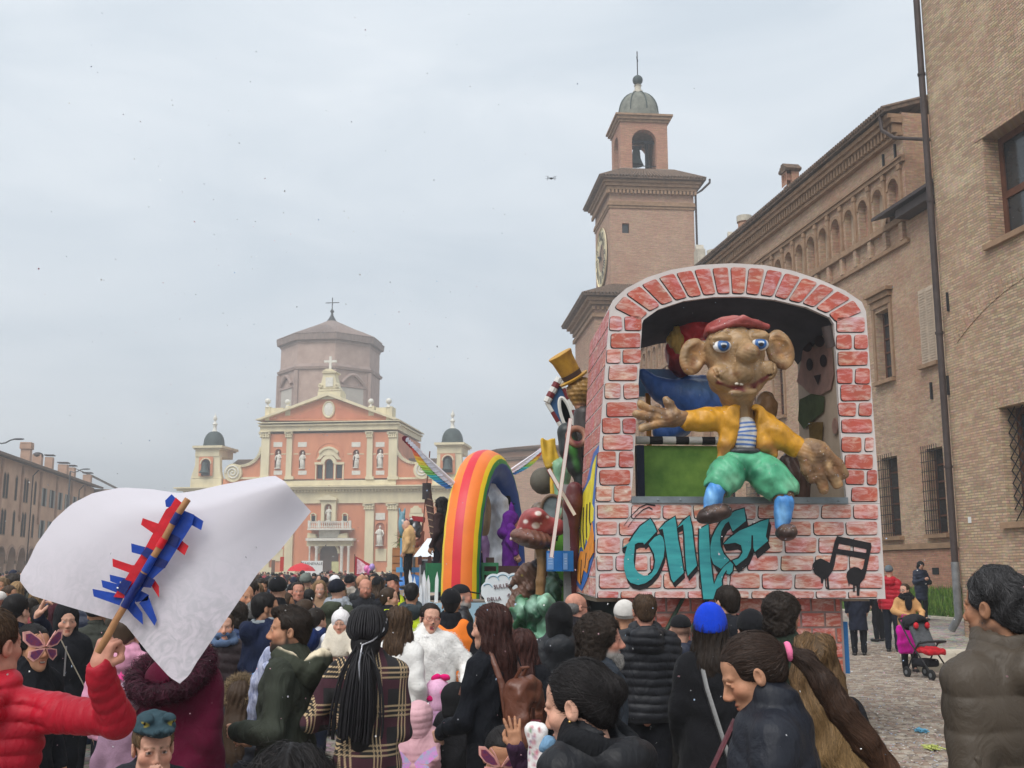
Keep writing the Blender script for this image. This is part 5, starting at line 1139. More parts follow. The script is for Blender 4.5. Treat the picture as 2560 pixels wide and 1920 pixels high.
FT=thing('carnival_float','tall carnival float shaped like an arched window painted with red bricks','float',fm.o,fm.yaw)
P2=lambda pts,off=0:[z2(x,y,off)for x,y in pts]
lower=[(205,1163),(1545,1168),(1572,1616),(210,1611)]
outer_top=[(275,240),(290,205),(350,152),(450,100),(560,65),(700,42),(850,34),(1000,43),(1130,68),(1260,110),(1380,162),(1460,216),(1480,262)]
inner_top=[(425,318),(432,300),(500,252),(620,212),(760,193),(900,191),(1050,206),(1200,241),(1310,290),(1330,322)]
D=1.5
MB().prism(P2(lower),0,.06).build('lower_board',M_mort,FT)
MB().prism(P2([(205,1161)]+outer_top+[(1545,1166),(1390,1166),(1362,860)]+inner_top[::-1]+[(390,900),(372,1161)]),0,.055).build('window_frame',M_mort,FT)
q=z2(372,1166);q1=z2(1392,1138);bx('metal_sill',M_metal,FT,q[0]+.004,q1[0]-.004,-.03,.1,q[1]+.006,q1[1])
for xx in(0.3,.55,1.0,1.6,1.7,2.0,2.35):MB().ball((q[0]+xx,-.032,(q[1]+q1[1])/2),(.014,.008,.014),8,5).build('bolt',M_metal,FT)
ot=P2(outer_top);cn=MB();n_=len(ot)
it_=[(x+(.05 if i==0 else(-.05 if i==n_-1 else 0)),z-.05)for i,(x,z)in enumerate(ot)]
cn.add([(x,.061,z)for x,z in ot]+[(x,D,z-.1)for x,z in ot],[(i,i+1,i+1+n_,i+n_)for i in range(n_-1)],0)
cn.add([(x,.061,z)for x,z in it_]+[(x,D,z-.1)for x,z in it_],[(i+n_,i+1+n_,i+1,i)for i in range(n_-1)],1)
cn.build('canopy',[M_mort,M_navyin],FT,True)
cm_=[]
so_=P2([(330,330),(380,250),(500,190),(620,160),(760,140),(900,138),(1050,150),(1200,185),(1330,240),(1400,330)])
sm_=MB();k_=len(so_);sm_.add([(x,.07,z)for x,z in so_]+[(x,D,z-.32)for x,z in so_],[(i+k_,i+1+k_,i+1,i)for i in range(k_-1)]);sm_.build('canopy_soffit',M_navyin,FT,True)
tl,bl=z2(275,240),z2(208,1611);tr,br=z2(1480,262),z2(1570,1616)
sw=MB();sw.add([(tl[0],.061,tl[1]),(bl[0],.061,bl[1]),(bl[0]-.02,D,bl[1]+.03),(tl[0]-.02,D,tl[1]-.1)],[(0,3,2,1)]);sw.add([(tl[0]+.04,.061,tl[1]),(bl[0]+.04,.061,bl[1]),(bl[0]+.02,D,bl[1]+.03),(tl[0]+.02,D,tl[1]-.1)],[(0,1,2,3)]);sw.build('side_wall',M_mort,FT)
sw=MB();i_=z2(1362,300);j_=z2(1400,1150);sw.add([(i_[0],.07,i_[1]+.1),(j_[0],.07,j_[1]),(j_[0]-.04,D,j_[1]),(i_[0]-.02,D,i_[1]-.25)],[(0,1,2,3)]);sw.add([(tr[0],.061,tr[1]),(br[0],.061,br[1]),(br[0],D,br[1]),(tr[0],D,tr[1])],[(0,1,2,3)[::-1]]);rw=sw.build('inner_panel',M_ply,FT)
rb=random.Random(5)
def brickpoly(p,par,m,name='brick',bev=.012):
 """rounded quad in x,z with a black painted shade below left"""
 c=(sum(a for a,b in p)/len(p),sum(b for a,b in p)/len(p));out=[]
 n=len(p)
 for i in range(n):
  a,b,d=Vector(p[i-1]),Vector(p[i]),Vector(p[(i+1)%n]);r=min(.03,(a-b).length*.25,(d-b).length*.25)
  out+=[b+(a-b).normalized()*r+Vector((rb.gauss(0,.002),rb.gauss(0,.002))),b+((a-b).normalized()+(d-b).normalized())*r*.25,b+(d-b).normalized()*r+Vector((rb.gauss(0,.002),rb.gauss(0,.002)))]
 mb=MB();mb.prism([(v.x,v.y)for v in out],-.010,-.0005,0)
 mb.prism([(c[0]+(v.x-c[0])*1.02-.006,c[1]+(v.y-c[1])*1.03-.007)for v in out],-.004,-.0004,1)
 return mb.build(name,[m,M_ink],par)
def rectb(x0,x1,y0,y1,m):return brickpoly(P2([(x0,y1),(x1,y1+rb.gauss(0,1.5)),(x1+rb.gauss(0,2),y0),(x0+rb.gauss(0,2),y0+rb.gauss(0,1.5))]),FT,m)
for row in(((285,350),(270,330),(343,422)),((365,432),(278,416)),((440,505),(257,322),(334,416)),((515,585),(266,400)),((600,672),(250,322),(340,410)),((690,755),(258,400)),((765,835),(240,322),(336,394)),((845,912),(242,382)),((920,995),(216,300),(316,386)),((1008,1078),(228,366)),((1085,1155),(208,280),(292,372)),((290,358),(1342,1472)),((372,438),(1340,1412),(1425,1486)),((450,515),(1348,1486)),((530,600),(1346,1415),(1428,1497)),((608,680),(1362,1500)),((692,752),(1352,1430),(1445,1506)),((768,832),(1366,1508)),((855,920),(1366,1458),(1475,1514)),((935,1000),(1380,1512)),((1010,1075),(1384,1470),(1485,1530)),((1090,1155),(1410,1534))):
 for x0,x1 in row[1:]:rectb(x0,x1,row[0][0],row[0][1],M_pbk if rb.random()<.6 else M_pbk2)
def along(pts,t):
 seg=[sqrt((pts[i+1][0]-pts[i][0])**2+(pts[i+1][1]-pts[i][1])**2)for i in range(len(pts)-1)];L_=sum(seg)*t
 for i,s_ in enumerate(seg):
  if L_<=s_ or i==len(seg)-1:f=L_/s_;return(pts[i][0]+(pts[i+1][0]-pts[i][0])*f,pts[i][1]+(pts[i+1][1]-pts[i][1])*f)
  L_-=s_
NB=15
for i in range(NB):
 a0,a1=(i+.09)/NB,(i+.91)/NB;o0,o1,i0,i1=along(outer_top,a0),along(outer_top,a1),along(inner_top,a0),along(inner_top,a1)
 mixp=lambda a,b,t:(a[0]+(b[0]-a[0])*t,a[1]+(b[1]-a[1])*t)
 brickpoly(P2([mixp(o0,i0,.9),mixp(o1,i1,.9),mixp(o1,i1,.12),mixp(o0,i0,.12)]),FT,M_pbk)
for r_,(y0,y1)in enumerate(((1172,1236),(1252,1313),(1326,1398),(1412,1481),(1496,1566),(1580,1610))):
 x=215+(0,-60,-25,-75,10,-40)[r_]
 xl=205+(y0-1163)*.011;xr=1540+(y0-1163)*.06
 while x<xr:
  w=rb.uniform(128,150);a,b=max(x,xl+6),min(x+w,xr-4)
  if b-a>22:rectb(a,b,y0,y1,M_pbk2)
  x+=w+15
def sidept(u,z):return None
for r_ in range(15):
 f0,f1=(r_+.06)/15,(r_+.94)/15
 for c_ in range(6):
  u0,u1=.061+(D-.061)*(c_+.06+(0 if r_%2 else.0))/6,.061+(D-.061)*(c_+.94)/6
  def sp(u,f,e):
   xa=tl[0]+(bl[0]-tl[0])*f;zt_=tl[1]-.1*(u/D);zb_=bl[1]+.03*(u/D);return(xa-.02*u/D-e,u,zt_+(zb_-zt_)*f)
  m_=MB();A=[sp(u0,f0,.008),sp(u0,f1,.008),sp(u1,f1,.008),sp(u1,f0,.008)];B=[sp(u0,f0,.0),sp(u0,f1,.0),sp(u1,f1,.0),sp(u1,f0,.0)]
  m_.add(A+B,[(0,3,2,1),(0,1,5,4),(1,2,6,5),(2,3,7,6),(3,0,4,7)]);m_.build('brick',M_pbk3 if r_<13 else M_pbk2,FT)
def side_poly(pts,e,m,name):
 """pts in zoom coordinates (200x700 crop) laid onto the side wall plane"""
 xa=lambda f:tl[0]+(bl[0]-tl[0])*f;V_=[]
 for x,y in pts:
  px_,py_=1340+x*.4219,800+y*.4219;o=fm.I@Vector((0,0,CAMZ));d=fm.I.to_3x3()@ray(px_,py_)
  nrm=Vector((-1,-.013,0));nx_=(bl[0]-tl[0])/(bl[1]-tl[1]);nrm=Vector((-1,-.0133,nx_)).normalized();p0=Vector((bl[0]-e,.061,bl[1]));t=(p0-o).dot(nrm)/d.dot(nrm);V_.append(o+d*t)
 tri=tessellate_polygon([V_]);m_=MB();m_.add(V_+[v+Vector((.006,0,0))for v in V_],[tuple(t)for t in tri]+[(i,(i+1)%len(V_),(i+1)%len(V_)+len(V_),i+len(V_))for i in range(len(V_))]);return m_.build(name,m,FT)
M_yel=mat('yellow paint',srgb(240,222,60),.5,.12,8,.1);M_blu=mat('blue paint',srgb(58,112,190),.5,.15,8,.1);M_ora=mat('orange paint',srgb(236,150,50),.5,.15,8,.1)
side_poly([(372,740),(340,790),(300,960),(250,1070),(262,1100),(236,1120),(250,1300),(232,1560),(270,1606),(300,1540),(330,1440),(345,1380),(322,1380),(352,1290),(352,1130),(344,1090),(356,900)],.016,M_blu,'blue_splash')
side_poly([(356,800),(335,860),(322,940),(282,1020),(262,1085),(238,1150),(242,1440),(258,1350),(270,1340),(282,1370),(296,1290),(310,1330),(320,1210),(336,1190),(340,1120),(330,1090),(342,960)],.022,M_yel,'yellow_splash')
side_poly([(330,1200),(316,1280),(300,1330),(284,1370),(262,1370),(246,1440),(242,1540),(262,1570),(280,1480),(300,1500),(312,1430),(338,1380),(340,1280)],.027,M_ora,'orange_splash')
for pts in([(262,1120),(258,1220),(266,1340)],[(280,1110),(276,1250),(284,1360)],[(300,1090),(296,1200),(298,1290)],[(318,1080),(314,1180),(320,1215)],[(268,1420),(262,1560)],[(296,1380),(288,1470)]):
 side_poly([(x-1.5,y)for x,y in pts]+[(x+1.5,y)for x,y in pts[::-1]],.031,M_ink,'ink_line')
def gq(x,y,off=0):return fm.px(1540+x*.1808,1240+y*.1808,off)
L_O=[(80,720),(180,640),(240,540),(330,420),(470,315),(520,400),(556,490),(450,605),(385,672),(372,645),(300,645),(255,670),(245,800),(238,900),(255,990),(300,1060),(380,1102),(440,1097),(490,1060),(522,1000),(535,900),(520,800),(480,720),(445,665),(530,570),(600,535),(640,570),(662,650),(665,740),(650,850),(600,980),(560,1060),(480,1150),(400,1205),(300,1230),(200,1200),(140,1130),(105,1000),(105,880),(125,780),(150,690)]
L_m1=[(585,465),(680,370),(810,285),(828,400),(850,600),(890,800),(930,1060),(790,1195),(760,1150),(720,950),(680,700),(660,560),(640,455)]
L_m2=[(840,440),(920,350),(1010,275),(1045,440),(1060,600),(1085,800),(1112,960),(985,1105),(965,1000),(950,800),(940,560),(922,392)]
L_m3=[(1145,460),(1270,390),(1280,600),(1300,900),(1330,1150),(1346,1225),(1400,1100),(1480,980),(1570,905),(1612,945),(1600,1040),(1560,1085),(1520,1070),(1525,1020),(1480,1080),(1450,1170),(1460,1230),(1380,1290),(1335,1425),(1200,1425),(1180,1240),(1155,1000),(1140,700)]
L_g1=[(1762,172),(1640,210),(1540,270),(1440,360),(1370,470),(1320,580),(1297,700),(1300,830),(1340,940),(1440,1005),(1560,890),(1480,800),(1440,700),(1430,600),(1450,480),(1500,390),(1550,350),(1605,490),(1787,345)]
L_g2=[(1475,665),(1550,590),(1700,480),(1850,420),(2000,350),(2104,318),(2060,560),(2092,620),(1910,772),(1890,720),(1884,545),(1862,545),(1855,720),(1800,850),(1650,965),(1600,893),(1690,862),(1742,780),(1720,680),(1640,645),(1550,660)]
def offs(p,e):
 n=len(p);a=sum(p[i][0]*p[(i+1)%n][1]-p[(i+1)%n][0]*p[i][1]for i in range(n));sg=1 if a>0 else-1;o=[]
 for i in range(n):
  u=Vector(p[i])-Vector(p[i-1]);v=Vector(p[(i+1)%n])-Vector(p[i]);w=(u.normalized()+v.normalized());w=w.normalized()if w.length>.2 else v.normalized();o.append((p[i][0]+sg*w.y*e,p[i][1]-sg*w.x*e))
 return o
for k,(nm,p)in enumerate((('letter',L_O),('letter',L_m1),('letter',L_m2),('letter',L_m3),('letter',L_g1),('letter',L_g2))):
 y_=-.020-.0012*k
 ln=MB().prism([gq(x,y)for x,y in p],y_-.004,y_).build('letter',M_teal,FT)
 MB().prism([gq(x,y)for x,y in offs(p,20)],y_+.0005,y_+.002).build('outline',M_ink,ln)
 sd=MB();n=len(p);dx,dy=(22,72)if k<4 else(40,95)
 if k==3:dx,dy=10,8
 for i in range(n):
  a,b=p[i],p[(i+1)%n];qd=[gq(*a),gq(*b),gq(b[0]+dx,b[1]+dy),gq(a[0]+dx,a[1]+dy)]
  sd.add([(x,-.0125-.0006*k-.00002*i,z)for x,z in qd],[(0,1,2,3)])
 sd.build('drop_shade',M_ink,ln)
for pts,w in(([(105,410),(200,280),(320,160),(420,115),(540,130)],9),([(160,430),(270,280),(370,190),(450,155),(500,185)],9)):
 a=[Vector(p)for p in pts];poly=[(p.x,p.y-w*(.4+.8*i/4))for i,p in enumerate(a)]+[(p.x,p.y+w*(.4+.8*i/4))for i,p in reversed(list(enumerate(a)))]
 MB().prism([gq(x,y)for x,y in poly],-.016,-.011).build('accent_stroke',M_ink,FT)
def nq(x,y):return fm.px(2010+x*.10852,1320+y*.10852)
nb=MB()
nb.holed([nq(x,y)for x,y in[(750,185),(1530,345),(1545,420),(1420,1020),(1380,1160),(1280,1280),(1262,1560),(1205,1560),(1200,1330),(1160,1330),(1160,1470),(1118,1470),(1115,1310),(1040,1280),(1022,1360),(1010,1280),(965,1120),(975,1020),(1040,940),(1140,895),(1240,910),(1310,960),(1345,930),(1390,715),(735,590),(690,850),(650,980),(550,1130),(575,1400),(525,1410),(505,1160),(440,1180),(420,1280),(382,1270),(370,1150),(240,1060),(180,930),(185,840),(260,740),(370,700),(470,740),(580,800),(620,640),(690,320)]],[[nq(x,y)for x,y in[(795,360),(1430,490),(1420,575),(765,480)]]],-.016,.004)
nb.build('music_note',M_ink,FT)
u0,u1=z2(330,1611)[0],z2(1405,1611)[0];zb=bl[1]
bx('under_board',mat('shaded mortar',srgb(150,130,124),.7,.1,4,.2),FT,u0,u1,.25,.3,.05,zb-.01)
for r_ in range(9):
 z0=.1+r_*.168;x=u0-(.12 if r_%2 else 0)
 while x<u1-.05:
  a,b=max(x,u0+.01),min(x+.27,u1-.01)
  if b-a>.05 and z0+.14<zb:MB().box(a,b-.02,.238,.2495,z0,z0+.145).build('brick',M_pbk,FT)
  x+=.275
MB().tube([(u1-.55+.5*cos(a),.225,.55+.5*sin(a))for a in[pi*.75-i*.2 for i in range(14)]],.05,8,0,True,.3).build('painted_tyre',M_ink,FT)
bx('blue_bracket',mat('blue steel',srgb(40,110,170),.5,.1,5,.1),FT,u1+.03,u1+.09,.35,.45,.75,1.32)
for a,b in(((z2(640,1611)[0],.2,zb),(z2(500,1611)[0],.15,zb-.55)),((z2(760,1611)[0],.2,zb),(z2(560,1611)[0],.15,zb-.75))):MB().tube([a,b],.022,6).build('green_strut',mat('green steel',srgb(38,62,44),.5,.1,5,0),FT)
for sx in(u0+.4,u1-.5):
 for yy in(.9,3.2):
  MB().lathe([(.2,-.12),(.45,-.12),(.5,-.06),(.5,.06),(.45,.12),(.2,.12)],n=20,M=Matrix.Translation((sx,yy,.5))@Matrix.Rotation(pi/2,4,'Y')).build('wheel',mat('tyre rubber',(.02,.02,.02),.8,.1,9,.2),FT,True)
bx('chassis',M_iron,FT,u0+.1,u1-.1,.45,4.4,.75,zb-.06)
bx('deck',M_ply,FT,bl[0]+.05,br[0]-.05,.32,4.5,zb-.05,zb+.02)
def ip(x,y,e=.006):
 px_,py_=1580+x*.3736,760+y*.3736;o=fm.I@Vector((0,0,CAMZ));d=fm.I.to_3x3()@ray(px_,py_);nrm=(Vector((j_[0]-.04,D,j_[1]))-Vector((j_[0],.07,j_[1]))).cross(Vector((i_[0],.07,i_[1]+.1))-Vector((j_[0],.07,j_[1]))).normalized();nrm=nrm if nrm.x<0 else-nrm;p0=Vector((j_[0],.07,j_[1]))+nrm*e;t=(p0-o).dot(nrm)/d.dot(nrm);return o+d*t
def iprint(pts,m,nm,e):
 V_=[ip(x,y,e)for x,y in pts];tri=tessellate_polygon([V_]);m_=MB();m_.add(V_,[tuple(t)for t in tri]+[tuple(t[::-1])for t in tri]);return m_.build(nm,m,rw)
circ=lambda cx,cy,rx,ry,n=18:[(cx+rx*cos(2*pi*i/n),cy+ry*sin(2*pi*i/n))for i in range(n)]
M_cat=mat('cat print',srgb(196,158,146),.8,.12,9,0);M_catd=mat('cat print dark',srgb(74,58,62),.8,.1,9,0);M_catg=mat('cat print green',srgb(96,110,70),.8,.2,9,0);M_caty=mat('cat print ochre',srgb(150,120,60),.8,.2,9,0)
iprint([(1130,400),(1100,520),(1150,560),(1190,600),(1260,610),(1330,570),(1350,470),(1340,330),(1320,240),(1230,300),(1150,250)],M_cat,'cat_face',.02)
for c_ in((1188,405,22,42),(1280,380,24,42)):iprint(circ(*c_),M_catd,'cat_eye',.03)
iprint([(1215,480),(1265,470),(1245,545)],M_catd,'cat_mouth',.03)
for c_ in((1172,285,32,36),(1255,250,34,38)):iprint(circ(*c_),M_catd,'goggle_lens',.03)
iprint([(1120,640),(1200,600),(1290,620),(1280,720),(1200,790),(1150,840),(1110,780)],M_catg,'cat_jacket',.02)
iprint([(1180,790),(1280,790),(1270,920),(1190,930)],M_caty,'cat_trousers',.025)
iprint(circ(1358,815,20,55),M_cat,'cat_paw',.025)
MB().tube([ip(1300,150,.25),ip(1330,290,.2)],.055,12).build('speaker_tube',M_gut,FT,True)
# ------------------------------------------------------------------ goblin figure on the sill
U=.3736*12.05/2700*1.0
def G(x,y,dy=0):
 a=fm.px(1580+x*.3736,760+y*.3736,-.12);return(a[0],-.12+dy,a[1])
u_=lambda*r:tuple(k*U for k in r)
FG=thing('carnival_figure','papier-mache goblin with big ears and yellow jacket sitting on the window sill','figure',fm.o,fm.yaw)
SKB=srgb(158,128,92);SKD=srgb(116,88,62)
def part(name,s,base,par=None):return sobj(name,s,base,M_paper,par or FG)
s=SDF(.011)
s.u(ell(G(682,320,-.02),u_(202,188,215)),.03);s.u(ell(G(690,520,-.06),u_(188,172,120)),.10);s.u(ell(G(700,615,-.07),u_(112,125,72)),.06)
for x,y in((550,500),(860,470)):s.u(ell(G(x,y,-.2),u_(75,70,70)),.06)
s.u(cap(G(690,285,-.28),G(697,380,-.44),46*U,66*U),.05);s.u(ell(G(697,388,-.47),u_(80,92,64)),.03);s.u(ell(G(690,490,-.36),u_(64,70,76)),.05)
for x,y,sg in((555,300,-1),(805,285,1)):s.u(ell(G(x,y-8,-.24),u_(70,50,58)),.03)
s.u(cap(G(500,250,-.2),G(590,215,-.26),16*U,18*U),.03);s.u(cap(G(760,215,-.26),G(850,225,-.22),18*U,16*U),.03)
pts=[(535,555),(600,590),(690,600),(770,580),(840,535),(880,480)]
for i in range(5):s.cut(cap(G(*pts[i],-.36+.03*abs(i-2)),G(*pts[i+1],-.36+.03*abs(i-1)),(11+9*sin(pi*i/5))*U,(11+9*sin(pi*(i+1)/5))*U),.015)
s.u(cap(G(620,625,-.30),G(770,615,-.30),22*U),.03)
for x,y,rx,rz,rt in((415,345,92,128,14),(1000,300,100,142,-16)):
 s.u(ell(G(x,y,.06),u_(rx,42,rz),rotm(0,rt,0)),.05);s.cut(ell(G(x+(8 if x<600 else-6),y,-.02),u_(rx*.66,40,rz*.68),rotm(0,rt,0)),.03)
s.u(cap(G(700,640,.0),G(735,770,.05),100*U,92*U),.06)
s.chain([G(400,780,-.05),G(340,775,-.06),G(270,765,-.08)],[50*U,52*U,60*U],.03)
s.u(ell(G(250,765,-.08),u_(75,45,62)),.04)
for a in([(215,745),(120,720),(45,680)],[(205,770),(110,765),(15,745)],[(220,800),(140,815),(60,840)],[(260,725),(235,680),(215,650)]):s.chain([G(*p,-.10)for p in a],[34*U,29*U,25*U],.02)
s.chain([G(1075,960,-.12),G(1130,1000,-.16),G(1190,1010,-.18)],[52*U,60*U,70*U],.03);s.u(ell(G(1185,1010,-.18),u_(118,62,98),rotm(0,30,0)),.04)
for a in([(1180,1060),(1215,1160),(1240,1250)],[(1230,1060),(1290,1150),(1330,1215)],[(1260,1030),(1330,1080),(1370,1150)],[(1120,1040),(1130,1120),(1160,1180)]):s.chain([G(*p,-.2)for p in a],[46*U,40*U,34*U],.02)
for x,y,a in((520,470,[(500,440),(530,520),(560,560)]),(880,440,[(900,420),(895,470),(870,520)])):
 for i in range(2):s.cut(cap(G(*a[i],-.26),G(*a[i+1],-.3),9*U),.02)
for x,y in((558,262),(806,248)):s.u(ell(G(x,y,-.27),u_(70,46,30),rotm(14,0,0)),.02)
s.chain([G(570,1180,-.2),G(535,1265,-.24),G(515,1300,-.24)],[60*U,52*U,46*U],.03);s.chain([G(960,1210,-.2),G(968,1290,-.24),G(965,1350,-.24)],[70*U,62*U,55*U],.03)
s.disp=lambda p:wrinkle(.005,24,9)(p)-.0035*np.sin(70*p[0]+25*np.sin(9*p[2]))*np.sin(60*p[2]+20*np.sin(7*p[0]))
P=s.paint
for x,y in((690,560),(415,345),(1000,300)):P(ell(G(x,y,-.2),u_(120,200,70)),np.array(SKB)*.8,.05)
P(ell(G(1180,1080,-.2),u_(160,300,150)),SKD,.06);P(ell(G(250,770,-.1),u_(180,200,110)),np.array(SKD)*1.1,.05);P(ell(G(540,1270,-.2),u_(90,200,90)),SKD,.03);P(ell(G(965,1280,-.2),u_(90,200,90)),SKD,.03)
for i in range(5):P(cap(G(*pts[i],-.32+.03*abs(i-2)),G(*pts[i+1],-.32+.03*abs(i-1)),(16+6*sin(pi*i/5))*U),srgb(112,40,40),.012)
for x in(658,712):P(ell(G(x,500,-.36),u_(9,30,9)),(.03,.02,.02),.006)
for a in([(610,175),(650,190),(700,205)],[(640,160),(690,175),(735,200)],[(620,190),(660,205),(690,225)]):
 for i in range(2):P(cap(G(*a[i],-.2),G(*a[i+1],-.24),16*U),(.03,.028,.035),.01)
for a in([(500,300),(515,235),(560,212),(610,240),(625,290)],[(735,290),(760,230),(820,205),(855,240),(860,300)]):
 for i in range(4):P(cap(G(*a[i],-.27),G(*a[i+1],-.27),5*U),(.05,.03,.02),.005)
rgm=random.Random(6)
for i in range(90):x_,y_=rgm.choice(((rgm.uniform(480,900),rgm.uniform(120,680)),(rgm.uniform(330,500),rgm.uniform(240,470)),(rgm.uniform(920,1090),rgm.uniform(180,430)),(rgm.uniform(20,350),rgm.uniform(680,850)),(rgm.uniform(1080,1380),rgm.uniform(960,1240))));P(ell(G(x_,y_,-.3),u_(rgm.uniform(8,26),400,rgm.uniform(14,46)),rotm(0,rgm.uniform(-60,60),0)),np.array(rgm.choice((srgb(150,110,72),srgb(186,150,108),srgb(126,88,58),srgb(176,132,84)))),.03)if not(470<x_<880 and 240<y_<360)else None
fg=part('body',s,SKB)
for x,y in((560,318),(803,305)):
 s=SDF(.007);s.u(ell(G(x,y,-.285),u_(62,44,42)),.01);c_=G(x,y,-.265)
 s.paint(ell(G(x,y-2,-.31),u_(42,80,40)),srgb(44,92,150),.004);s.paint(ell(G(x,y+2,-.32),u_(20,80,20)),(.015,.015,.02),.004)
 for k in range(5):s.paint(ell(G(x-16+k*8,y-6-4*sin(k*.8),-.33),u_(3,60,8)),(.7,.75,.8),.002)
 s.paint(cap(G(x-56,y-10,-.30),G(x,y-34,-.31),7*U),(.06,.04,.03),.004);s.paint(cap(G(x,y-34,-.31),G(x+56,y-10,-.30),7*U),(.06,.04,.03),.004)
 part('eye',s,(.75,.74,.72),fg)
s=SDF(.008);[s.u(rbox(G(645+i*30,568+3*i,-.345),u_(12,8,8),.004),.004)for i in range(2)];part('teeth',s,srgb(214,206,190),fg)
s=SDF(.011);s.u(ell(G(682,195,.0),u_(205,195,112)),.02);s.cut(rbox(G(690,300,-.1),u_(400,400,100),.01,rotm(-10,0,0)),.02);s.u(cap(G(500,205,-.22),G(690,140,-.30),22*U,24*U),.02);s.u(cap(G(690,140,-.3),G(865,180,-.22),24*U,20*U),.02);s.disp=wrinkle(.004,30,4)
s.paint(ell(G(680,110,-.05),u_(150,200,30)),srgb(176,110,104),.02);part('cap',s,srgb(150,70,66))
J1=srgb(206,148,40)
s=SDF(.011);s.u(ell(G(735,830,.03),u_(150,120,150)),.03)
s.chain([G(640,765,.0),G(500,775,-.03),G(365,785,-.05)],[88*U,78*U,66*U],.05);s.chain([G(850,790,-.02),G(960,890,-.10),G(1080,965,-.13)],[88*U,84*U,70*U],.05)
s.chain([G(640,830,-.06),G(620,940,-.06),G(580,1040,-.05)],[60*U,50*U,26*U],.05);s.chain([G(840,850,-.08),G(860,940,-.1),G(930,1010,-.08)],[55*U,50*U,28*U],.05)
s.u(ell(G(655,760,-.14),u_(62,20,85),rotm(0,28,0)),.015);s.u(ell(G(830,755,-.15),u_(55,20,80),rotm(0,-32,0)),.015)
s.cut(rbox(G(752,900,-.22),u_(62,150,190),.02,rotm(0,4,0)),.03);s.disp=wrinkle(.006,26,2)
for a in([(600,690),(610,780),(630,845),(715,770)],[(780,745),(850,810),(870,760),(865,690)]):
 for i in range(3):s.paint(cap(G(*a[i],-.2),G(*a[i+1],-.2),5*U),(.05,.03,.02),.005)
s.paint(ell(G(620,1000,-.1),u_(60,200,60)),srgb(170,116,60),.04);s.paint(ell(G(880,990,-.1),u_(80,200,50)),srgb(170,116,60),.04);part('jacket',s,J1)
s=SDF(.009);s.u(ell(G(745,880,.0),u_(98,105,150)),.02);s.disp=wrinkle(.002,30,1)
for k in range(7):s.paint(rbox(G(745,805+k*29,-.1),u_(140,300,6.5),.002,rotm(0,-6 if k<3 else 4,0)),srgb(70,116,190),.004)
part('striped_shirt',s,srgb(216,214,208))
s=SDF(.01);s.u(ell(G(740,992,.0),u_(128,118,34)),.02);part('belt',s,(.05,.05,.055))
s=SDF(.011);s.u(ell(G(755,1070,.02),u_(165,130,90)),.03);s.chain([G(690,1080,-.02),G(610,1150,-.14),G(555,1215,-.19)],[108*U,112*U,98*U],.06);s.chain([G(830,1085,-.02),G(900,1170,-.14),G(965,1240,-.19)],[110*U,118*U,112*U],.06)
s.cut(ell(G(520,1290,-.22),u_(90,95,70),rotm(0,30,0)),.02);s.cut(ell(G(980,1330,-.22),u_(105,110,75),rotm(0,-20,0)),.02);s.disp=wrinkle(.007,30,6)
for x,y,c_ in((700,1100,srgb(50,130,96)),(880,1120,srgb(60,146,108)),(620,1200,srgb(120,190,150)),(1000,1230,srgb(120,190,150)),(760,1150,srgb(46,112,84))):s.paint(ell(G(x,y,-.2),u_(60,200,45)),c_,.04)
part('shorts',s,srgb(86,168,128))
for a,r_ in(([(520,1262),(500,1320),(488,1375)],(62,58,46)),([(968,1335),(962,1420),(950,1490)],(66,56,44))):
 s=SDF(.009);s.chain([G(*p,-.26)for p in a],[k*U for k in r_],.02);s.disp=lambda p:-.004*np.sin(90*p[0]+20*p[2])
 s.paint(ell(G(a[1][0]-20,a[1][1],-.3),u_(30,90,70)),srgb(120,176,226),.03);part('sock',s,srgb(76,140,206))
for c_,r_,rt in(((490,1415,-.36),(112,80,58),-18),((968,1540,-.34),(66,105,50),4)):
 s=SDF(.009);s.u(ell(G(*c_),u_(*r_),rotm(0,rt,0)),.02);s.u(ell(G(c_[0]+(60 if rt<0 else 0),c_[1]-14,c_[2]-.02),u_(56,62,46)),.03);s.disp=wrinkle(.004,34,7);s.paint(ell(G(c_[0],c_[1]-30,c_[2]-.1),u_(60,60,24)),srgb(96,74,62),.02);part('shoe',s,srgb(58,44,40))
# ------------------------------------------------------------------ things seen through the window
T=thing('green_bench','green painted bench with black and white striped edge behind the goblin','bench',fm.o,fm.yaw)
q=[fm.px(1580+x*.3736,760+y*.3736,.9)for x,y in((35,1300),(640,895))]
gpn=mat('green scenery',srgb(128,164,72),.6,.25,2.5,.2,12,var2=srgb(72,118,48));bx('panel',gpn,T,q[0][0]+.1,q[1][0],.92,.96,zb+.03,q[1][1]-.1)
for i in range(7):
 w=(q[1][0]-q[0][0])/7;MB().tube([(q[0][0]+i*w,.9,q[1][1]-.04),(q[0][0]+(i+1)*w-.002,.9,q[1][1]-.04)],.05,10).build('edge_block',M_ink if i%2 else mat('white gloss',srgb(214,212,206),.5,.08,6,.1),T,True)
bx('post',mat('navy scenery',srgb(30,40,66),.6,.2,5,.2),T,q[0][0],q[0][0]+.09,.88,1.0,zb+.03,q[1][1]-.1);bx('seat',gpn,T,q[0][0]+.1,q[1][0],.97,1.3,zb+.35,zb+.4)
def Hh(x,y,dy=1.1):
 a=fm.px(1580+x*.3736,760+y*.3736,dy);return(a[0],dy,a[1])
U2=U*1.1;v_=lambda*r:tuple(k*U2 for k in r)
T=thing('carnival_figure','blue coated papier-mache figure with red hair behind the goblin','figure',fm.o,fm.yaw)
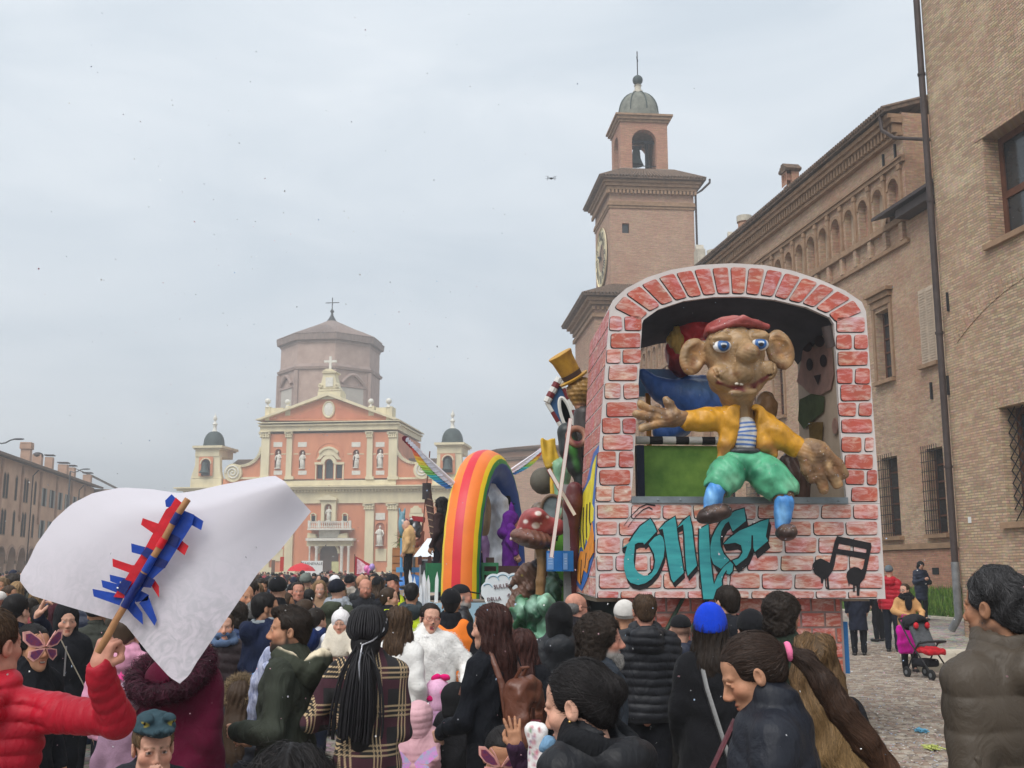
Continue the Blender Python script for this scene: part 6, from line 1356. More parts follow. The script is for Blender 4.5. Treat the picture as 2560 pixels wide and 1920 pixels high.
s=SDF(.014);s.u(ell(Hh(420,640,1.25),v_(230,130,170)),.05);s.chain([Hh(70,470),Hh(200,580),Hh(420,640),Hh(600,650)],[30*U2,80*U2,130*U2,110*U2],.06);s.chain([Hh(300,780,1.2),Hh(200,860,1.1)],[120*U2,60*U2],.06);s.disp=wrinkle(.008,20,3);s.paint(ell(Hh(500,560,1.0),v_(200,200,60)),srgb(96,130,176),.08);sobj('coat',s,srgb(64,108,184),M_paper,T)
s=SDF(.014);s.u(ell(Hh(330,330,1.15),v_(110,100,165)),.03);s.u(ell(Hh(440,170,1.15),v_(160,100,75)),.05);s.disp=wrinkle(.01,30,8);s.paint(ell(Hh(340,430,1),v_(100,300,80)),srgb(110,26,40),.08);sobj('hair',s,srgb(214,52,60),M_paper,T)
s=SDF(.012);s.chain([Hh(300,170,1.02),Hh(290,240,.98),Hh(310,320,1.0)],[25*U2,55*U2,22*U2],.03);s.disp=lambda p:-.006*np.sin(120*p[0]);sobj('lock',s,srgb(206,170,90),M_paper,T)
s=SDF(.012);s.u(ell(Hh(470,165,1.02),v_(45,20,25),rotm(0,15,0)),.01);sobj('hat_band',s,(.03,.03,.05),M_paper,T)
s=SDF(.014);s.u(ell(Hh(900,690,1.2),v_(70,80,110)),.03);s.disp=wrinkle(.008,30,8);T2=thing('carnival_figure','brown papier-mache shape peeping out behind the goblin shoulder','figure',fm.o,fm.yaw);sobj('body',s,srgb(150,112,74),M_paper,T2);s=SDF(.02);s.u(cap(Hh(900,790,1.2),(Hh(900,790,1.2)[0],1.2,zb+.05),.06),.01);sobj('stand',s,srgb(90,70,56),M_paper,T2)
s=SDF(.014);s.chain([Hh(1060,1060,1.0),Hh(1120,1150,.9),Hh(1130,1290,.9)],[70*U2,80*U2,60*U2],.04);s.disp=lambda p:-.008*np.sin(80*p[0]+20*p[1]);T2=thing('straw_broom','dark brown straw bundle standing beside the goblin hand','broom',fm.o,fm.yaw);sobj('bristles',s,srgb(74,54,46),M_paper,T2);MB().tube([Hh(1060,1060,1.0),Hh(1000,900,1.0)],.02,8).build('handle',M_wood,T2)
MB().tube([Hh(1312,1060,1.0),Hh(1385,975,.45)],.06,12).build('dark_roller',M_navyin,FT,True)
T=thing('blue_backdrop','light blue scenery panel with orange post behind the blue coat','panel',fm.o,fm.yaw)
a,b=Hh(40,620,1.45),Hh(330,440,1.45);bx('panel',mat('sky scenery',srgb(130,180,220),.6,.1,3,.1),T,a[0],b[0],1.42,1.45,a[2],b[2]);a,b=Hh(95,890,1.4),Hh(120,600,1.4);bx('post',M_ora,T,a[0],b[0],1.36,1.40,zb+.03,b[2])
# ================================================================== FAIRY-TALE FLOAT (left of the brick window)
def h4(x,y):return 1240+x*.3015,1080+y*.3015
def h3(x,y):return 1360+x*.217,820+y*.217
def W(p,Y):return at(p[0],p[1],Y)
pxm=lambda Y:Y*1.01/2700
GREENS=(srgb(46,104,66),srgb(30,76,52),srgb(120,168,140))
FD=thing('fairy_float_deck','low green deck of the fairy-tale float behind the crowd','float',(W((1400,1500),14.4)).xy.to_3d(),R(6))
bx('deck',mat('green board',srgb(52,92,58),.7,.2,3,.2),FD,-1.0,.7,-1.0,2.8,.7,.82);bx('skirt',mat('green skirt',srgb(40,78,54),.8,.2,3,.3),FD,-1.02,.72,-1.03,-1.005,.15,.82)
for sx in(-.8,.5):
 for sy in(-.6,2.2):MB().lathe([(.15,-.1),(.34,-.1),(.36,0),(.34,.1),(.15,.1)],n=16,M=Matrix.Translation((sx,sy,.36))@Matrix.Rotation(pi/2,4,'Y')).build('wheel',MATS['tyre rubber'],FD,True)
Y=13.6;k=pxm(Y);T=thing('mushroom','giant red toadstool with white spots and thick brown stem','mushroom',(0,0,0))
w3=lambda x,y,Yy=None:tuple(W(h4(x,y),Yy or Y));q3=.3015*k
s=SDF(.014);tip,top,rgt=w3(108,900),w3(320,670),w3(520,740)
s.u(cap(w3(140,890),w3(310,765),30*q3,115*q3),.05);s.u(cap(w3(310,765),w3(500,790),115*q3,70*q3),.05);s.u(ell(w3(330,705),(85*q3,.28,65*q3)),.08);s.cut(ell(w3(345,1075),(290*q3,.7,205*q3),rotm(0,14,0)),.02);s.disp=wrinkle(.006,18,4)
for x,y,r in((330,775,32),(350,675,26),(245,740,20),(120,880,18),(205,800,12),(430,700,14),(372,757,8)):s.paint(ell(w3(x,y,Y-.22),(r*q3,.3,r*q3*.8)),srgb(226,214,206),.008)
sobj('mushroom_cap',s,srgb(160,72,70),M_paper,T)
s=SDF(.014);s.u(ell(w3(305,885),(190*q3,.33,78*q3),rotm(0,12,0)),.02);s.disp=lambda p:-.006*np.sin(70*p[0]+30*p[1]);sobj('gills',s,srgb(112,74,62),M_paper,T)
s=SDF(.014);s.chain([w3(372,900),w3(385,1060),w3(372,1240),w3(362,1390),w3(362,1640),(w3(362,1640)[0],Y,.8)],[62*q3,42*q3,38*q3,34*q3,46*q3,50*q3],.03);s.disp=lambda p:-.004*np.sin(60*p[0]+2*p[2]);sobj('stem',s,srgb(140,106,66),M_paper,T)
T=thing('carnival_figure','brown papier-mache wolf pointing its snout at the cloud sign','figure',(0,0,0));Y=14.0;k=pxm(Y);q3=.3015*k
s=SDF(.013);s.chain([w3(330,1120),w3(250,1160),w3(190,1220),w3(120,1275)],[52*q3,66*q3,48*q3,20*q3],.03);s.chain([w3(300,1170),w3(270,1300),w3(200,1370),w3(170,1450),w3(170,1640),(w3(170,1640)[0],Y,.75)],[66*q3,62*q3,66*q3,80*q3,90*q3,90*q3],.05);s.chain([w3(320,1110),w3(338,1070)],[30*q3,18*q3],.02)
s.cut(cap(w3(120,1310,Y-.1),w3(210,1275,Y-.1),10*q3),.01);s.disp=lambda p:wrinkle(.010,40,2)(p)-.006*np.sin(90*p[0]+70*p[2]);s.paint(ell(w3(118,1275),(16*q3,.2,14*q3)),(.02,.015,.015),.01);s.paint(ell(w3(330,1090),(36*q3,.3,34*q3)),(.05,.04,.05),.02);s.paint(ell(w3(215,1190,Y-.15),(10*q3,.1,8*q3)),(.5,.4,.1),.005);sobj('body',s,srgb(104,74,60),M_paper,T)
for i,(x,y,rx,ry,Yy,c_)in enumerate(((230,1500,85,130,13.2,0),(330,1480,95,120,13.0,1),(470,1320,70,170,14.0,1),(490,860,65,110,14.2,0),(400,1440,80,90,12.9,2))):
 q3=.3015*pxm(Yy);s=SDF(.016);s.u(ell(tuple(W(h4(x,y),Yy)),(rx*q3,.3,ry*q3)),.03)
 if i in(2,3):s.u(cap(tuple(W(h4(x,y),Yy)),(W(h4(x,y),Yy).x,Yy,.85),42*q3,60*q3),.06)
 else:s.u(cap(tuple(W(h4(x,y),Yy)),(W(h4(x,y),Yy).x,Yy,.1),rx*q3*.9,rx*q3*1.1),.06)
 s.disp=lambda p:wrinkle(.02,26,11)(p)+.012*np.abs(np.sin(22*p[0]+9*p[1]+14*p[2]))-.010*np.abs(np.sin(19*p[0]-21*p[2]+5))
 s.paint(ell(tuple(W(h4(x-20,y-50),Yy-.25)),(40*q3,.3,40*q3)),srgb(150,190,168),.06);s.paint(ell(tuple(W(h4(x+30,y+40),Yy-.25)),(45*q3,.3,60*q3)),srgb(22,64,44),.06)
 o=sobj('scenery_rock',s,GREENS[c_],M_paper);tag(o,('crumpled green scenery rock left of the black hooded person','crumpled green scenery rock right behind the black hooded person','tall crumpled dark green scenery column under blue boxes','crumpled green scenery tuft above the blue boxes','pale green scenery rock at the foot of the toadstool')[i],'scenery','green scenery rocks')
T=thing('scenery_column','lime green painted scenery column beside the brick float','column',W(h4(530,1080),13.9).xy.to_3d());z1=W(h4(520,850),13.9).z;bx('board',mat('lime paint',srgb(120,190,60),.6,.3,3,.2,var2=srgb(70,140,60)),T,-.12,.2,.0,.12,.0,z1)
T=thing('scenery_post','flat grey wooden post rising behind the crossed planks','post',W(h4(590,1080),13.5).xy.to_3d());z1=W(h4(585,435),13.5).z;bx('post',mat('grey board',srgb(150,150,148),.7,.1,4,.1),T,-.045,.05,.0,.05,0,z1)
for x,lb,Yy in((487,'blue box with pale label hanging left of the grey post',13.3),(602,'blue box with pale label hanging beside the brick float',13.2)):
 a,b=W(h4(x-66 if x<500 else x-48,1155),Yy),W(h4(x+62 if x<500 else x+40,985),Yy);T=thing('blue_box',lb,'box',(a.x,Yy,a.z),0,'blue boxes on the float');w,h=b.x-a.x,b.z-a.z
 bx('case',mat('blue box',srgb(28,104,172),.5,.12,5,.1),T,0,w,0,.22,0,h);bx('label',mat('pale blue label',srgb(110,152,206),.5,.1,12,0),T,.006,w*.44,-.006,-.001,.02,h-.03)
 for i in range(3):bx('label_line',mat('pale print',srgb(170,196,226),.5,.05,12,0),T,.02,w*.38,-.009,-.007,h*(.35+.13*i),h*(.38+.13*i))
for(a,b,w,lb,Yy)in((h3(305,1045),h4(458,1040),.05,'long white plank with red edges leaning across the float',12.95),(h4(436,310),h4(652,690),.085,'shorter white plank with red edges crossing behind the long one',13.1)):
 A,B=W(a,Yy),W(b,Yy);d=(B-A);L_=d.length;T=thing('plank',lb,'plank',A,0,'crossed white planks');M=d.to_track_quat('Z','Y').to_matrix().to_4x4()
 MB().box(-w/2,w/2,-.02,.02,0,L_,0,M).build('board',mat('white plank',srgb(224,214,208),.6,.08,5,.1,stretch=(4,4,.5)),T)
 for sg in(-1,1):MB().box(sg*w*.36-.006,sg*w*.36+.006,-.0235,.0235,-.002,L_+.002,0,M).build('red_edge',mat('red edge',srgb(150,40,44),.6,.1,6,0),T)
Y=15.0;k=pxm(Y);q3=.3015*k;T=thing('scenery_balloon','grey ribbed papier-mache dome hanging by the castle wall','scenery',W(h4(395,405),Y))
mb=MB();
for i in range(9):
 a0,a1=pi*i/9,pi*(i+1)/9
for i in range(16):
 pts=[]
 for j in range(9):
  t=pi*j/8;a=2*pi*i/16;b=2*pi*(i+1)/16;r=112*q3*sin(t)
  pts.append(((r*cos(a),r*sin(a),-112*q3*cos(t)),(r*cos((a+b)/2)*1.03,r*sin((a+b)/2)*1.03,-112*q3*cos(t)),(r*cos(b),r*sin(b),-112*q3*cos(t))))
 vv=[Matrix.Rotation(R(-38),3,'Y')@Matrix.Rotation(R(20),3,'X')@Vector(p)for tr_ in pts for p in tr_];mb.add(vv,[f for j in range(8)for f in((j*3,j*3+1,j*3+4,j*3+3),(j*3+1,j*3+2,j*3+5,j*3+4))])
mb.build('dome',mat('grey papier',srgb(98,94,84),.7,.15,5,.3),T,True);MB().tube([(0,0,-.3),(.05,.1,-2.3)],.025,8).build('stick',M_wood,T)
Y=14.6;k=pxm(Y);q3=.3015*k;T=thing('scenery_mirror','round grey mirror in brown ring frame behind the toadstool','mirror',W(h4(468,640),Y))
MB().tube([(112*q3*cos(a)*.8,0,112*q3*sin(a))for a in[2*pi*i/28 for i in range(29)]],14*q3,8,0,False).build('frame',mat('brown papier',srgb(112,90,72),.6,.2,6,.4),T,True)
MB().prism([(106*q3*cos(2*pi*i/28)*.8,106*q3*sin(2*pi*i/28))for i in range(28)],.01,.04).build('glass',mat('mirror grey',srgb(120,130,132),.35,.3,4,.2,var2=srgb(80,90,92)),T);MB().tube([(0,.02,-115*q3),(0,.02,-1.92)],.03,8).build('stand',M_wood,T)
s=SDF(.016);s.u(ell(tuple(W(h4(360,640),14.9)),(70*q3,.2,60*q3)),.03);s.u(cap(tuple(W(h4(360,660),14.9)),(W(h4(360,660),14.9).x,14.9,.8),.06,.1),.05);o=sobj('scenery_stone',s,srgb(110,96,84),M_paper);tag(o,'brown papier-mache stone left of the round mirror','scenery')
Y=14.2;k=pxm(Y);q3=.217*k;w3=lambda x,y,Yy=None:tuple(W(h3(x,y),Yy or Y));T=thing('carnival_figure','papier-mache bearded figure in a tilted yellow top hat','figure',(0,0,0))
M=Matrix.Translation(Vector(w3(345,590)))@Matrix.Rotation(R(-31),4,'Y')@Matrix.Rotation(R(14),4,'X')
hm=mat('yellow papier',srgb(196,152,52),.5,.2,6,.3,var2=srgb(150,104,44))
MB().lathe([(0,0),(175*q3,-4*q3),(182*q3,18*q3),(120*q3,26*q3)],n=28,M=M).build('hat_brim',hm,T,True);MB().lathe([(112*q3,24*q3),(118*q3,80*q3),(132*q3,270*q3),(150*q3,330*q3),(138*q3,338*q3),(0,322*q3)],n=28,M=M).build('hat_crown',hm,T,True);MB().lathe([(117*q3,26*q3),(124*q3,86*q3)],n=28,M=M).build('hat_band',mat('brown band',srgb(76,58,52),.6,.1,6,0),T,True)
s=SDF(.013);s.u(ell(w3(410,720),(150*q3,.18,175*q3)),.03);s.chain([w3(420,860),w3(430,960)],[95*q3,60*q3],.04);s.disp=lambda p:-.008*np.sin(70*p[0]+40*p[2])-.005*np.sin(110*p[2]);s.paint(ell(w3(420,980),(110*q3,.4,110*q3)),srgb(170,124,100),.02);sobj('head',s,srgb(158,120,64),M_paper,T)
s=SDF(.02);s.chain([w3(460,1000),w3(500,1500),w3(520,2400)],[120*q3,160*q3,160*q3],.05);sobj('body',s,srgb(60,52,50),M_paper,T)
Y=15.2;T=thing('scenery_cottage','tilted blue scenery cottage with red and white striped edges','scenery',(0,0,0));a,b,c_,d_=[W(h3(*p),Y)for p in((30,860),(180,580),(380,1080),(230,1200))]
n_=Vector((0,1,0));mb=MB();mb.add([a,b,c_,d_]+[p+n_*.1 for p in(a,b,c_,d_)],[(0,3,2,1),(4,5,6,7),(0,1,5,4),(1,2,6,5),(2,3,7,6),(3,0,4,7)]);mb.build('wall',mat('cottage blue',srgb(52,92,136),.6,.2,4,.2),T)
for p,q_,n2,r_ in((a,b,5,.055),(a,d_,3,.03),(b,c_,4,.03)):
 for i in range(n2):MB().tube([p.lerp(q_,i/n2)+Vector((0,-.03,0)),p.lerp(q_,(i+1)/n2-.01)+Vector((0,-.03,0))],r_,8).build('edge_block',MATS['white gloss']if i%2==0 else mat('dark red paint',srgb(112,36,40),.5,.1,6,0),T,True)
cw=W(h3(255,1000),Y);ax1=(c_-b).normalized();ax2=(b-a).normalized();el_=[cw+ax1*(.24*cos(t))+ax2*(.10*sin(t))+Vector((0,-.03,0))for t in[2*pi*i/24 for i in range(25)]];MB().tube(el_,.028,6,0,False).build('window_frame',MATS['white gloss'],T,True);mb=MB();mb.add([p+Vector((0,.015,0))for p in el_[:-1]],[tuple(range(24)),tuple(range(24))[::-1]]);mb.build('window',M_glass,T)
MB().tube([d_+Vector((.3,.05,0)),(d_.x+.35,Y+.05,.8)],.04,8).build('stand',M_wood,T)
Y=13.9;k=pxm(Y);q3=.217*k;T=thing('carnival_figure','black and green papier-mache boot shape with maroon cuff','figure',(0,0,0));s=SDF(.013);s.chain([w3(260,1200,Y),w3(300,1400,Y),w3(360,1600,Y),w3(410,1760,Y),w3(440,1900,Y)],[110*q3,120*q3,90*q3,50*q3,60*q3],.05);s.u(ell(w3(420,1960,Y),(130*q3,.14,90*q3)),.04)
for i in range(3):s.paint(cap(w3(320+i*30,1300+i*120,Y-.15),w3(340+i*30,1420+i*110,Y-.15),42*q3),srgb(62,122,52),.03)
sobj('body',s,(.025,.03,.03),M_paper,T);s=SDF(.013);s.u(tor(w3(380,1250,Y-.1),100*q3,38*q3,rotm(70,20,0)),.01);s.paint(ell(w3(390,1260,Y-.25),(60*q3,.2,90*q3)),srgb(96,34,40),.02);sobj('cuff',s,srgb(150,104,84),M_paper,T);s=SDF(.02);s.u(cap(w3(430,1950,Y),(W(h3(430,1950),Y).x,Y,.8),.05),.01);sobj('stand',s,(.05,.04,.04),M_paper,T)
Y=14.7;q3=.217*pxm(Y);s=SDF(.012);s.u(rbox(w3(90,1430,Y),(85*q3,.05,170*q3),.02,rotm(0,-10,0)),.02);s.disp=lambda p:.03*np.sin(16*p[0]+5*p[2])-.01*np.sin(50*p[0]);s.u(cap(w3(120,1560,Y),(W(h3(120,1560),Y).x,Y,.8),.03),.02);o=sobj('yellow_drape',s,srgb(206,166,52),M_paper);tag(o,'crumpled mustard yellow drape beside the rainbow wing','drape')
s=SDF(.016);s.u(ell(w3(200,1640,Y),(110*q3,.12,150*q3)),.03);s.u(cap(w3(200,1700,Y),(W(h3(200,1700),Y).x,Y,.8),.1),.05);s.disp=wrinkle(.012,24,3);o=sobj('green_drape',s,srgb(130,172,140),M_paper);tag(o,'pale green crumpled drape behind the crossed planks','drape')
s=SDF(.014);s.chain([tuple(W(h4(650,480),13.3)),tuple(W(h4(640,600),13.3)),tuple(W(h4(650,760),13.3)),tuple(W(h4(660,1500),13.6))],[.10,.12,.06,.05],.04);o=sobj('maroon_figure',s,srgb(96,44,44),M_paper);tag(o,'maroon rounded papier-mache shape tight against the brick side wall','figure')
# ================================================================== RAINBOW FLOAT
A0,A1=at(1151,1482,15.5),at(1272,1470,18.3)
RT=thing('rainbow_arch','inflated rainbow arch standing on the float in front of the church','rainbow arch',(0,0,0))
RB=[mat('rainbow '+n,c,.42,.06,3,.12,9,spec=.4,bdist=.02)for n,c in(('red',srgb(214,44,58)),('orange',srgb(240,126,48)),('yellow',srgb(242,206,36)),('green',srgb(46,146,62)),('blue',srgb(28,76,160)))]
ctr=(A0+A1)/2;ctr.z=1.5;half=(A1-A0)/2;half.z=0;zt=at(1222,1119,16.8).z-.27
pth=[];NS=44
for i in range(NS+1):
 t=pi*i/NS;pth.append(ctr-half*cos(t)*(1)+Vector((0,0,(zt-1.5)*sin(t)**.82)))
mb=MB();nn=40;hd_=half.normalized();nrm=Vector((-hd_.y,hd_.x,0))
for i,p in enumerate(pth):
 tg=(pth[min(i+1,NS)]-pth[max(i-1,0)]).normalized();out=nrm.cross(tg).normalized()
 if out.dot(p-Vector((ctr.x,ctr.y,2.0)))<0:out=-out
 rr=.265*(1+.012*sin(i*2.2))
 for j in range(nn):a=2*pi*(j+.5)/nn;mb.v.append(tuple(p+out*(rr*cos(a)*.9)+nrm*(rr*sin(a)*1.05)))
for i in range(NS):
 for j in range(nn):
  a=2*pi*(j+1)/nn;a=abs(a if a<=pi else a-2*pi);c_=0 if a<.30 else 1 if a<.80 else 2 if a<1.14 else 3 if a<1.55 else 4
  mb.f.append((i*nn+j,i*nn+(j+1)%nn,(i+1)*nn+(j+1)%nn,(i+1)*nn+j));mb.m.append(c_)
for c_,nm in enumerate(('red_band','orange_band','yellow_band','green_band','blue_band')):
 q=MB();q.v=mb.v;q.f=[f for f,m in zip(mb.f,mb.m)if m==c_];q.m=[0]*len(q.f);o=q.build(nm,RB[c_],RT,'all')
 bm=bmesh.new();bm.from_mesh(o.data);bmesh.ops.delete(bm,geom=[v for v in bm.verts if not v.link_faces],context='VERTS');bmesh.ops.recalc_face_normals(bm,faces=bm.faces);bm.to_mesh(o.data);bm.free()
PT=thing('rainbow_float','rainbow float platform with brown rail and pale blue skirt','float',(ctr.x+.0,ctr.y,0),math.atan2(half.y,half.x)-pi/2)
PT.rotation_euler.z=R(9)
bx('deck',M_ply,PT,-.9,1.3,-1.8,5.5,1.3,1.45);bx('skirt',mat('pale blue skirt',srgb(168,200,218),.6,.1,2,.1),PT,-.92,1.32,-1.85,-1.805,.35,1.46)
bx('side_skirt',MATS['pale blue skirt'],PT,-.96,-.905,-1.8,5.4,.35,1.44)
zr=at(1250,1432,16.5).z
for i in range(2):bx('rail',mat('brown rail',srgb(72,50,46),.7,.15,5,.2),PT,-.2,1.1,-1.2,-1.12,zr-.08-i*.22,zr+.1-i*.22)
for xx in(-.16,.72):bx('rail_post',MATS['brown rail'],PT,xx,xx+.1,-1.24,-1.09,1.45,zr+.22)
bx('yellow_rail',M_yel,PT,.85,1.35,-1.28,-1.22,zr+.13,zr+.18)
for i in range(4):MB().lathe([(.2,-.12),(.42,-.12),(.45,0),(.42,.12),(.2,.12)],n=18,M=Matrix.Translation(((-.7,1.1)[i%2],(-.8,3.8)[i//2],.45))@Matrix.Rotation(pi/2,4,'Y')).build('wheel',MATS['tyre rubber'],PT,True)
for i,(px_,Yy,lb)in enumerate(((1207,15.6,'green mesh crate right of the rainbow foot'),(1098,15.8,'green mesh crate left of the rainbow foot'))):
 p=at(px_,1480,Yy);T=thing('mesh_crate',lb,'crate',(p.x-.2,Yy,p.z),0,'green mesh crates');gm=mat('crate green',srgb(44,112,74),.6,.1,6,.1)
 for z_ in(0,.12,.24,.36):bx('slat',gm,T,0,.42,0,.02,z_,z_+.05)
 for x_ in(0,.19,.39):bx('upright',gm,T,x_,x_+.03,-.012,-.001,0,.41)
 bx('back',gm,T,0,.42,.3,.32,0,.41)
rg2=random.Random(9)
for i in range(8):
 px_=1040+i*6.2;yt=1428+rg2.uniform(-6,34);p=at(px_,1500,15.4);zt_=at(px_,yt,15.4).z;w=.028
 m_=MB();m_.prism([(-w,0),(w,0),(w*.9,zt_-.42),(w*.1,zt_-.3),(-w*.8,zt_-.4)],0,.03);o=m_.build('white_picket',mat('white picket',srgb(226,230,236),.6,.06,6,.1));o.location=(p.x,15.4+.02*i,.3);o.rotation_euler.y=rg2.gauss(0,.05);tag(o,'%s white picket from the left in the row beside the rainbow foot'%('first','second','third','fourth','fifth','sixth','seventh','eighth')[i],'picket','white pickets by the rainbow')
Y=14.6;T=thing('cloud_sign','white cloud-shaped sign with dark red lettering below the rainbow','sign',at(1262,1478,Y));k=pxm(Y);cl=[]
for cx_,cy_,r in((-42,6,16),(-28,22,20),(-5,24,22),(22,24,20),(40,14,16),(38,-10,18),(20,-22,20),(-8,-24,22),(-30,-16,20),(-46,-4,12)):cl.append((cx_*k,cy_*k,r*k))
M_cloud=mat('cloud white',srgb(226,232,236),.5,.05,4,.05);M_cloudb=mat('cloud blue',srgb(168,204,226),.5,.1,4,0)
m_=MB()
poly=[]
for i in range(72):
 a=2*pi*i/72;best=0
 for cx_,cy_,r in cl+[(0,0,34*k)]:
  d=Vector((cos(a),sin(a)));b=cx_*d.x+cy_*d.y;c_=cx_**2+cy_**2-r*r;ds=b*b-c_
  if ds>0:best=max(best,b+sqrt(ds))
 poly.append((cos(a)*best,sin(a)*best))
m_.prism(poly,0,.04);m_.build('board',M_cloud,T)
for cx_,cy_,r in cl[:5]:MB().tube([(cx_+r*.7*cos(a),-.004,cy_+r*.7*sin(a))for a in[.3+i*.25 for i in range(10)]],.012,5,0,True,.3).build('blue_swirl',M_cloudb,T)
def text(txt,size,M,m,par,name='lettering',ext=.004):
 cu=bpy.data.curves.new('t','FONT');cu.body=txt;cu.size=size;cu.align_x='CENTER';cu.extrude=ext;o=bpy.data.objects.new('t',cu);COL.objects.link(o)
 dg=bpy.context.evaluated_depsgraph_get();dg.update();me=bpy.data.meshes.new_from_object(o.evaluated_get(dg));bpy.data.objects.remove(o)
 me.transform(M@Matrix.Rotation(pi/2,4,'X'));me.name=name;me.materials.clear();me.materials.append(m);return mkobj(name,me,par)
M_mar=mat('maroon print',srgb(96,30,44),.6,.1,8,0)
text('SULLE',13.5*k,Matrix.Translation((-9*k,-.012,8*k))@Matrix.Rotation(R(-8),4,'Y'),M_mar,T);text('DELLA',12*k,Matrix.Translation((-26*k,-.012,-22*k))@Matrix.Rotation(R(-6),4,'Y'),M_mar,T);text('FANT',12*k,Matrix.Translation((16*k,-.012,-20*k))@Matrix.Rotation(R(38),4,'Y'),M_mar,T)
MB().box(-.03,.03,.045,.08,-1.3,-.2).build('post',M_wood,T)
FC=[srgb(64,120,200),srgb(70,150,210),srgb(74,190,200),srgb(130,200,110),srgb(190,220,90),srgb(240,220,90),srgb(246,190,80),srgb(240,130,90),srgb(230,100,90),srgb(170,60,70),srgb(110,44,60)]
for wi,(b0,b1,dn,Yy,lb,rev)in enumerate((((1140,1213),(1017,1096),(-.8,-1),15.9,'left rainbow-coloured feather wing rising beside the church',0),((1272,1180),(1368,1112),(.75,-.6),17.9,'right rainbow-coloured feather wing in front of the castle',0))):
 T=thing('feather_wing',lb,'wing',at(*b0,Yy),0,'feather wings of the rainbow float');o0=at(*b0,Yy);vec=at(*b1,Yy-.4)-o0;L_=vec.length;side=Vector((dn[0],0,dn[1])).normalized()
 MB().tube([(0,0,0),tuple(vec*.5),tuple(vec*.97)],[.03,.022,.008],6).build('spar',mat('feather white',srgb(220,222,230),.7,.08,8,0),T,True)
 for i in range(22):
  f=(i+.5)/22;c_=FC[min(10,int(f*11))];ln=.27*(1-.3*f)*L_/.95*(.55+.5*sin(pi*min(1,f*1.3)));d=(vec.normalized()*(.55+.6*f)+side*(.75-.35*f)).normalized();base=vec*f*.98;w=.045
  for lay,(sc,cc)in enumerate(((1,c_),(.45,srgb(214,218,232)))):
   ax2_=d.cross(Vector((0,1,0))).normalized();pts=[base+d*(ln*sc*t)+ax2_*(w*wd*(1 if lay==0 else.8))for t,wd in((0,.5),(.4,1),(.8,.8),(1,0))]+[base+d*(ln*sc*t)-ax2_*(w*wd*(1 if lay==0 else.8))for t,wd in((.8,.8),(.4,1),(0,.5))]
   off=Vector((0,-.012*lay-.003*(i%2),0));v_l=[p+off for p in pts];m_=MB();m_.add(v_l+[p+Vector((0,.004,0))for p in v_l],[tuple(range(7)),tuple(range(7,14))[::-1]]+[(j,(j+1)%7,(j+1)%7+7,j+7)for j in range(7)]);m_.build('feather',mat('feather %d'%(99 if lay else min(10,int(f*11))),cc,.7,.1,8,0),T)
Y=17.2;k=pxm(Y);T=thing('carnival_figure','white papier-mache horse with tan mane under the rainbow','figure',(0,0,0));w9=lambda x,y,d=0:tuple(at(x,y,Y+d))
s=SDF(.02);s.chain([w9(1222,1215),w9(1240,1260),w9(1252,1320),w9(1256,1400)],[14*k,26*k,34*k,36*k],.08);s.chain([w9(1222,1215),w9(1214,1230),w9(1208,1250)],[14*k,11*k,8*k],.04);s.chain([w9(1256,1400),w9(1256,1470)],[34*k,20*k],.05);s.disp=wrinkle(.012,20,4);sobj('body',s,srgb(214,218,224),M_paper,T)
s=SDF(.018);s.u(ell(w9(1214,1290,-.3),(15*k,.12,50*k),rotm(0,4,0)),.02);s.disp=lambda p:-.012*np.sin(50*p[0]+3*p[2]);sobj('mane',s,srgb(150,126,96),M_paper,T)
# ================================================================== FARTHER FLOATS IN FRONT OF THE CHURCH
Y=34;k=pxm(Y)
T=thing('scenery_chimney','tall brown scenery pipe with rope wound round it','pipe',(at(1090,1370,Y).x,Y,0));tp=at(1067,1212,Y);bt=at(1088,1368,Y);o_=Vector((at(1090,1370,Y).x,Y,0))
A,B=tp-o_,bt-o_;pm=mat('brown pipe',srgb(72,46,42),.7,.2,4,.2);MB().tube([A,B],[9.5*k,8*k],16).build('pipe',pm,T,True);MB().tube([A+Vector((0,0,.05)),A-Vector((0,0,.45))],11*k,16).build('collar',mat('dark collar',srgb(52,44,46),.6,.1,5,0),T,True)
d=(B-A);MB().tube([A+d*(.15+.8*i/60)+Vector((cos(i*.75)*9.6*k,sin(i*.75)*9.6*k,0))for i in range(61)],.018,5).build('rope',mat('rope',srgb(150,126,104),.8,.1,6,0),T,True)
MB().tube([B,(B.x+.1,0,0)],.1,8).build('mast',M_iron,T)
MB().tube([A+Vector((-9*k,0,-1.2)),A+Vector((-14*k,0,-2.2)),B+Vector((-16*k,0,3))],.02,5).build('hose',mat('hose',srgb(110,60,46),.6,.1,5,0),T,True)
Y=24;k=pxm(Y);p=at(1003,1420,Y);T=thing('fish_pole','light blue pole topped by an upright blue fish head','pole',(p.x,Y,0));zt_=at(1003,1345,Y).z;bm_=mat('light blue paint',srgb(96,158,202),.5,.12,4,.1)
MB().tube([(0,0,.5),(0,0,zt_)],3.4*k,10).build('pole',bm_,T,True);s=SDF(.02);z9=at(1003,1310,Y).z;s.u(ell((0,0,z9),(9*k,9*k,30*k)),.03);s.chain([(-4*k,0,z9+24*k),(-7*k,0,z9+38*k)],[4*k,2*k],.02);s.chain([(4*k,0,z9+24*k),(7*k,0,z9+38*k)],[4*k,2*k],.02);s.paint(ell((3*k,-9*k,z9+8*k),(3*k,4*k,3*k)),(.8,.8,.8),.01);sobj('fish_head',s,srgb(104,144,158),M_paper,T)
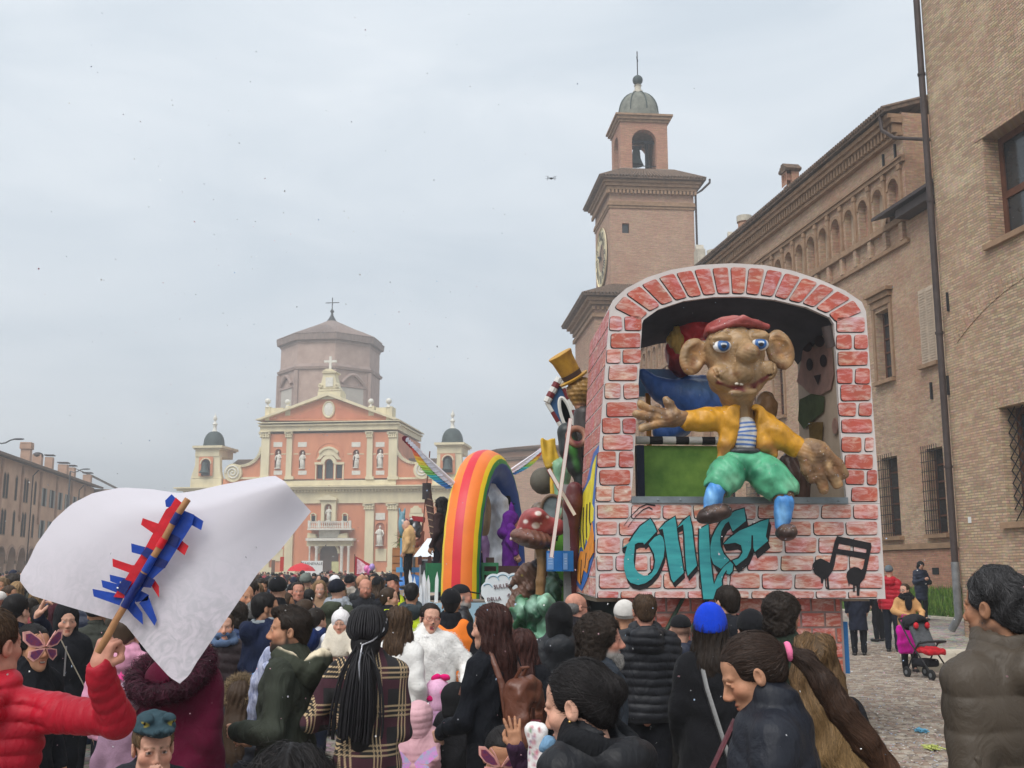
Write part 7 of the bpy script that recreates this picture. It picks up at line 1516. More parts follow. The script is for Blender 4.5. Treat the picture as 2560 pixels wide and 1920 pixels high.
bx('deck',M_ply,T,-.7,2.0,-.8,1.3,1.3,1.48);bx('frame',bm_,T,-.1,1.55,-.1,.1,at(1003,1424,Y).z-.06,at(1003,1424,Y).z+.05);bx('frame_leg',bm_,T,1.38,1.52,-.08,.08,.4,at(1003,1424,Y).z-.06);s=SDF(.03);s.u(ell((.25,-.2,at(1003,1470,Y).z),(.33,.25,.3)),.03);s.paint(ell((.25,-.4,at(1003,1475,Y).z),(.12,.1,.1)),srgb(180,200,220),.03);sobj('blue_barrel',s,srgb(62,120,190),M_paper,T)
Y=40;k=pxm(Y);o_=Vector((at(1035,1370,Y).x,Y,0));T=thing('creature_float','float with green barrel, spotted ball and black creature waving a red hat','float',o_);w9=lambda x,y,d=0:tuple(at(x,y,Y+d)-o_)
MB().lathe([(0,0),(16*k,0),(20*k,18*k),(20*k,26*k)],Vector(w9(1022,1345)),16).build('barrel',mat('barrel green',srgb(36,88,48),.6,.2,3,.1),T,True)
s=SDF(.05);s.u(ell(w9(1014,1308),(9*k,.3,13*k)),.02)
for i in range(6):s.paint(ell(w9(1010+6*(i%2)+2*(i//3),1298+i*4.4,-.25),(2.2*k,.3,2.2*k)),(.75,.72,.7),.02)
sobj('spotted_ball',s,srgb(140,30,40),M_paper,T)
s=SDF(.05);s.u(ell(w9(1042,1322),(13*k,.5,24*k)),.03);s.u(ell(w9(1030,1306),(9*k,.4,10*k)),.04);s.disp=lambda p:-.05*np.sin(20*p[0])*np.sin(18*p[2]);s.paint(ell(w9(1035,1312,-.4),(3*k,.4,4*k)),(.7,.7,.7),.03);s.paint(ell(w9(1029,1296,-.4),(5*k,.4,2*k)),(.7,.7,.7),.03);sobj('creature',s,(.03,.03,.035),M_paper,T)
MB().box(*[v for ab in zip((-15*k,-.3,-6*k),(15*k,.3,6*k))for v in ab],0,Matrix.Translation(Vector(w9(1046,1298)))@Matrix.Rotation(R(6),4,'Y')).build('red_hat',mat('hat red',srgb(158,24,32),.5,.1,4,0),T)
s=SDF(.05);s.chain([w9(1058,1330),w9(1052,1352),w9(1036,1362),w9(1026,1372)],[4*k,8*k,11*k,8*k],.05);s.u(ell(w9(1062,1372),(12*k,.4,10*k)),.05);sobj('brown_paw',s,srgb(140,76,52),M_paper,T)
gs=MB();rg3=random.Random(4)
for i in range(160):
 a=Vector(w9(1010+rg3.uniform(-9,16),1330+rg3.uniform(0,40),rg3.uniform(-.3,.3)));d=Vector((rg3.gauss(0,.2),rg3.gauss(0,.2),rg3.uniform(-.5,.3)));e=Vector((.03,0,0));gs.add([a-e,a+e,a+d],[(0,1,2)])
o=gs.build('straw',mat('straw green',srgb(96,120,60),.8,.2,4,0),T);o['kind']='stuff'
bx('deck',mat('crate brown',srgb(156,104,66),.7,.15,2,.2),T,w9(985,1400)[0],w9(1060,1400)[0],-.6,2.5,.6,w9(1000,1370)[2])
for i in range(5):bx('plank',mat('crate brown lit',srgb(170,116,74),.7,.15,2,.2),T,w9(985,1400)[0],w9(1035,1400)[0],-.64,-.605,1.4+i*.25,1.62+i*.25)
Y=28;o_=Vector((at(1070,1400,Y).x,Y,0));T=thing('white_tent','small white peaked tent behind the white pickets','tent',o_);w9=lambda x,y,d=0:tuple(at(x,y,Y+d)-o_)
pk=Vector(w9(1078,1346,1));cs=[Vector(w9(1034,1392)),Vector(w9(1112,1392)),Vector(w9(1112,1388,2)),Vector(w9(1036,1388,2))]
mb=MB()
mb.add(cs+[pk+Vector((-.1,0,0)),pk+Vector((.15,0,0))],[(0,1,5,4),(1,2,5),(2,3,4,5),(3,0,4)]);mb.build('roof',mat('tent canvas',srgb(220,228,232),.6,.04,2,.1),T)
for c_ in cs:MB().tube([c_,(c_.x,c_.y,0)],.03,6).build('pole',M_grey,T)
Y=22;o_=Vector((at(1070,1440,Y).x,Y,0));T=thing('lorry_cab','grey lorry cab with dark red mirrors pulling the far float','lorry',o_);w9=lambda x,y,d=0:tuple(at(x,y,Y+d)-o_);k=pxm(Y)
bx('cab',mat('lorry grey',srgb(150,154,160),.4,.06,2,0),T,w9(1048,1440)[0],w9(1105,1440)[0],0,1.6,.6,w9(1070,1398)[2]);bx('windscreen',M_glass,T,w9(1052,1440)[0],w9(1100,1440)[0],-.012,-.002,w9(1070,1436)[2],w9(1070,1402)[2])
for x in(1052,1076):bx('mirror',mat('mirror case',srgb(66,34,34),.5,.1,4,0),T,w9(x-4,1440)[0],w9(x+5,1440)[0],-.35,-.25,w9(x,1412)[2],w9(x,1392)[2]);MB().tube([Vector(w9(x,1393))+Vector((0,-.3,0)),Vector(w9(x,1391))],.02,5).build('mirror_arm',M_iron,T)
for x in(1052,1100):MB().lathe([(.2,-.12),(.45,-.12),(.5,0),(.45,.12),(.2,.12)],n=18,M=Matrix.Translation((w9(x,1440)[0],.8,.5))@Matrix.Rotation(pi/2,4,'Y')).build('wheel',MATS['tyre rubber'],T,True)
Y=95;k=pxm(Y);o_=Vector((at(780,1420,Y).x,Y,0));T=thing('banner','white banner with hand-painted capitals carried before the church door','banner',o_);a,b=at(752,1440,Y)-o_,at(808,1402,Y)-o_
bx('cloth',mat('banner cloth',srgb(226,226,224),.8,.05,2,.1),T,a.x,b.x,-.02,0,a.z,b.z);text('CARNEVALE',9.2*k,Matrix.Translation(((a.x+b.x)/2,-.03,b.z-10*k)),M_ink,T);text('A',9*k,Matrix.Translation(((a.x+b.x)/2,-.03,b.z-20*k)),M_ink,T)
for x in(a.x,b.x):MB().tube([(x,0,0),(x,0,b.z)],.03,6).build('pole',M_wood,T)
Y=80;p=at(754,1412,Y);T=thing('umbrella','red umbrella open above the far crowd','umbrella',(p.x,Y,0));MB().lathe([(1.05,-.45),(.85,-.2),(.5,0),(0,.15)],(0,0,p.z),8).build('canopy',mat('umbrella red',srgb(206,30,44),.6,.06,3,0),T,True);MB().tube([(0,0,.9),(0,0,p.z+.2)],.015,5).build('shaft',M_iron,T)
Y=62;p=at(908,1430,Y);T=thing('flag','red bordered white flag waving before the church','flag',(p.x-.5,Y,0));mb=MB();a=at(892,1390,Y);
for(nm,m_,ins,yy)in(('border',mat('flag red',srgb(176,30,50),.7,.1,3,0),0,0),('field',mat('flag white',srgb(226,206,210),.7,.2,5,0,var2=srgb(190,120,140)),.14,-.02)):
 q=MB();v=[]
 for i in range(7):
  f=i/6;x=.02+f*1.05;zt_=a.z-f*.55;zb_=a.z-1.15+f*.1
  if ins:zt_-=ins;zb_+=ins;x=.14+f*.8
  v+=[(x,yy+.07*sin(f*7),zt_),(x,yy+.07*sin(f*7),zb_)]
 q.add(v,[(2*i,2*i+2,2*i+3,2*i+1)for i in range(6)]);q.build(nm,m_,T,'all')
MB().tube([(0,0,.8),(0,0,a.z+.1)],.025,6).build('pole',M_wood,T)
for i,(x,y,c_,lb)in enumerate(((917,1422,srgb(226,120,180),'pink balloon nearest the red bordered flag'),(924,1428,srgb(206,90,160),'deeper pink balloon low in the far bunch'),(930,1418,srgb(170,140,206),'lilac balloon at the top of the far bunch'))):
 p=at(x,y,50);s=MB();s.ball(tuple(p),(.14,.14,.17),12,8);s.tube([(p.x,p.y,p.z-.16),(p.x+.05,p.y,1.2)],.004,4);tag(s.build('balloon',mat('balloon %d'%i,c_,.25,.03,3,0,spec=.6),None,'all'),lb,'balloon','balloons in the far crowd')
for i,(x,y,Yy,c_,lb)in enumerate(((705,1408,70,srgb(190,60,50),'narrow red pennant left of the banner'),(683,1415,75,srgb(120,100,90),'bare wooden placard stick far left of the banner'),(838,1417,85,srgb(200,196,150),'pale yellow placard held before the church door'))):
 p=at(x,y,Yy);T=thing('placard',lb,'placard',(p.x,Yy,0));bx('board',mat('placard %d'%i,c_,.7,.15,2,0),T,-.12 if i<2 else-.28,.12 if i<2 else.28,-.02,0,p.z-.5,p.z+.4);MB().tube([(0,.015,.8),(0,.015,p.z+.3)],.02,5).build('stick',M_wood,T)
p=at(1378,446,42);T=thing('drone','small dark camera drone hovering left of the bell tower','drone',p);T.scale=(.75,.75,.75);dm_=mat('drone grey',srgb(70,74,80),.5,.1,9,0);MB().ball((0,0,0),(.09,.11,.045),12,8).build('body',dm_,T,'all')
for sx in(-1,1):
 for sy in(-1,1):
  am=MB().tube([(sx*.06,sy*.05,0),(sx*.22,sy*.17,.03)],.014,6).build('arm',dm_,T);MB().tube([(sx*.22-.11,sy*.17,.06),(sx*.22+.11,sy*.17,.065)],.012,5,0,True,.3).build('rotor',dm_,am);MB().tube([(sx*.22,sy*.17,.05),(sx*.21,sy*.17,-.06)],.01,5).build('leg',dm_,am)
MB().ball((0,-.06,-.055),.03,8,6).build('camera',M_iron,T,'all')
# ================================================================== FOREGROUND PEOPLE
def YM(Y):return Y*1.2 if Y<=8 else(9.6+(Y-8)*.6 if Y<12 else Y)
def am(a,b,Y):return at(a,b,YM(Y))
def spot(px_,pyc,Y,extra=.02):
 p=at(px_,pyc,Y);return p.x,p.z-gz(p.x,Y)-extra
def toloc(x,Y,yaw,p,z=0):
 v=Vector(p)-Vector((x,Y,z));return tuple(Matrix.Rotation(-R(yaw),3,'Z')@v)
def P_(label,px_,pyc,Y,yaw,head=(0,0,0),hd=None,hair=('short','dark'),coat=None,legs=BLACK,arms_w=None,extra=.02,H=None,name='person',dx=0,**kw):
 Y=YM(Y)if kw.get('z')is None or Y<8 else Y;x,h=spot(px_,pyc,Y,extra);H=H or h;zg=kw.get('z');zg=gz(x,Y)if zg is None else zg
 arms=kw.pop('arms',None)or{}
 for k_,(e,w)in(arms_w or{}).items():arms[k_]=(toloc(x,Y,yaw,e,zg),toloc(x,Y,yaw,w,zg))
 hv=kw.pop('hv',max(.0038,Y*.0011));cv=kw.pop('cv',max(.010,min(.016,Y*.0024)))
 T,HM=person(name,label,x,Y,H,yaw,head,hd,hair,coat,legs,arms,hv=hv,cv=cv,**kw)
 return T,HM,x,H
def strap(T,pts,w,m,name='strap',th=.35):return MB().tube(pts,w,8,0,True,th).build(name,m,T,True)
def ring_scarf(T,H,m,r=.085,t=.036,name='scarf',dz=0):
 k,sh,_=frame_pts(H,None);s=SDF(.008);s.u(tor((0,.015,sh+.085*k+dz),r*k,t*k,rotm(-14),1.05,1.15),.01);s.u(tor((0,-.0,sh+.05*k+dz),(r+.02)*k,t*.9*k,rotm(10),1.1,1.0),.015);s.disp=wrinkle(.006,60,4);return sobj(name,s,(.5,.5,.5),m,T)
def furring(T,sdf_c,M,col,n=2200,r0=.13,t=.035,rot=(-25,0,0),ln=.06,sx=1.,name='fur_trim',w=.004):
 s=SDF(.01);s.u(tor(sdf_c,r0,t,rotm(*rot),sx,1.),.01);v,q,c=sm(s,np.array(col)*.6);st=strands(s,n,ln,lambda P:(P-np.array(sdf_c))+np.array((0,0,-.03)),w,np.array(col),2,.03,.5,cvar=.4,steps=4,off=.02);A=join([(xf(v,M),q,c),(xf(st[0],M),st[1],st[2])]);return mkobj(name,npmesh(name,*A,M_hair),T)
M_felt=vcol('felt',.9,.15,.12,60,.4,150)
I4=Matrix.Identity(4)
K=lambda key,col,kind='matte',**kw:(key,col,kind,kw)
hand_w=Vector(am(250,1600,2.95));elb_w=Vector(am(292,1800,3.08));wr_w=Vector(am(247,1672,2.98))
T,HM,x,H=P_('man in red quilted puffer jacket holding up the taped paper flag',-14,1504,3.25,180,(-18,0,0),dict(skin='red'),('short','brown'),K('red',RED,'puffer',puff=(.009,.054),armpuff=(.007,.046),armr=.78,collar='hood',bulk=1.06,wide=1.12),arms_w={'R':(elb_w,wr_w)},hands={'R':dict(dir=(-.25,0,1),palm=(-.35,-1,0),curl=1.05,thumb=.9)},nstr=2600,cv=.0068)
T,HM,x,H=P_('woman in profile with pink butterfly mask pushed over her eyes',90,1551,5.1,62,(-4,0,0),dict(skin='tan',fem=True,mouth='open'),('pulled','black'),K('black',BLACK,'matte',collar='high'),nstr=1500)
M_maskp=mat('mask pink',srgb(232,170,160),.6,.15,40,0);M_maskb=mat('mask purple',srgb(92,64,120),.6,.5,60,0,var2=srgb(190,90,110))
def butterfly(T,HM,sc=1.):
 g=bpy.data.objects.new('butterfly_mask',None);
 for sg in(-1,1):
  up=[(0,.01),(.03,.05),(.09,.095),(.125,.09),(.12,.045),(.085,.012),(.03,.0)];lo=[(0,0),(.04,-.002),(.085,-.012),(.09,-.045),(.06,-.07),(.035,-.055),(.012,-.022)]
  for nm,pl in(('mask_wing',up),('mask_wing',lo)):
   f=lambda p,e,k_:HM@Vector((sg*p[0]*k_*sc,-.112-e+.5*(p[0]*sc)**1.0*.5,.01+p[1]*k_*sc+(.0 if nm else 0)))
   m_=MB();n=len(pl);m_.add([f(p,0,1)for p in pl]+[f(p,-.003,1)for p in pl],[tuple(range(n)),tuple(range(n,2*n))[::-1]]+[(i,(i+1)%n,(i+1)%n+n,i+n)for i in range(n)]);o=m_.build('mask_wing',M_maskp,T)
   c_=(sum(p[0]for p in pl)/n,sum(p[1]for p in pl)/n);pin=[(c_[0]+(p[0]-c_[0])*.74,c_[1]+(p[1]-c_[1])*.74)for p in pl];m2=MB();m2.add([f(p,.003,1)for p in pin],[tuple(range(n)),tuple(range(n))[::-1]]);m2.build('wing_pattern',M_maskb,o)
  MB().tube([HM@Vector((sg*.004,-.113,.02)),HM@Vector((sg*.03,-.12,.075)),HM@Vector((sg*.05,-.118,.10))],.003,5).build('antenna',M_maskp,T)
butterfly(T,HM)
hw=Vector(am(88,1518,6.2));P_('person in navy jacket with dark hair raising a pointing hand',46,1478,6.9,170,(0,0,0),dict(skin='fair'),('short','black'),K('navy',NAVY),arms_w={'R':(am(120,1600,6.4),hw+Vector((.02,0,-.06)))},hands={'R':dict(dir=(-.4,0,1),palm=(-1,-.4,0),curl=.5,point=True)},nstr=900)
T,HM,x,H=P_('woman in black headscarf and dark coat with open collar',168,1502,7.4,28,(4,6,0),dict(skin='fair',fem=True,ear=False),('none','dark'),K('blackcoat',srgb(30,31,36),'matte',collar='high',bulk=1.15),legs=BLACK)
hoodup(T,HM,cloth('scarf',(.010,.010,.012),'matte'),name='headscarf',e=.022)
strap(T,[(-.05,-.16,H*.84),(.05,-.19,H*.72),(.16,-.17,H*.6)],.012,mat('chain strap',srgb(180,170,150),.5,.2,60,.3),'bag_strap')
bx('zip',mat('zip steel',srgb(170,170,168),.35,.1,8,0,metal=.6),T,-.006,.006,-.152,-.145,H*.66,H*.80)
T,HM,x,H=P_('person in pink quilted puffer seen from behind beneath the paper flag',318,1530,6.2,178,(0,12,0),dict(skin='fair'),('short','brown'),K('pink',PINK,'puffer',puff=(.008,.06),collar='hood',bulk=1.15),legs=NAVY)
strap(T,[(-.13,.15,H*.80),(0.02,.17,H*.72),(.16,.15,H*.6)],.014,cloth('straps',BLACK,'leather'),'bag_strap')
T,HM,x,H=P_('woman in burgundy coat with dark fur-trimmed hood under the flag tip',472,1528,4.75,155,(-48,0,0),dict(skin='fair',fem=True,lips=srgb(170,60,66)),('longback','dark'),K('burg',BURG,'wool',collar='hood',bulk=1.25,wide=1.1,hem=.4,flare=.03),legs=BLACK,nstr=1800)
k,sh,_=frame_pts(H,None);furring(T,(0,.11,sh+.035),I4,np.array(srgb(58,14,32)),4200,.155,.045,(-38,0,0),.08,1.15)
T,HM,x,H=P_('child in mauve knitted hat with white pompom and pink stars',338,1700,4.8,170,(0,0,0),dict(skin='fair',kid=True),('none','brown'),K('lilac',srgb(150,120,140),'wool',collar='collar'),hs=.92)
hb=beanie(T,HM,cloth('mauveknit',srgb(168,142,158),'wool'),.02)
s=SDF(.008);s.u(ell((-.03,.03,.185),.042),.01);v,q,c=sm(s,srgb(196,170,166));st=strands(s,900,.03,lambda P:P-np.array((-.03,.03,.185)),.004,srgb(226,206,200),3,.02,.6,steps=4,off=.012);mkobj('pompom',npmesh('pompom',*join([(xf(v,HM),q,c),(xf(st[0],HM),st[1],st[2])]),M_hair),T)
for i,xx in enumerate((.03,.085)):
 pl=[(xx+.028*(1 if j%2==0 else.45)*cos(pi*j/5+.3),.175+.028*(1 if j%2==0 else.45)*sin(pi*j/5+.3))for j in range(10)];m_=MB();m_.prism(pl,-.004,.004);me=m_.mesh('star',mat('pink foil',srgb(230,80,150),.3,.2,30,0));me.transform(HM);mkobj('star',me,T)
bw_=Vector(am(384,1950,3.58));T,HM,x,H=P_('boy in dark dinosaur-faced cap with fist at his mouth',386,1768,3.85,22,(6,6,0),dict(skin='fair',kid=True),('boy','lbrown'),K('darkgrey',srgb(40,42,48),'matte',collar='collar'),hs=.95,extra=.035,arms_w={'R':(am(330,2050,3.7),bw_)},hands={'R':dict(dir=(.05,.25,1),palm=(.3,1,0),curl=1.0,sc=.58)},nstr=1500)
HMb=HM;HM=HM@Matrix.Translation((0,0,.022));s=SDF(.005);s.u(ell((0,.018,.066),(.090,.110,.074)),.01);s.cut(rbox((0,0,-.13),(.3,.3,.19),.01,rotm(-5)),.008);s.u(ell((0,-.085,.076),(.066,.062,.022),rotm(4)),.025)
for sg in(-1,1):s.u(ell((sg*.045,-.07,.125),(.026,.035,.018),rotm(10,0,sg*15)),.015);s.u(ell((sg*.02,-.165,.088),(.012,.014,.01)),.01)
s.disp=wrinkle(.003,70,3)
for sg in(-1,1):
 s.paint(ell((sg*.058,-.088,.108),(.02,.02,.013)),srgb(206,190,90),.003);s.paint(ell((sg*.060,-.092,.108),(.005,.03,.012)),(.01,.01,.01),.002)
 for j in range(4):s.paint(ell((sg*(.02+.018*j),-.172+.022*j,.062),(.006,.02,.006)),srgb(190,196,190),.003)
 s.paint(cap((sg*.01,-.19,.072),(sg*.075,-.08,.07),.004),(.01,.015,.02),.003)
v,q,c=s.mesh(srgb(52,72,80));mkobj('dinosaur_cap',npmesh('dinosaur_cap',xf(v,HM),q,c,M_felt),T)
T,HM,x,H=P_('smiling woman with blue-grey scarf at the right edge of the flag',560,1523,7.9,12,(6,0,0),dict(skin='fair',fem=True,mouth='smile'),('pulled','brown'),K('dbrown',srgb(52,42,44),'puffer',puff=(.010,.08),collar='high'),nstr=700);ring_scarf(T,H,cloth('bluescarf',srgb(86,104,132),'wool'))
T,HM,x,H=P_('bearded man in navy jacket with grey hood turned to the right',668,1475,7.5,132,(-20,0,0),dict(skin='tan',beard='stubble'),('short','black'),K('navy2',srgb(26,34,58),'matte',collar='hood',bulk=1.15,wide=1.1),legs=JEANS,nstr=1400);ring_scarf(T,H,cloth('greyknit',srgb(130,136,140),'wool'),.075,.028,'hood_lining')
T,HM,x,H=P_('laughing bearded man with quiff in green parka with fleece hood',722,1507,5.0,-96,(14,-2,0),dict(skin='tan',beard='full',mouth='smile',nose=1.2),('quiff','dark'),K('parka',srgb(54,58,50),'matte',collar='collar',bulk=1.18,wide=1.05),legs=JEANS,nstr=4200,strand=dict(len=.045),arms={'R':((-.27,.02,1.08),(-.12,-.2,1.02)),'L':((.27,.02,1.08),(.10,-.22,1.06))},cv=.009)
k,sh,_=frame_pts(H,None)
s=SDF(.008);s.u(tor((0,.075,sh+.015*k),.12,.042,rotm(-30),1.15,1.2),.02);s.u(ell((0,.165,sh-.02),(.15,.075,.12),rotm(-20)),.03);s.cut(ell((0,.05,sh+.14),(.10,.10,.12)),.02);s.paint(ell((0,.10,sh+.10),(.15,.15,.085)),srgb(222,208,180),.012);s.disp=lambda p:wrinkle(.004,60,2)(p)-.003*np.sin(170*p[0])*np.sin(160*p[1])*np.sin(165*p[2]);sobj('fleece_hood',s,srgb(58,62,52),M_felt,T)
ring_scarf(T,H,mat('white blue scarf',srgb(188,192,210),.9,.3,22,.4,40,var2=srgb(96,108,150),stretch=(3,3,1)),.078,.030,'scarf',-.035)
s=SDF(.009);s.chain([(-.03,-.10,sh+.06),(-.06,-.17,sh-.1),(-.05,-.19,sh-.3)],[.04,.045,.035],.02);s.disp=wrinkle(.005,50,2);sobj('scarf_end',s,(.5,.5,.5),MATS['white blue scarf'],T)
MB().tube([HM@Vector((-.083,.012+.008*cos(a),-.044+.008*sin(a)))for a in[2*pi*i/10 for i in range(11)]],.0016,5,0,False).build('earring',mat('gold',srgb(220,180,110),.25,.05,5,0,metal=.9),T)
def plaidmat():
 m,t,p=nodes('tartan wool');N=t.nodes.new;l=t.links.new;c=N('ShaderNodeTexCoord');sx=N('ShaderNodeSeparateXYZ');l(c.outputs['Object'],sx.inputs[0])
 def mt(op,a,b=None,v=None):
  n=N('ShaderNodeMath');n.operation=op;l(a,n.inputs[0])if not isinstance(a,float)else None
  if isinstance(a,float):n.inputs[0].default_value=a
  if b is not None:
   if isinstance(b,float):n.inputs[1].default_value=b
   else:l(b,n.inputs[1])
  return n.outputs[0]
 ad=mt('ADD',sx.outputs[0],mt('MULTIPLY',sx.outputs[1],.8))
 def lines(o,per,offs_,w):
  r=None
  for of in offs_:
   q=mt('LESS_THAN',mt('FRACT',mt('DIVIDE',mt('ADD',o,float(of)+10.),per)),w);r=q if r is None else mt('MAXIMUM',r,q)
  return r
 tw=mt('GREATER_THAN',mt('SINE',mt('MULTIPLY',mt('ADD',ad,sx.outputs[2]),520.)),-.35)
 v_l=lines(ad,.17,(0,.022,.044),.055);h_l=lines(sx.outputs[2],.19,(0,.024,.048),.05)
 cr_=mt('MULTIPLY',mt('MAXIMUM',v_l,h_l),tw);mr_=mt('MAXIMUM',lines(ad,.17,(.085,),.26),lines(sx.outputs[2],.19,(.1,),.24))
 m1=N('ShaderNodeMixRGB');l(mt('MULTIPLY',mr_,.75),m1.inputs[0]);m1.inputs[1].default_value=(.016,.015,.016,1);m1.inputs[2].default_value=(.062,.014,.026,1)
 m2=N('ShaderNodeMixRGB');l(cr_,m2.inputs[0]);l(m1.outputs[0],m2.inputs[1]);m2.inputs[2].default_value=(*srgb(196,170,132),1);l(m2.outputs[0],p.inputs['Base Color']);p.inputs['Roughness'].default_value=.95
 n=N('ShaderNodeTexNoise');n.inputs['Scale'].default_value=120;l(c.outputs['Object'],n.inputs['Vector']);b=N('ShaderNodeBump');b.inputs['Strength'].default_value=.6;b.inputs['Distance'].default_value=.004;l(n.outputs['Fac'],b.inputs['Height']);l(b.outputs[0],p.inputs['Normal']);return m
M_cloth[('tartan','wool')]=plaidmat()
T,HM,x,H=P_('woman with long black braids in tartan wool coat',926,1500,4.85,172,(4,0,0),dict(skin='brown',fem=True,ear=False),('none','black'),K('tartan',BLACK,'wool',collar='collar',bulk=.98,hem=.38,flare=.02),arms={'R':((-.17,-.02,1.08),(-.04,-.2,1.1)),'L':((.29,.05,1.12),(.08,-.16,1.12))},extra=.035,cv=.009,lean=1)
s=hair_sdf('braids',.006);v,q,c=sm(s,np.array((.008,.007,.008)))
br_=MB();rgb_=random.Random(5)
for i in range(58):
 a=2*pi*i/58+rgb_.uniform(-.05,.05);top=Vector((.02*cos(a),.03+.02*sin(a),.147));sidep=Vector((.106*cos(a),.035+.118*sin(a),.05));
 if sidep.y<-.045 and abs(sidep.x)<.075:sidep.z=.075
 nape=Vector((.03*cos(a),.13+.012*sin(a*3),-.045));e=rgb_.uniform(-.5,.06)
 pts=[top,Vector((.075*cos(a),.03+.085*sin(a),.125)),sidep,Vector((sidep.x*.95,max(sidep.y,.02)*.9+.03,-.005)),nape]
 dx_=rgb_.gauss(0,.045);dy_=rgb_.uniform(-.01,.06)
 pts+=[Vector((dx_*.8,.155+dy_*.6,-.14)),Vector((dx_*1.2,.165+dy_,-.30)),Vector((dx_*1.3+.01,.155+dy_,-.46)),Vector((dx_*1.2+.02,.14+dy_,-.56+rgb_.uniform(-.03,.05)))]
 ip_=[]
 for j in range(len(pts)-1):
  for f in(0,.33,.66):ip_.append(pts[j].lerp(pts[j+1],f))
 ip_=[sum((ip_[min(max(j+d,0),len(ip_)-1)]for d in(-1,0,1)),Vector())/3 for j in range(len(ip_))];br_.tube([HM@p for p in ip_],[.0062*(1+.18*sin(j*2.4+i))for j in range(len(ip_))],5)
bv=np.array(br_.v,np.float32);bq=np.array([f for f in br_.f if len(f)==4]);bc_=np.tile(np.array((.013,.012,.014),np.float32),(len(bv),1));hq=mkobj('hair',npmesh('hair',*join([(xf(v,HM@Matrix.Scale(.97,4)),q,c),(bv,bq,bc_)]),M_hair),T)
sv=[HM@p for p in(Vector((-.10,.04,.075)),Vector((-.095,.10,.02)),Vector((-.05,.15,-.03)),Vector((0,.165,-.05)),Vector((.01,.19,-.14)),Vector((.0,.20,-.24)))];br2=MB().tube(sv,.0045,6);o=br2.build('silver_braid',mat('silver thread',srgb(170,170,176),.3,.3,60,.3,metal=.5),T,True)
P_('dark-haired head closest to the camera at the bottom edge',738,1842,2.0,178,(0,0,0),dict(skin='tan',fem=True),('longback','black'),K('black3',BLACK,'matte'),nstr=14000,strand=dict(w=.0011,lift=.003,jit=.08,cvar=.25,b=1.0),hv=.004)
P_('girl with long brown hair in a white coat seen from behind',1002,1512,7.0,155,(0,0,0),dict(skin='fair',fem=True),('long','brown'),K('white',WHITE,'fluffy',bulk=1.05),legs=JEANS,nstr=3600,strand=dict(w=.004,b=1.5,jit=.15))
T,HM,x,H=P_('woman with glasses and painted nose in fluffy white jacket',1073,1502,7.6,14,(4,-3,6),dict(skin='fair',fem=True,mouth='open',lips=srgb(160,40,50)),('bun','dark'),K('whitefur',srgb(234,232,228),'fluffy',bulk=1.3,wide=1.15,collar='collar'),legs=BLACK,nstr=1400,arms={'L':((.33,-.02,1.12),(.26,-.24,.98))})
gl=mat('glasses frame',srgb(170,110,96),.4,.1,9,0)
g_=MB()
for sg in(-1,1):g_.tube([HM@Vector((sg*.034+.024*cos(a),-.112,.004+.02*sin(a)))for a in[2*pi*i/16 for i in range(17)]],.0028,5,0,False);g_.tube([HM@Vector((sg*.058,-.110,.008)),HM@Vector((sg*.082,-.0,.01))],.0024,5)
g_.tube([HM@Vector((-.011,-.113,.008)),HM@Vector((.011,-.113,.008))],.0024,5);g_.build('glasses',gl,T,True)
MB().ball(HM@Vector((0,-.114,-.031)),.0075,8,6).build('painted_nose',M_ink,T,'all');ring_scarf(T,H,cloth('whiteroll',srgb(224,222,220),'wool'),.062,.02,'roll_neck')
s=coat_sdf(H,{'L':((.33,-.02,1.12),(.26,-.24,.98))},bulk=1.3,wide=1.15,h=.016);v,q,c=sm(s,(.8,.8,.8));st=strands(s,9000,.022,lambda P:P*np.array((1,1,0))+np.array((0,0,-.3)),.003,srgb(236,234,230),5,.012,.8,cvar=.05,steps=4,off=.006);mkobj('fur_pile',npmesh('fur_pile',*st,M_hair),T)
T,HM,x,H=P_('steward in plain orange vest and black beanie seen from behind',1128,1472,9.0,180,(0,0,0),dict(skin='tan'),('short','black'),K('black4',BLACK,'matte',collar='high'),legs=BLACK);beanie(T,HM,cloth('bk',(.012,.012,.014),'wool'),.02)
def vest(T,H,m,name='vest',band=None,wide=1.12):
 k,sh,_=frame_pts(H,None);s=SDF(.012);s.u(ell((0,.015,sh-.16*k),(.185*k*wide,.150*k,.24*k)),.03);s.u(ell((0,.01,sh-.42*k),(.178*k*wide,.148*k,.22*k)),.06);s.cut(rbox((0,0,sh+.19*k),(.5,.5,.13),.01),.02);s.cut(ell((0,0,sh+.06),(.075,.2,.10)),.02);s.u(cap((-.1*k,.02,sh),(.1*k,.02,sh),.066*k),.03);s.cut(rbox((0,0,.2),(.5,.5,.55*H-.2-.05),.01),.01);s.disp=wrinkle(.008,26,3);o=sobj(name,s,(.5,.5,.5),m,T)
 if band:
  for z_ in(sh-.30*k,sh-.42*k):MB().lathe([(1,-.022),(1,.022)],n=28,M=Matrix.Translation((0,.012,z_))@Matrix.Diagonal((.196*k*wide,.162*k,1,1))).build('reflective_band',band,o,True)
 return o
M_refl=mat('reflective tape',srgb(196,200,196),.35,.1,30,0);M_hiv=mat('hi-vis yellow',srgb(214,236,40),.6,.08,8,.3,14);M_hio=mat('hi-vis orange',srgb(240,126,36),.6,.08,8,.3,14)
vest(T,H,M_hio,wide=1.3)
T,HM,x,H=P_('older man in dark cap and jacket facing the rainbow foot',1157,1454,11.4,100,(0,0,0),dict(skin='red',beard='grey'),('side','grey'),K('dk',srgb(30,30,34),'leather'),extra=.03);capp(T,HM,cloth('capb',(.015,.015,.018)))
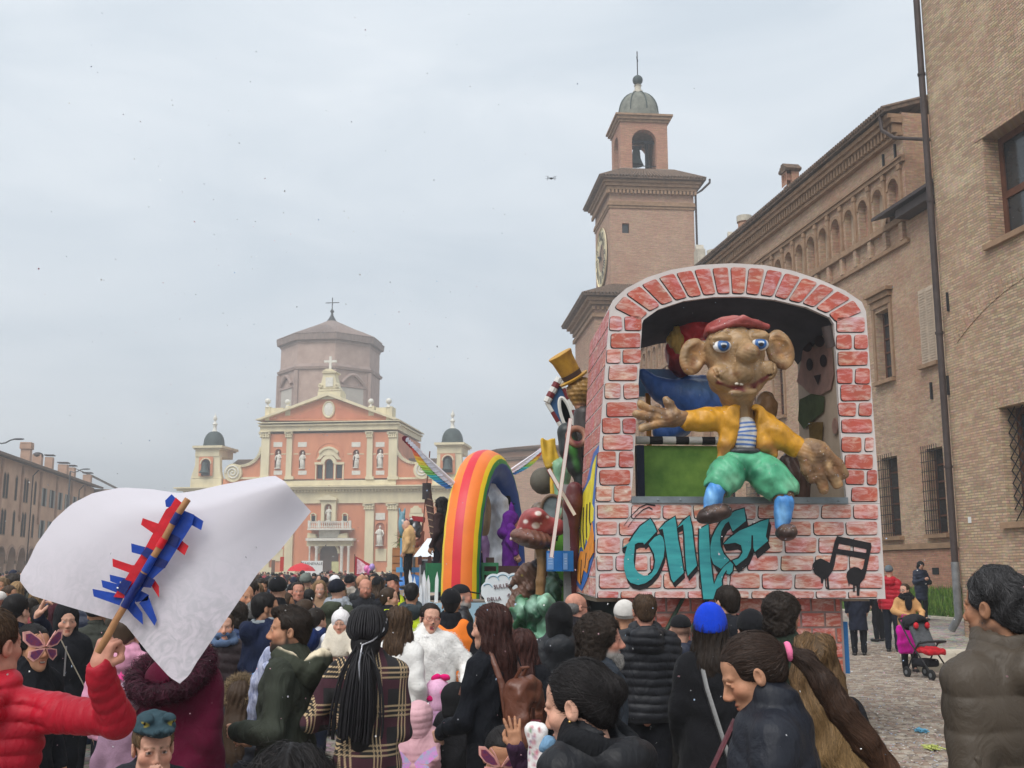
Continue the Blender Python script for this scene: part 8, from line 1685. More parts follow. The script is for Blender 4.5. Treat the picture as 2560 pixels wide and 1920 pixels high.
T,HM,x,H=P_('woman steward in yellow hi-vis vest clapping in profile',976,1464,13,95,(0,0,0),dict(skin='fair',fem=True),('pulled','brown'),K('bk5',BLACK),arms={'R':((-.24,-.12,1.15),(-.1,-.38,1.3)),'L':((.24,-.12,1.15),(.1,-.38,1.3))});vest(T,H,M_hiv,band=M_refl)
T,HM,x,H=P_('man in yellow hi-vis vest with dark hair seen from behind',1030,1452,12.4,178,(0,0,0),dict(skin='tan'),('short','black'),K('gr5',srgb(58,66,70),'matte',collar='hood'));vo=vest(T,H,M_hiv,band=M_refl,wide=1.25)
text('STAFF',.09,Matrix.Translation((0,.205,H*.75))@Matrix.Rotation(pi,4,'Z'),M_refl,vo)if False else None
T,HM,x,H=P_('man in black cap and hi-vis vest behind the clapping steward',984,1430,15,40,(0,0,0),dict(skin='red'),('side','dark'),K('bk6',BLACK),extra=.03);capp(T,HM,cloth('capb',(.015,.015,.018)));vest(T,H,M_hiv,band=M_refl)
T,HM,x,H=P_('woman with long dark hair and brown leather backpack facing left',1228,1502,5.4,-128,(18,4,0),dict(skin='fair',fem=True),('long','auburn'),K('bk7',srgb(24,26,32),'matte',bulk=.98,collar='collar'),nstr=7000,strand=dict(w=.0028,jit=.10,b=.9),arms={'L':((.22,-.02,1.06),(.12,-.28,.96))},cv=.009,hands={'L':dict(curl=.9)})
lb_=cloth('leatherbag',srgb(104,62,46),'leather');k,sh,_=frame_pts(H,None)
s=SDF(.009);s.u(rbox((.02,.26,sh-.30),(.125,.075,.17),.05),.01);s.u(rbox((.02,.32,sh-.36),(.10,.04,.09),.03),.02);s.u(ell((.02,.25,sh-.13),(.12,.08,.05)),.03);s.disp=wrinkle(.006,45,4);bp=sobj('backpack',s,(.5,.5,.5),lb_,T);[MB().box(xx-.012,xx+.012,.355,.362,sh-.42,sh-.24).build('buckle_strap',cloth('leatherdark',srgb(70,40,30),'leather'),bp)for xx in(-.03,.07)];MB().tube([(-.1,.30,sh-.2),(.02,.335,sh-.215),(.14,.30,sh-.2)],.006,6).build('flap_edge',cloth('leatherdark',srgb(70,40,30),'leather'),bp,True)
for sg in(-1,1):strap(T,[(sg*.08,.2,sh-.42),(sg*.1,.16,sh-.12),(sg*.095,.07,sh+.05),(sg*.11,-.07,sh-.02),(sg*.13,-.12,sh-.2)],.018,lb_,'backpack_strap')
MB().tube([(.0,.22,sh-.1),(.0,.27,sh-.03),(.06,.27,sh-.03),(.06,.22,sh-.1)],.01,6).build('handle',lb_,bp,True)
P_('teenager with dark auburn hair between the backpack and black hood',1306,1566,6.1,175,(0,0,0),dict(skin='fair',fem=True),('long','auburn'),K('bk8',BLACK),nstr=2500,strand=dict(w=.003,jit=.12))
T,HM,x,H=P_('person in black knitted hood and padded black coat from behind',1398,1498,6.8,180,(0,0,0),dict(skin='tan',ear=False),('none','black'),K('bk9',srgb(32,34,38),'puffer',puff=(.008,.12),collar='hood',bulk=1.25),extra=.04);hoodup(T,HM,cloth('bkknit',(.010,.010,.011),'wool'),e=.028,name='knitted_hood')
T,HM,x,H=P_('bald man with thin glasses turned to the right by the brick float',1440,1480,8,125,(0,4,0),dict(skin='red'),('side','grey'),K('bk10',srgb(36,34,38)),nstr=500,extra=.0)
g_=MB()
for sg in(-1,1):g_.tube([HM@Vector((sg*.034+.022*cos(a),-.112,.004+.017*sin(a)))for a in[2*pi*i/14 for i in range(15)]],.0026,5,0,False);g_.tube([HM@Vector((sg*.056,-.110,.008)),HM@Vector((sg*.084,.01,.012))],.0026,5)
g_.build('glasses',M_iron,T,True)
T,HM,x,H=P_('man with bushy curly hair and grey beard in profile',1508,1522,5.15,96,(-6,0,0),dict(skin='red',beard='grey',nose=1.5,ear=False),('curly','dark'),K('dengrey',srgb(52,58,66),'denim',collar='collar',bulk=1.1),nstr=11000,strand=dict(w=.002,jit=.5,lift=.016,len=.06,b=1.6,cvar=.5),extra=.04,cv=.009)
s=SDF(.006);s.u(ell((0,-.078,-.112),(.038,.035,.048)),.02);s.u(ell((0,-.04,-.09),(.055,.05,.035)),.03);s.cut(ell((0,-.105,-.066),(.026,.02,.012)),.006);v,q,c=sm(s,np.array((.2,.19,.18)));st=strands(s,2600,.035,lambda P:P*np.array((1,.6,0))+np.array((0,-.03,-.12)),.002,np.array((.34,.32,.30)),4,.012,.35,cvar=.4,steps=5);mkobj('beard',npmesh('beard',*join([(xf(v,HM),q,c),(xf(st[0],HM),st[1],st[2])]),M_hair),T)
P_('man with thinning hair in black horizontally quilted jacket from behind',1611,1475,6.5,176,(4,4,0),dict(skin='red'),('receding','brown'),K('bk11',srgb(28,29,34),'puffer',puff=(.009,.056),collar='hood',bulk=1.15,wide=1.08),nstr=2600,strand=dict(b=1.6),cv=.008)
T,HM,x,H=P_('woman in bright blue knitted beanie with striped bag strap',1775,1511,5.5,168,(0,0,0),dict(skin='fair',fem=True),('long','dark'),K('bkwool',(.012,.012,.014),'wool',collar='high',bulk=1.12,hem=.36,flare=.05,wide=1.05),nstr=3000,strand=dict(w=.003,jit=.1),extra=.045);beanie(T,HM,cloth('bluehat',srgb(24,62,190),'wool'),.024,True,.02)
k,sh,_=frame_pts(H,None);sb=strap(T,[(.06,.12,sh+.02),(.03,.165,sh-.12),(-.03,.185,sh-.32),(-.10,.19,sh-.55)],.022,mat('grey webbing',srgb(150,150,150),.7,.1,60,.3),'bag_strap',.25)
for dx_ in(-.012,.012):strap(T,[(.06+dx_,.128,sh+.02),(.03+dx_,.173,sh-.12),(-.03+dx_,.193,sh-.32),(-.10+dx_,.198,sh-.55)],.004,M_ink,'strap_stripe',.3)
P_('tall man with cropped dark hair and black hooded jacket from behind',1814,1457,6.9,-158,(0,0,0),dict(skin='fair'),('short','dark'),K('bk12',srgb(30,31,36),'matte',collar='hood',bulk=1.2,wide=1.1),nstr=2200)
T,HM,x,H=P_('person in plain black beanie right of the blue beanie',1874,1516,6.2,178,(0,0,0),dict(skin='fair'),('short','dark'),K('bk13',srgb(44,46,52),'matte'),extra=.04);beanie(T,HM,cloth('bk',(.012,.012,.014),'wool'),.02)
T,HM,x,H=P_('woman with black hair tied back and gold ear stud looking down left',1462,1626,2.75,-128,(10,14,0),dict(skin='fair',fem=True,eyes='closed'),('bun','black'),K('bk14',srgb(24,25,29),'puffer',puff=(.010,.09),collar='hood',bulk=1.2),nstr=11000,strand=dict(w=.0013,lift=.002,jit=.06,cvar=.25,len=.14),hv=.0034,cv=.008)
MB().ball(HM@Vector((-.086,.002,-.032)),.0045,8,6).build('ear_stud',MATS['gold'],T,'all');MB().ball(HM@Vector((.086,.002,-.032)),.0045,8,6).build('ear_stud',MATS['gold'],T,'all')
k,sh,_=frame_pts(H,None);s=SDF(.006);s.chain([(-.09,-.02,sh+.085),(-.05,-.08,sh+.07),(.0,-.105,sh+.04),(.06,-.09,sh+.05)],[.022,.028,.03,.025],.012);s.disp=wrinkle(.004,70,2);sobj('blue_scarf',s,(.5,.5,.5),cloth('paleblue',srgb(120,158,190),'matte'),T)
s=SDF(.007);s.u(tor((0,.05,sh+.07),.092,.03,rotm(-24),1.1,1.5),.01);s.disp=wrinkle(.004,40,8);sobj('collar',s,(.5,.5,.5),cloth('bkflat',srgb(28,29,32),'matte'),T)
T,HM,x,H=P_('woman with brown ponytail, pink hair tie and drop earring looking down',1908,1572,3.1,-100,(4,26,0),dict(skin='tan',fem=True,eyes='closed',nose=1.3),('none','brown'),K('bk15',srgb(30,33,42),'puffer',puff=(.006,.15,.35),collar='high',bulk=1.12),hv=.0036,cv=.008,extra=-.005,arms={'R':((-.24,.0,1.05),(-.06,-.26,.98)),'L':((.24,-.02,1.05),(.04,-.28,1.0))},hands={'R':dict(curl=.7),'L':dict(curl=.7)})
def longhair(T,HM,spec,col,n,ln,flow,w=.0018,seed=2,jit=.08,tips=None,lift=.003,h=.005,cv=.35):
 s=SDF(h);spec(s);v,q,c=sm(s,np.array(col)*.75);st=strands(s,n,ln,flow,w,np.array(col)*1.35,seed,lift,jit,cvar=cv,steps=9);v2,q2,c2=st
 if tips is not None:
  w_=np.clip((-.05-v2[:,2:3])/.35,0,1);rnd=(.5+np.random.default_rng(3).random((len(c2)//18,1)).repeat(18,0));c2=(c2*(1-w_)+np.array(tips)*rnd*w_).astype(np.float32);wb=np.clip((-.05-v[:,2:3])/.35,0,1);c=(c*(1-wb)+np.array(tips)*.5*wb).astype(np.float32)
 return mkobj('hair',npmesh('hair',*join([(xf(v,HM),q,c),(xf(v2,HM),q2,c2)]),M_hair),T)
def pony(s):
 c,r=HB;s.u(ell(c,tuple(x+.011 for x in r)),.01);s.u(ell((0,.07,-.01),(.058,.045,.055)),.03)
 s.cut(rbox((0,-.15,-.125),(.07,.105,.2),.03),.02)
 for sg in(-1,1):s.cut(ell((sg*.095,-.012,-.04),(.035,.06,.05)),.012)
 s.cut(rbox((0,0,-.19),(.2,.2,.1),.02),.02);s.u(ell((0,.13,.025),(.02,.025,.02)),.015)
 s.chain([(0,.14,.02),(.01,.178,-.03),(.02,.195,-.12),(.02,.205,-.22),(.01,.225,-.34),(-.01,.25,-.45),(-.02,.26,-.55),(-.02,.265,-.62)],[.016,.030,.040,.044,.043,.036,.022,.006],.015)
 s.disp=lambda p:-.0028*np.sin(150*p[0]+60*p[1]+7*np.sin(16*p[2]))*(p[1]>.13)
longhair(T,HM,pony,(.030,.018,.013),12000,.17,lambda P:np.where(P[:,1:2]<.125,np.array((0,.135,.025))[None]-P,np.array((-.03,.2,-1.))[None]+.4*np.stack([np.sin(P[:,2]*26),np.cos(P[:,2]*23),0*P[:,2]],1)),.0015,tips=(.075,.036,.020))
s=SDF(.005);s.u(tor((0,.142,.018),.022,.012,rotm(75,0,0)),.01);hsobj('hair_tie',s,HM,cloth('pinktie',srgb(236,120,160),'wool'),T)
er=MB();er.tube([HM@Vector((-.086,.004,-.034)),HM@Vector((-.088,.004,-.05))],.0014,5);er.build('ear_wire',MATS['gold'],T);MB().ball(HM@Vector((-.089,.004,-.062)),(.008,.004,.013),10,8).build('earring',mat('crystal',srgb(226,214,206),.15,.2,90,.3,spec=.8),T,'all')
k,sh,_=frame_pts(H,None);strap(T,[(-.05,-.33,.98),(-.08,-.24,1.12),(-.12,-.1,sh-.0)],.02,cloth('maroonbag',srgb(84,24,34),'leather'),'bag_strap');s=SDF(.01);s.u(rbox((-.03,-.34,.86),(.12,.05,.12),.03),.01);sobj('handbag',s,(.5,.5,.5),cloth('maroonbag',srgb(84,24,34),'leather'),T)
T,HM,x,H=P_('woman with long honey-brown hair behind the ponytail',2032,1574,3.9,176,(0,4,0),dict(skin='fair',fem=True,ear=False),('none','lbrown'),K('bk16',srgb(34,34,38),'matte'),extra=.02)
def wavy(s):
 c,r=HB;s.u(ell(c,tuple(x+.02 for x in r)),.01);s.u(ell((0,.055,-.03),(.095,.07,.09)),.03)
 s.chain([(0,.06,-.02),(-.02,.10,-.16),(-.08,.13,-.34),(-.13,.15,-.5),(-.16,.15,-.62)],[.085,.10,.10,.085,.02],.03,sq=1.4);s.chain([(.05,.03,.0),(.07,.06,-.15),(.04,.10,-.3)],[.04,.05,.04],.03)
 s.cut(rbox((0,-.158,-.115),(.07,.105,.2),.03),.02);s.disp=lambda p:-.007*np.sin(34*p[2]+14*p[0]+2*np.sin(20*p[0]))-.003*np.sin(140*p[0]+5*np.sin(15*p[2]))
longhair(T,HM,wavy,(.10,.058,.026),12000,.18,lambda P:np.where(P[:,2:3]>.06,np.stack([np.sign(P[:,0])*.6,.7+0*P[:,1],-.35+0*P[:,2]],1),np.stack([-.15+.3*np.sin(P[:,2]*32+P[:,1]*20),.12+.1*np.cos(P[:,2]*30),-1+0*P[:,2]],1)),.0020,tips=(.24,.15,.065),jit=.14,cv=.4)
P_('man with thick dark hair in dark green jacket facing the float',1957,1474,5.6,138,(-8,0,0),dict(skin='tan',beard='stubble'),('curly','dark'),K('dgreen',srgb(40,48,40),'wool',bulk=1.15),nstr=5200,hs=.93,strand=dict(w=.0024,jit=.35,lift=.012,len=.06),extra=.03)
T,HM,x,H=P_('tall man with wavy grey-black hair in brown puffer at right edge',2478,1412,3.3,-152,(8,2,0),dict(skin='olive',beard='stubble',nose=1.2),('none','black'),K('brownp',srgb(72,63,53),'puffer',puff=(.006,.115),collar='hood',bulk=1.2,wide=1.12),extra=.02,cv=.008,hv=.0036);k,sh,_=frame_pts(H,None);s=SDF(.008);s.u(tor((0,.03,sh+.07*k),.082*k,.024*k,rotm(-8),1.05,2.3),.01);s.disp=wrinkle(.004,40,5);sobj('collar',s,(.5,.5,.5),cloth('brownp',srgb(72,63,53),'puffer'),T)
def wav2(s):
 c,r=HB;s.u(ell((0,.02,.055),(.092,.112,.095)),.01);s.u(ell((0,.08,-.02),(.066,.045,.06)),.03);s.cut(rbox((0,-.148,-.128),(.075,.105,.2),.03),.02)
 for sg in(-1,1):s.cut(ell((sg*.1,-.02,-.03),(.035,.055,.05)),.015)
 s.cut(rbox((0,0,-.17),(.2,.2,.085),.02),.02);s.disp=lambda p:-.005*np.sin(48*p[2]+30*p[0]+2*np.sin(40*p[1]))-.003*np.sin(110*p[0]+60*p[1])
longhair(T,HM,wav2,(.028,.027,.028),9000,.055,lambda P:np.stack([P[:,0]*3+.4*np.sin(P[:,2]*60),.5+.3*np.sin(P[:,0]*55),-.6+.4*np.cos(P[:,1]*50)],1),.0020,jit=.3,lift=.008,cv=.8)
s=SDF(.006);s.u(ell((0,-.055,-.098),(.046,.04,.028)),.02);
for sg in(-1,1):s.u(ell((sg*.052,-.012,-.075),(.014,.03,.045)),.02)
v,q,c=sm(s,np.array((.035,.033,.033)));st=strands(s,2200,.02,lambda P:P*np.array((1,.5,0))+np.array((0,-.02,-.1)),.0016,np.array((.06,.058,.058)),4,.006,.35,cvar=.6,steps=4);mkobj('beard',npmesh('beard',*join([(xf(v,HM),q,c),(xf(st[0],HM),st[1],st[2])]),M_hair),T)
k,sh,_=frame_pts(H,None);s=SDF(.008);s.u(rbox((.265,.06,1.26),(.012,.055,.035),.008,rotm(0,8,0)),.006);sobj('sleeve_pocket',s,(.5,.5,.5),cloth('brownp',srgb(72,63,53),'puffer'),T)
hw=Vector(am(1290,1870,3.66));T,HM,x,H=P_('girl in pink butterfly mask touching her dark hair',1256,1800,3.9,6,(-8,16,6),dict(skin='olive',fem=True,kid=True),('bun','black'),K('kidpink',srgb(60,40,60),'matte'),hs=.93,nstr=3600,strand=dict(w=.0016,jit=.08),arms_w={'L':(am(1330,1990,3.75),hw)},hands={'L':dict(dir=(-.12,.1,1),palm=(0,1,0),curl=.12,spread=.16,thumb=.1,sc=.82)});butterfly(T,HM,.85)
p=am(1340,1868,3.5);T=thing('tote_bag','white floral tote bag beside the girl with the mask','bag',(p.x,p.y,p.z-.28));s=SDF(.008);s.u(rbox((0,0,.2),(.034,.04,.16),.02),.01);s.disp=wrinkle(.006,40,2)
rgf=random.Random(8)
for i in range(60):s.paint(ell((rgf.uniform(-.034,.034),-.04,rgf.uniform(.04,.36)),(.005,.03,.005)),random.choice((srgb(190,80,110),srgb(120,70,120),srgb(150,40,60),srgb(110,140,110))),.004)
sobj('bag',s,srgb(226,222,220),M_felt,T);MB().tube([(-.02,0,.35),(-.015,.03,.37),(.015,.03,.37),(.02,0,.35)],.005,6).build('handle',MATS['maroon print'],T,True)
T,HM,x,H=P_('child in pale pink plush hat with magenta bow',1095,1684,7.0,178,(0,0,0),dict(skin='fair',kid=True,ear=False),('none','brown'),K('kidlilac',srgb(206,160,196),'fluffy'),hs=.86,extra=.05)
s=SDF(.007);s.u(ell((0,.02,.05),(.11,.125,.115)),.01);s.u(ell((0,.03,-.06),(.10,.10,.09)),.05);s.cut(ell((0,-.12,-.02),(.06,.08,.085)),.01);s.paint(ell((-.05,.12,.05),(.02,.06,.02)),srgb(240,130,180),.006);s.paint(ell((.06,.11,.0),(.018,.06,.018)),srgb(240,130,180),.006);v,q,c=s.mesh(srgb(226,176,206));mkobj('plush_hat',npmesh('plush_hat',xf(v,HM),q,c,M_felt),T)
s=SDF(.006)
for sg in(-1,1):s.u(ell((sg*.045-.03,.06,.165),(.045,.022,.03),rotm(0,sg*20,0)),.01);s.u(ell((sg*.03+.08,.12,.0),(.028,.018,.026)),.01)
s.disp=wrinkle(.004,60,3);hsobj('bow',s,HM,cloth('magenta',srgb(214,30,110),'wool'),T)
T,HM,x,H=P_('child in black plush hat with round eye and orange beak',1140,1694,6.5,165,(-40,0,0),dict(skin='fair',kid=True,ear=False),('none','brown'),K('kidblack',(.014,.014,.016),'fluffy'),hs=.86,extra=.05)
s=SDF(.006);s.u(ell((0,.02,.05),(.11,.125,.115)),.01);s.u(ell((0,.03,-.07),(.10,.10,.10)),.05);s.cut(ell((0,-.12,-.02),(.06,.08,.085)),.01);v,q,c=s.mesh((.012,.012,.013));mkobj('plush_hat',npmesh('plush_hat',xf(v,HM),q,c,M_felt),T)
for sg in(-1,1):MB().ball(HM@Vector((sg*.07,-.055,.115)),.024,12,8).build('eye',MATS['cloud white'],T,'all');MB().ball(HM@Vector((sg*.078,-.07,.118)),.012,10,6).build('pupil',M_ink,T,'all')
s=SDF(.006);s.u(ell((0,-.115,.105),(.045,.05,.018)),.01);hsobj('beak',s,HM,cloth('beak',srgb(240,120,30),'wool'),T)
T,HM,x,H=P_('small child in pale pink quilted coat with hood up and toy wings',1050,1738,6.4,172,(0,0,0),dict(skin='fair',kid=True,ear=False),('none','brown'),K('kidp',srgb(220,172,180),'puffer',puff=(.007,.045),bulk=1.15),hs=.86,extra=.05)
s=SDF(.007);s.u(ell((0,.03,.04),(.112,.125,.118),None,(.004,.05,.0)),.01);s.u(ell((0,.03,-.07),(.10,.10,.10),None,(.004,.05,.0)),.05);s.cut(ell((0,-.13,-.02),(.062,.085,.09)),.01);hsobj('hood',s,HM,cloth('kidp',srgb(220,172,180),'puffer'),T)
k,sh,_=frame_pts(H,None)
for sg in(-1,1):
 for zz_,pl in((0,[(0,0),(.06,.07),(.15,.12),(.17,.06),(.1,0)]),(-.0,[(0,0),(.1,-.01),(.14,-.07),(.09,-.12),(.03,-.06)])):
  m_=MB();n=len(pl);m_.add([(sg*(p[0]+.01),.19+.25*p[0],sh-.18+p[1])for p in pl]+[(sg*(p[0]+.01),.193+.25*p[0],sh-.18+p[1])for p in pl],[tuple(range(n)),tuple(range(n,2*n))[::-1]]+[(i,(i+1)%n,(i+1)%n+n,i+n)for i in range(n)]);m_.build('toy_wing',mat('iridescent wing %d'%(zz_==0),srgb(226,110,200),.3,.3,18,0,var2=srgb(140,200,210)),T)
T,HM,x,H=P_('child in bright blue cap with pink bow beside the parka',652,1672,6.9,130,(0,0,0),dict(skin='fair',kid=True),('none','brown'),K('kidgrey',srgb(120,124,140),'matte'),hs=.95,extra=.03);capp(T,HM,cloth('bluecap',srgb(20,116,180),'matte'))
s=SDF(.006);[s.u(ell((-.06+sg*.02,.02,.14),(.024,.014,.018)),.008)for sg in(-1,1)];hsobj('bow',s,HM,cloth('pinkbow',srgb(236,120,170),'matte'),T)
T,HM,x,H=P_('child in black padded coat with brown fur hood',606,1695,6.2,170,(0,0,0),dict(skin='fair',kid=True,ear=False),('longback','brown'),K('kidbk',srgb(26,28,36),'puffer',puff=(.010,.08),bulk=1.1),hs=.95);k,sh,_=frame_pts(H,None);furring(T,(0,.02,sh+.15),I4,np.array((.16,.11,.06)),3200,.085,.03,(-60,0,0),.06,1.0)
T,HM,x,H=P_('woman in maroon coat carrying the baby',900,1590,7.4,165,(-40,0,0),dict(skin='fair',fem=True),('pulled','dark'),K('maroon',srgb(70,36,44),'matte'),H=1.6)
T,HM,x,H=P_('baby in white bonnet and beige coat held up over a shoulder',851,1562,7.3,0,(0,4,0),dict(skin='fair',kid=True,ear=False),('none','brown'),K('beige',srgb(222,212,194),'fluffy',bulk=1.25),legs=None,H=.72,z=.86,hs=.75,hands={'R':None,'L':None},arms={'R':((-.12,-.02,.45),(-.1,-.1,.36)),'L':((.12,-.02,.45),(.1,-.1,.36))})
s=SDF(.007);s.u(ell((0,.02,.045),(.10,.118,.11)),.01);s.u(ell((0,.02,-.05),(.09,.09,.08)),.04);s.cut(ell((0,-.12,-.03),(.064,.085,.09)),.01);s.u(ell((0,.02,.16),.02),.01);hsobj('bonnet',s,HM,cloth('bonnet',srgb(220,216,216),'fluffy'),T)
T,HM,x,H=P_('teenager in white T-shirt with navy hood behind the parka',793,1514,9.5,150,(0,0,0),dict(skin='fair'),('short','dark'),K('tee',srgb(220,220,226),'matte',collar='collar'),legs=NAVY,nstr=500);k,sh,_=frame_pts(H,None);s=SDF(.012);s.u(ell((0,.13,sh+.0),(.14,.08,.12)),.02);s.u(tor((0,.04,sh+.05),.09,.035,rotm(-20)),.02);sobj('navy_hood',s,(.5,.5,.5),cloth('navyh',srgb(24,40,84),'matte'),T)
T,HM,x,H=P_('man in olive jacket with pale grey hood and dark beanie',846,1448,13,155,(0,0,0),dict(skin='fair'),('none','dark'),K('olive2',srgb(66,72,58),'matte',collar='hood',bulk=1.15),legs=JEANS,legkind='denim');beanie(T,HM,cloth('navyb',srgb(30,32,42),'wool'),.02);ring_scarf(T,H,cloth('greyhood',srgb(150,156,164),'matte'),.09,.045,'grey_hood')
P_('bald man in black jacket facing the camera beyond the braids',914,1445,13.4,12,(0,0,0),dict(skin='red',beard='stubble'),('none','dark'),K('bk20',srgb(34,35,40),'matte',collar='collar',bulk=1.15),extra=0)
P_('balding man in dark coat facing the camera above the quiff',746,1449,14,18,(0,0,0),dict(skin='red'),('receding','dark'),K('bk21',srgb(44,42,46),'matte',bulk=1.15),nstr=300)
P_('smiling woman with long blond hair in the middle of the crowd',800,1447,16,12,(0,0,0),dict(skin='fair',fem=True,mouth='smile'),('long','blond'),K('tan2',srgb(150,120,96),'fluffy'),nstr=800)
T,HM,x,H=P_('person in grey-green beanie and tan coat from behind',766,1430,18,178,(0,0,0),dict(skin='fair'),('none','dark'),K('tan3',srgb(140,120,98),'wool'),extra=.04);beanie(T,HM,cloth('greyb',srgb(110,116,110),'wool'),.025)
T,HM,x,H=P_('person in large black beanie right of the paper flag',697,1440,12.5,178,(0,0,0),dict(skin='fair'),('none','dark'),K('bk22',BLACK),extra=.04);beanie(T,HM,cloth('bk',(.012,.012,.014),'wool'),.03)
P_('small child with brown hair between the coats',768,1493,10.5,120,(0,0,0),dict(skin='fair',kid=True),('boy','brown'),K('kgreen',srgb(70,80,66)),nstr=300,hs=.95)
T,HM,x,H=P_('person in white bobble beanie far in the crowd',838,1436,19,20,(0,0,0),dict(skin='fair',fem=True),('none','dark'),K('bluej',srgb(40,56,120)),extra=.04);beanie(T,HM,cloth('whiteb',srgb(222,220,222),'wool'),.025)
T,HM,x,H=P_('man in red puffer and grey beanie standing by the float corner',2222,1412,25,150,(0,0,0),dict(skin='fair'),('none','dark'),K('redp',srgb(176,24,44),'puffer',puff=(.012,.1),collar='hood',bulk=1.15),legs=srgb(34,38,48),extra=.03);beanie(T,HM,cloth('greyb2',srgb(96,104,110),'wool'),.02)
P_('person in dark coat and skirt standing below the float corner',2138,1425,24.5,170,(0,0,0),dict(skin='fair',fem=True),('pulled','dark'),K('navys',srgb(32,36,50),'matte',hem=.30,flare=.03),legs=srgb(30,28,30))
P_('person in black trousers waiting beside the grass',2188,1425,27.5,-150,(0,0,0),dict(skin='fair'),('short','dark'),K('bk23',BLACK))
P_('young man in navy padded coat looking at his phone',2299,1401,32.5,10,(0,24,0),dict(skin='fair'),('curly','black'),K('navyp',srgb(30,38,58),'puffer',puff=(.012,.1),hem=.34,bulk=1.12),hs=.92,arms={'R':((-.24,-.06,1.1),(-.06,-.3,1.2)),'L':((.24,-.06,1.1),(.06,-.3,1.2))})
T,HM,x,H=P_('woman in camel coat and black scarf pushing the stroller',2263,1456,20.9,-4,(-46,0,0),dict(skin='fair',fem=True),('pony','brown'),K('camel',CAMEL,'wool',hem=.28,flare=.03,bulk=1.08),nstr=400,arms={'R':((-.25,-.05,1.12),(-.05,-.32,1.05)),'L':((.25,-.08,1.12),(.16,-.36,1.02))},hs=.98);ring_scarf(T,H,cloth('bkscarf',(.012,.012,.014),'wool'),.085,.04)
k,sh,_=frame_pts(H,None);s=SDF(.014);s.u(ell((0,-.14,sh-.06),(.07,.03,.14)),.02);sobj('scarf_end',s,(.5,.5,.5),cloth('bkscarf',(.012,.012,.014),'wool'),T)
g_=MB();[g_.tube([HM@Vector((sg*.034+.024*cos(a),-.113,.004+.018*sin(a)))for a in[2*pi*i/12 for i in range(13)]],.004,5,0,False)for sg in(-1,1)];g_.build('glasses',M_iron,T)
p=at(2265,1600,20.6);T=thing('shopping_bag','magenta shopping bag hanging by the stroller','bag',(p.x,20.6,p.z-.22));s=SDF(.014);s.u(rbox((0,0,.24),(.16,.07,.26),.04),.01);s.disp=wrinkle(.01,22,3);sobj('bag',s,(.5,.5,.5),cloth('magbag',srgb(196,24,150),'matte'),T);MB().tube([(-.08,0,.48),(-.04,0,.68),(.06,0,.68),(.08,0,.48)],.01,6).build('handle',cloth('magbag',srgb(196,24,150),'matte'),T,True)
x=at(2325,1690,19.6).x;T=thing('stroller','black stroller with red padded seat on the cobbles','stroller',(x,19.7,gz(x,19.7)),R(18));fk=mat('stroller black',(.02,.02,.022),.5,.1,9,.1);rdm=cloth('strred',srgb(196,30,44),'puffer');grm=cloth('strgrey',srgb(84,88,92),'matte')
for sx in(-.2,.2):
 for y_ in(-.35,.3):
  w_=MB().lathe([(.03,-.02),(.085,-.022),(.10,0),(.085,.022),(.03,.02)],n=18,M=Matrix.Translation((sx,y_,.10))@Matrix.Rotation(pi/2,4,'Y')).build('wheel',MATS['tyre rubber'],T,True);MB().lathe([(.0,-.023),(.04,-.023)],n=10,M=Matrix.Translation((sx,y_,.10))@Matrix.Rotation(pi/2,4,'Y')).build('hub',M_gal,w_)
 MB().tube([(sx,-.35,.12),(sx*1.05,.15,.62),(sx*1.1,.42,1.02)],.014,8).build('frame_tube',fk,T,True);MB().tube([(sx,.3,.12),(sx*1.05,.0,.55),(sx,-.12,.66)],.014,8).build('frame_tube',fk,T,True)
MB().tube([(-.22,.42,1.02),(0,.45,1.05),(.22,.42,1.02)],.018,8).build('push_bar',fk,T,True)
s=SDF(.014);s.u(rbox((0,-.12,.50),(.20,.19,.05),.04,rotm(8)),.02);s.disp=wrinkle(.008,40,2);sobj('seat_pad',s,(.5,.5,.5),rdm,T)
s=SDF(.014);s.u(rbox((0,.10,.74),(.19,.05,.24),.04,rotm(-28)),.02);sobj('backrest',s,(.5,.5,.5),grm,T)
for sx in(-.12,.12):s=SDF(.012);s.u(ell((sx,.08,.92),(.05,.04,.06)),.01);sobj('shoulder_pad',s,(.5,.5,.5),rdm,T)
s=SDF(.014);s.u(ell((0,.26,.95),(.23,.24,.17)),.01);s.cut(ell((0,.15,.86),(.20,.26,.16)),.01);s.cut(rbox((0,-.12,.9),(.4,.2,.4),.01),.01);sobj('canopy',s,(.5,.5,.5),cloth('strblack',(.02,.02,.024),'matte'),T)
MB().tube([(-.2,-.05,.62),(-.19,-.28,.66),(0,-.34,.67),(.19,-.28,.66),(.2,-.05,.62)],.02,8).build('bumper_bar',fk,T,True);s=SDF(.016);s.u(rbox((0,.05,.28),(.18,.18,.07),.05),.01);sobj('basket',s,(.5,.5,.5),cloth('strblack',(.02,.02,.024),'matte'),T)
zd_=1.45
T,HM,x,H=P_('performer in purple pointed hood leaning on the yellow rail',1277,1368,16.0,100,(0,20,0),dict(skin='fair',ear=False),('none','dark'),K('purple',srgb(88,30,120),'matte',hem=.1,flare=.05,bulk=1.15),H=1.3,z=zd_);hoodup(T,HM,cloth('purple',srgb(88,30,120),'matte'),e=.025);s=SDF(.012);s.chain([(0,.03,.1),(0,.07,.2),(.02,.1,.27)],[.06,.035,.01],.02);hsobj('hood_point',s,HM,cloth('purple',srgb(88,30,120),'matte'),T)
T,HM,x,H=P_('performer with burgundy horned wig under the rainbow',1223,1345,17.2,10,(0,0,0),dict(skin='fair',fem=True),('long','auburn'),K('lilacd',srgb(140,110,150),'matte',hem=.2),H=1.62,z=zd_,nstr=600)
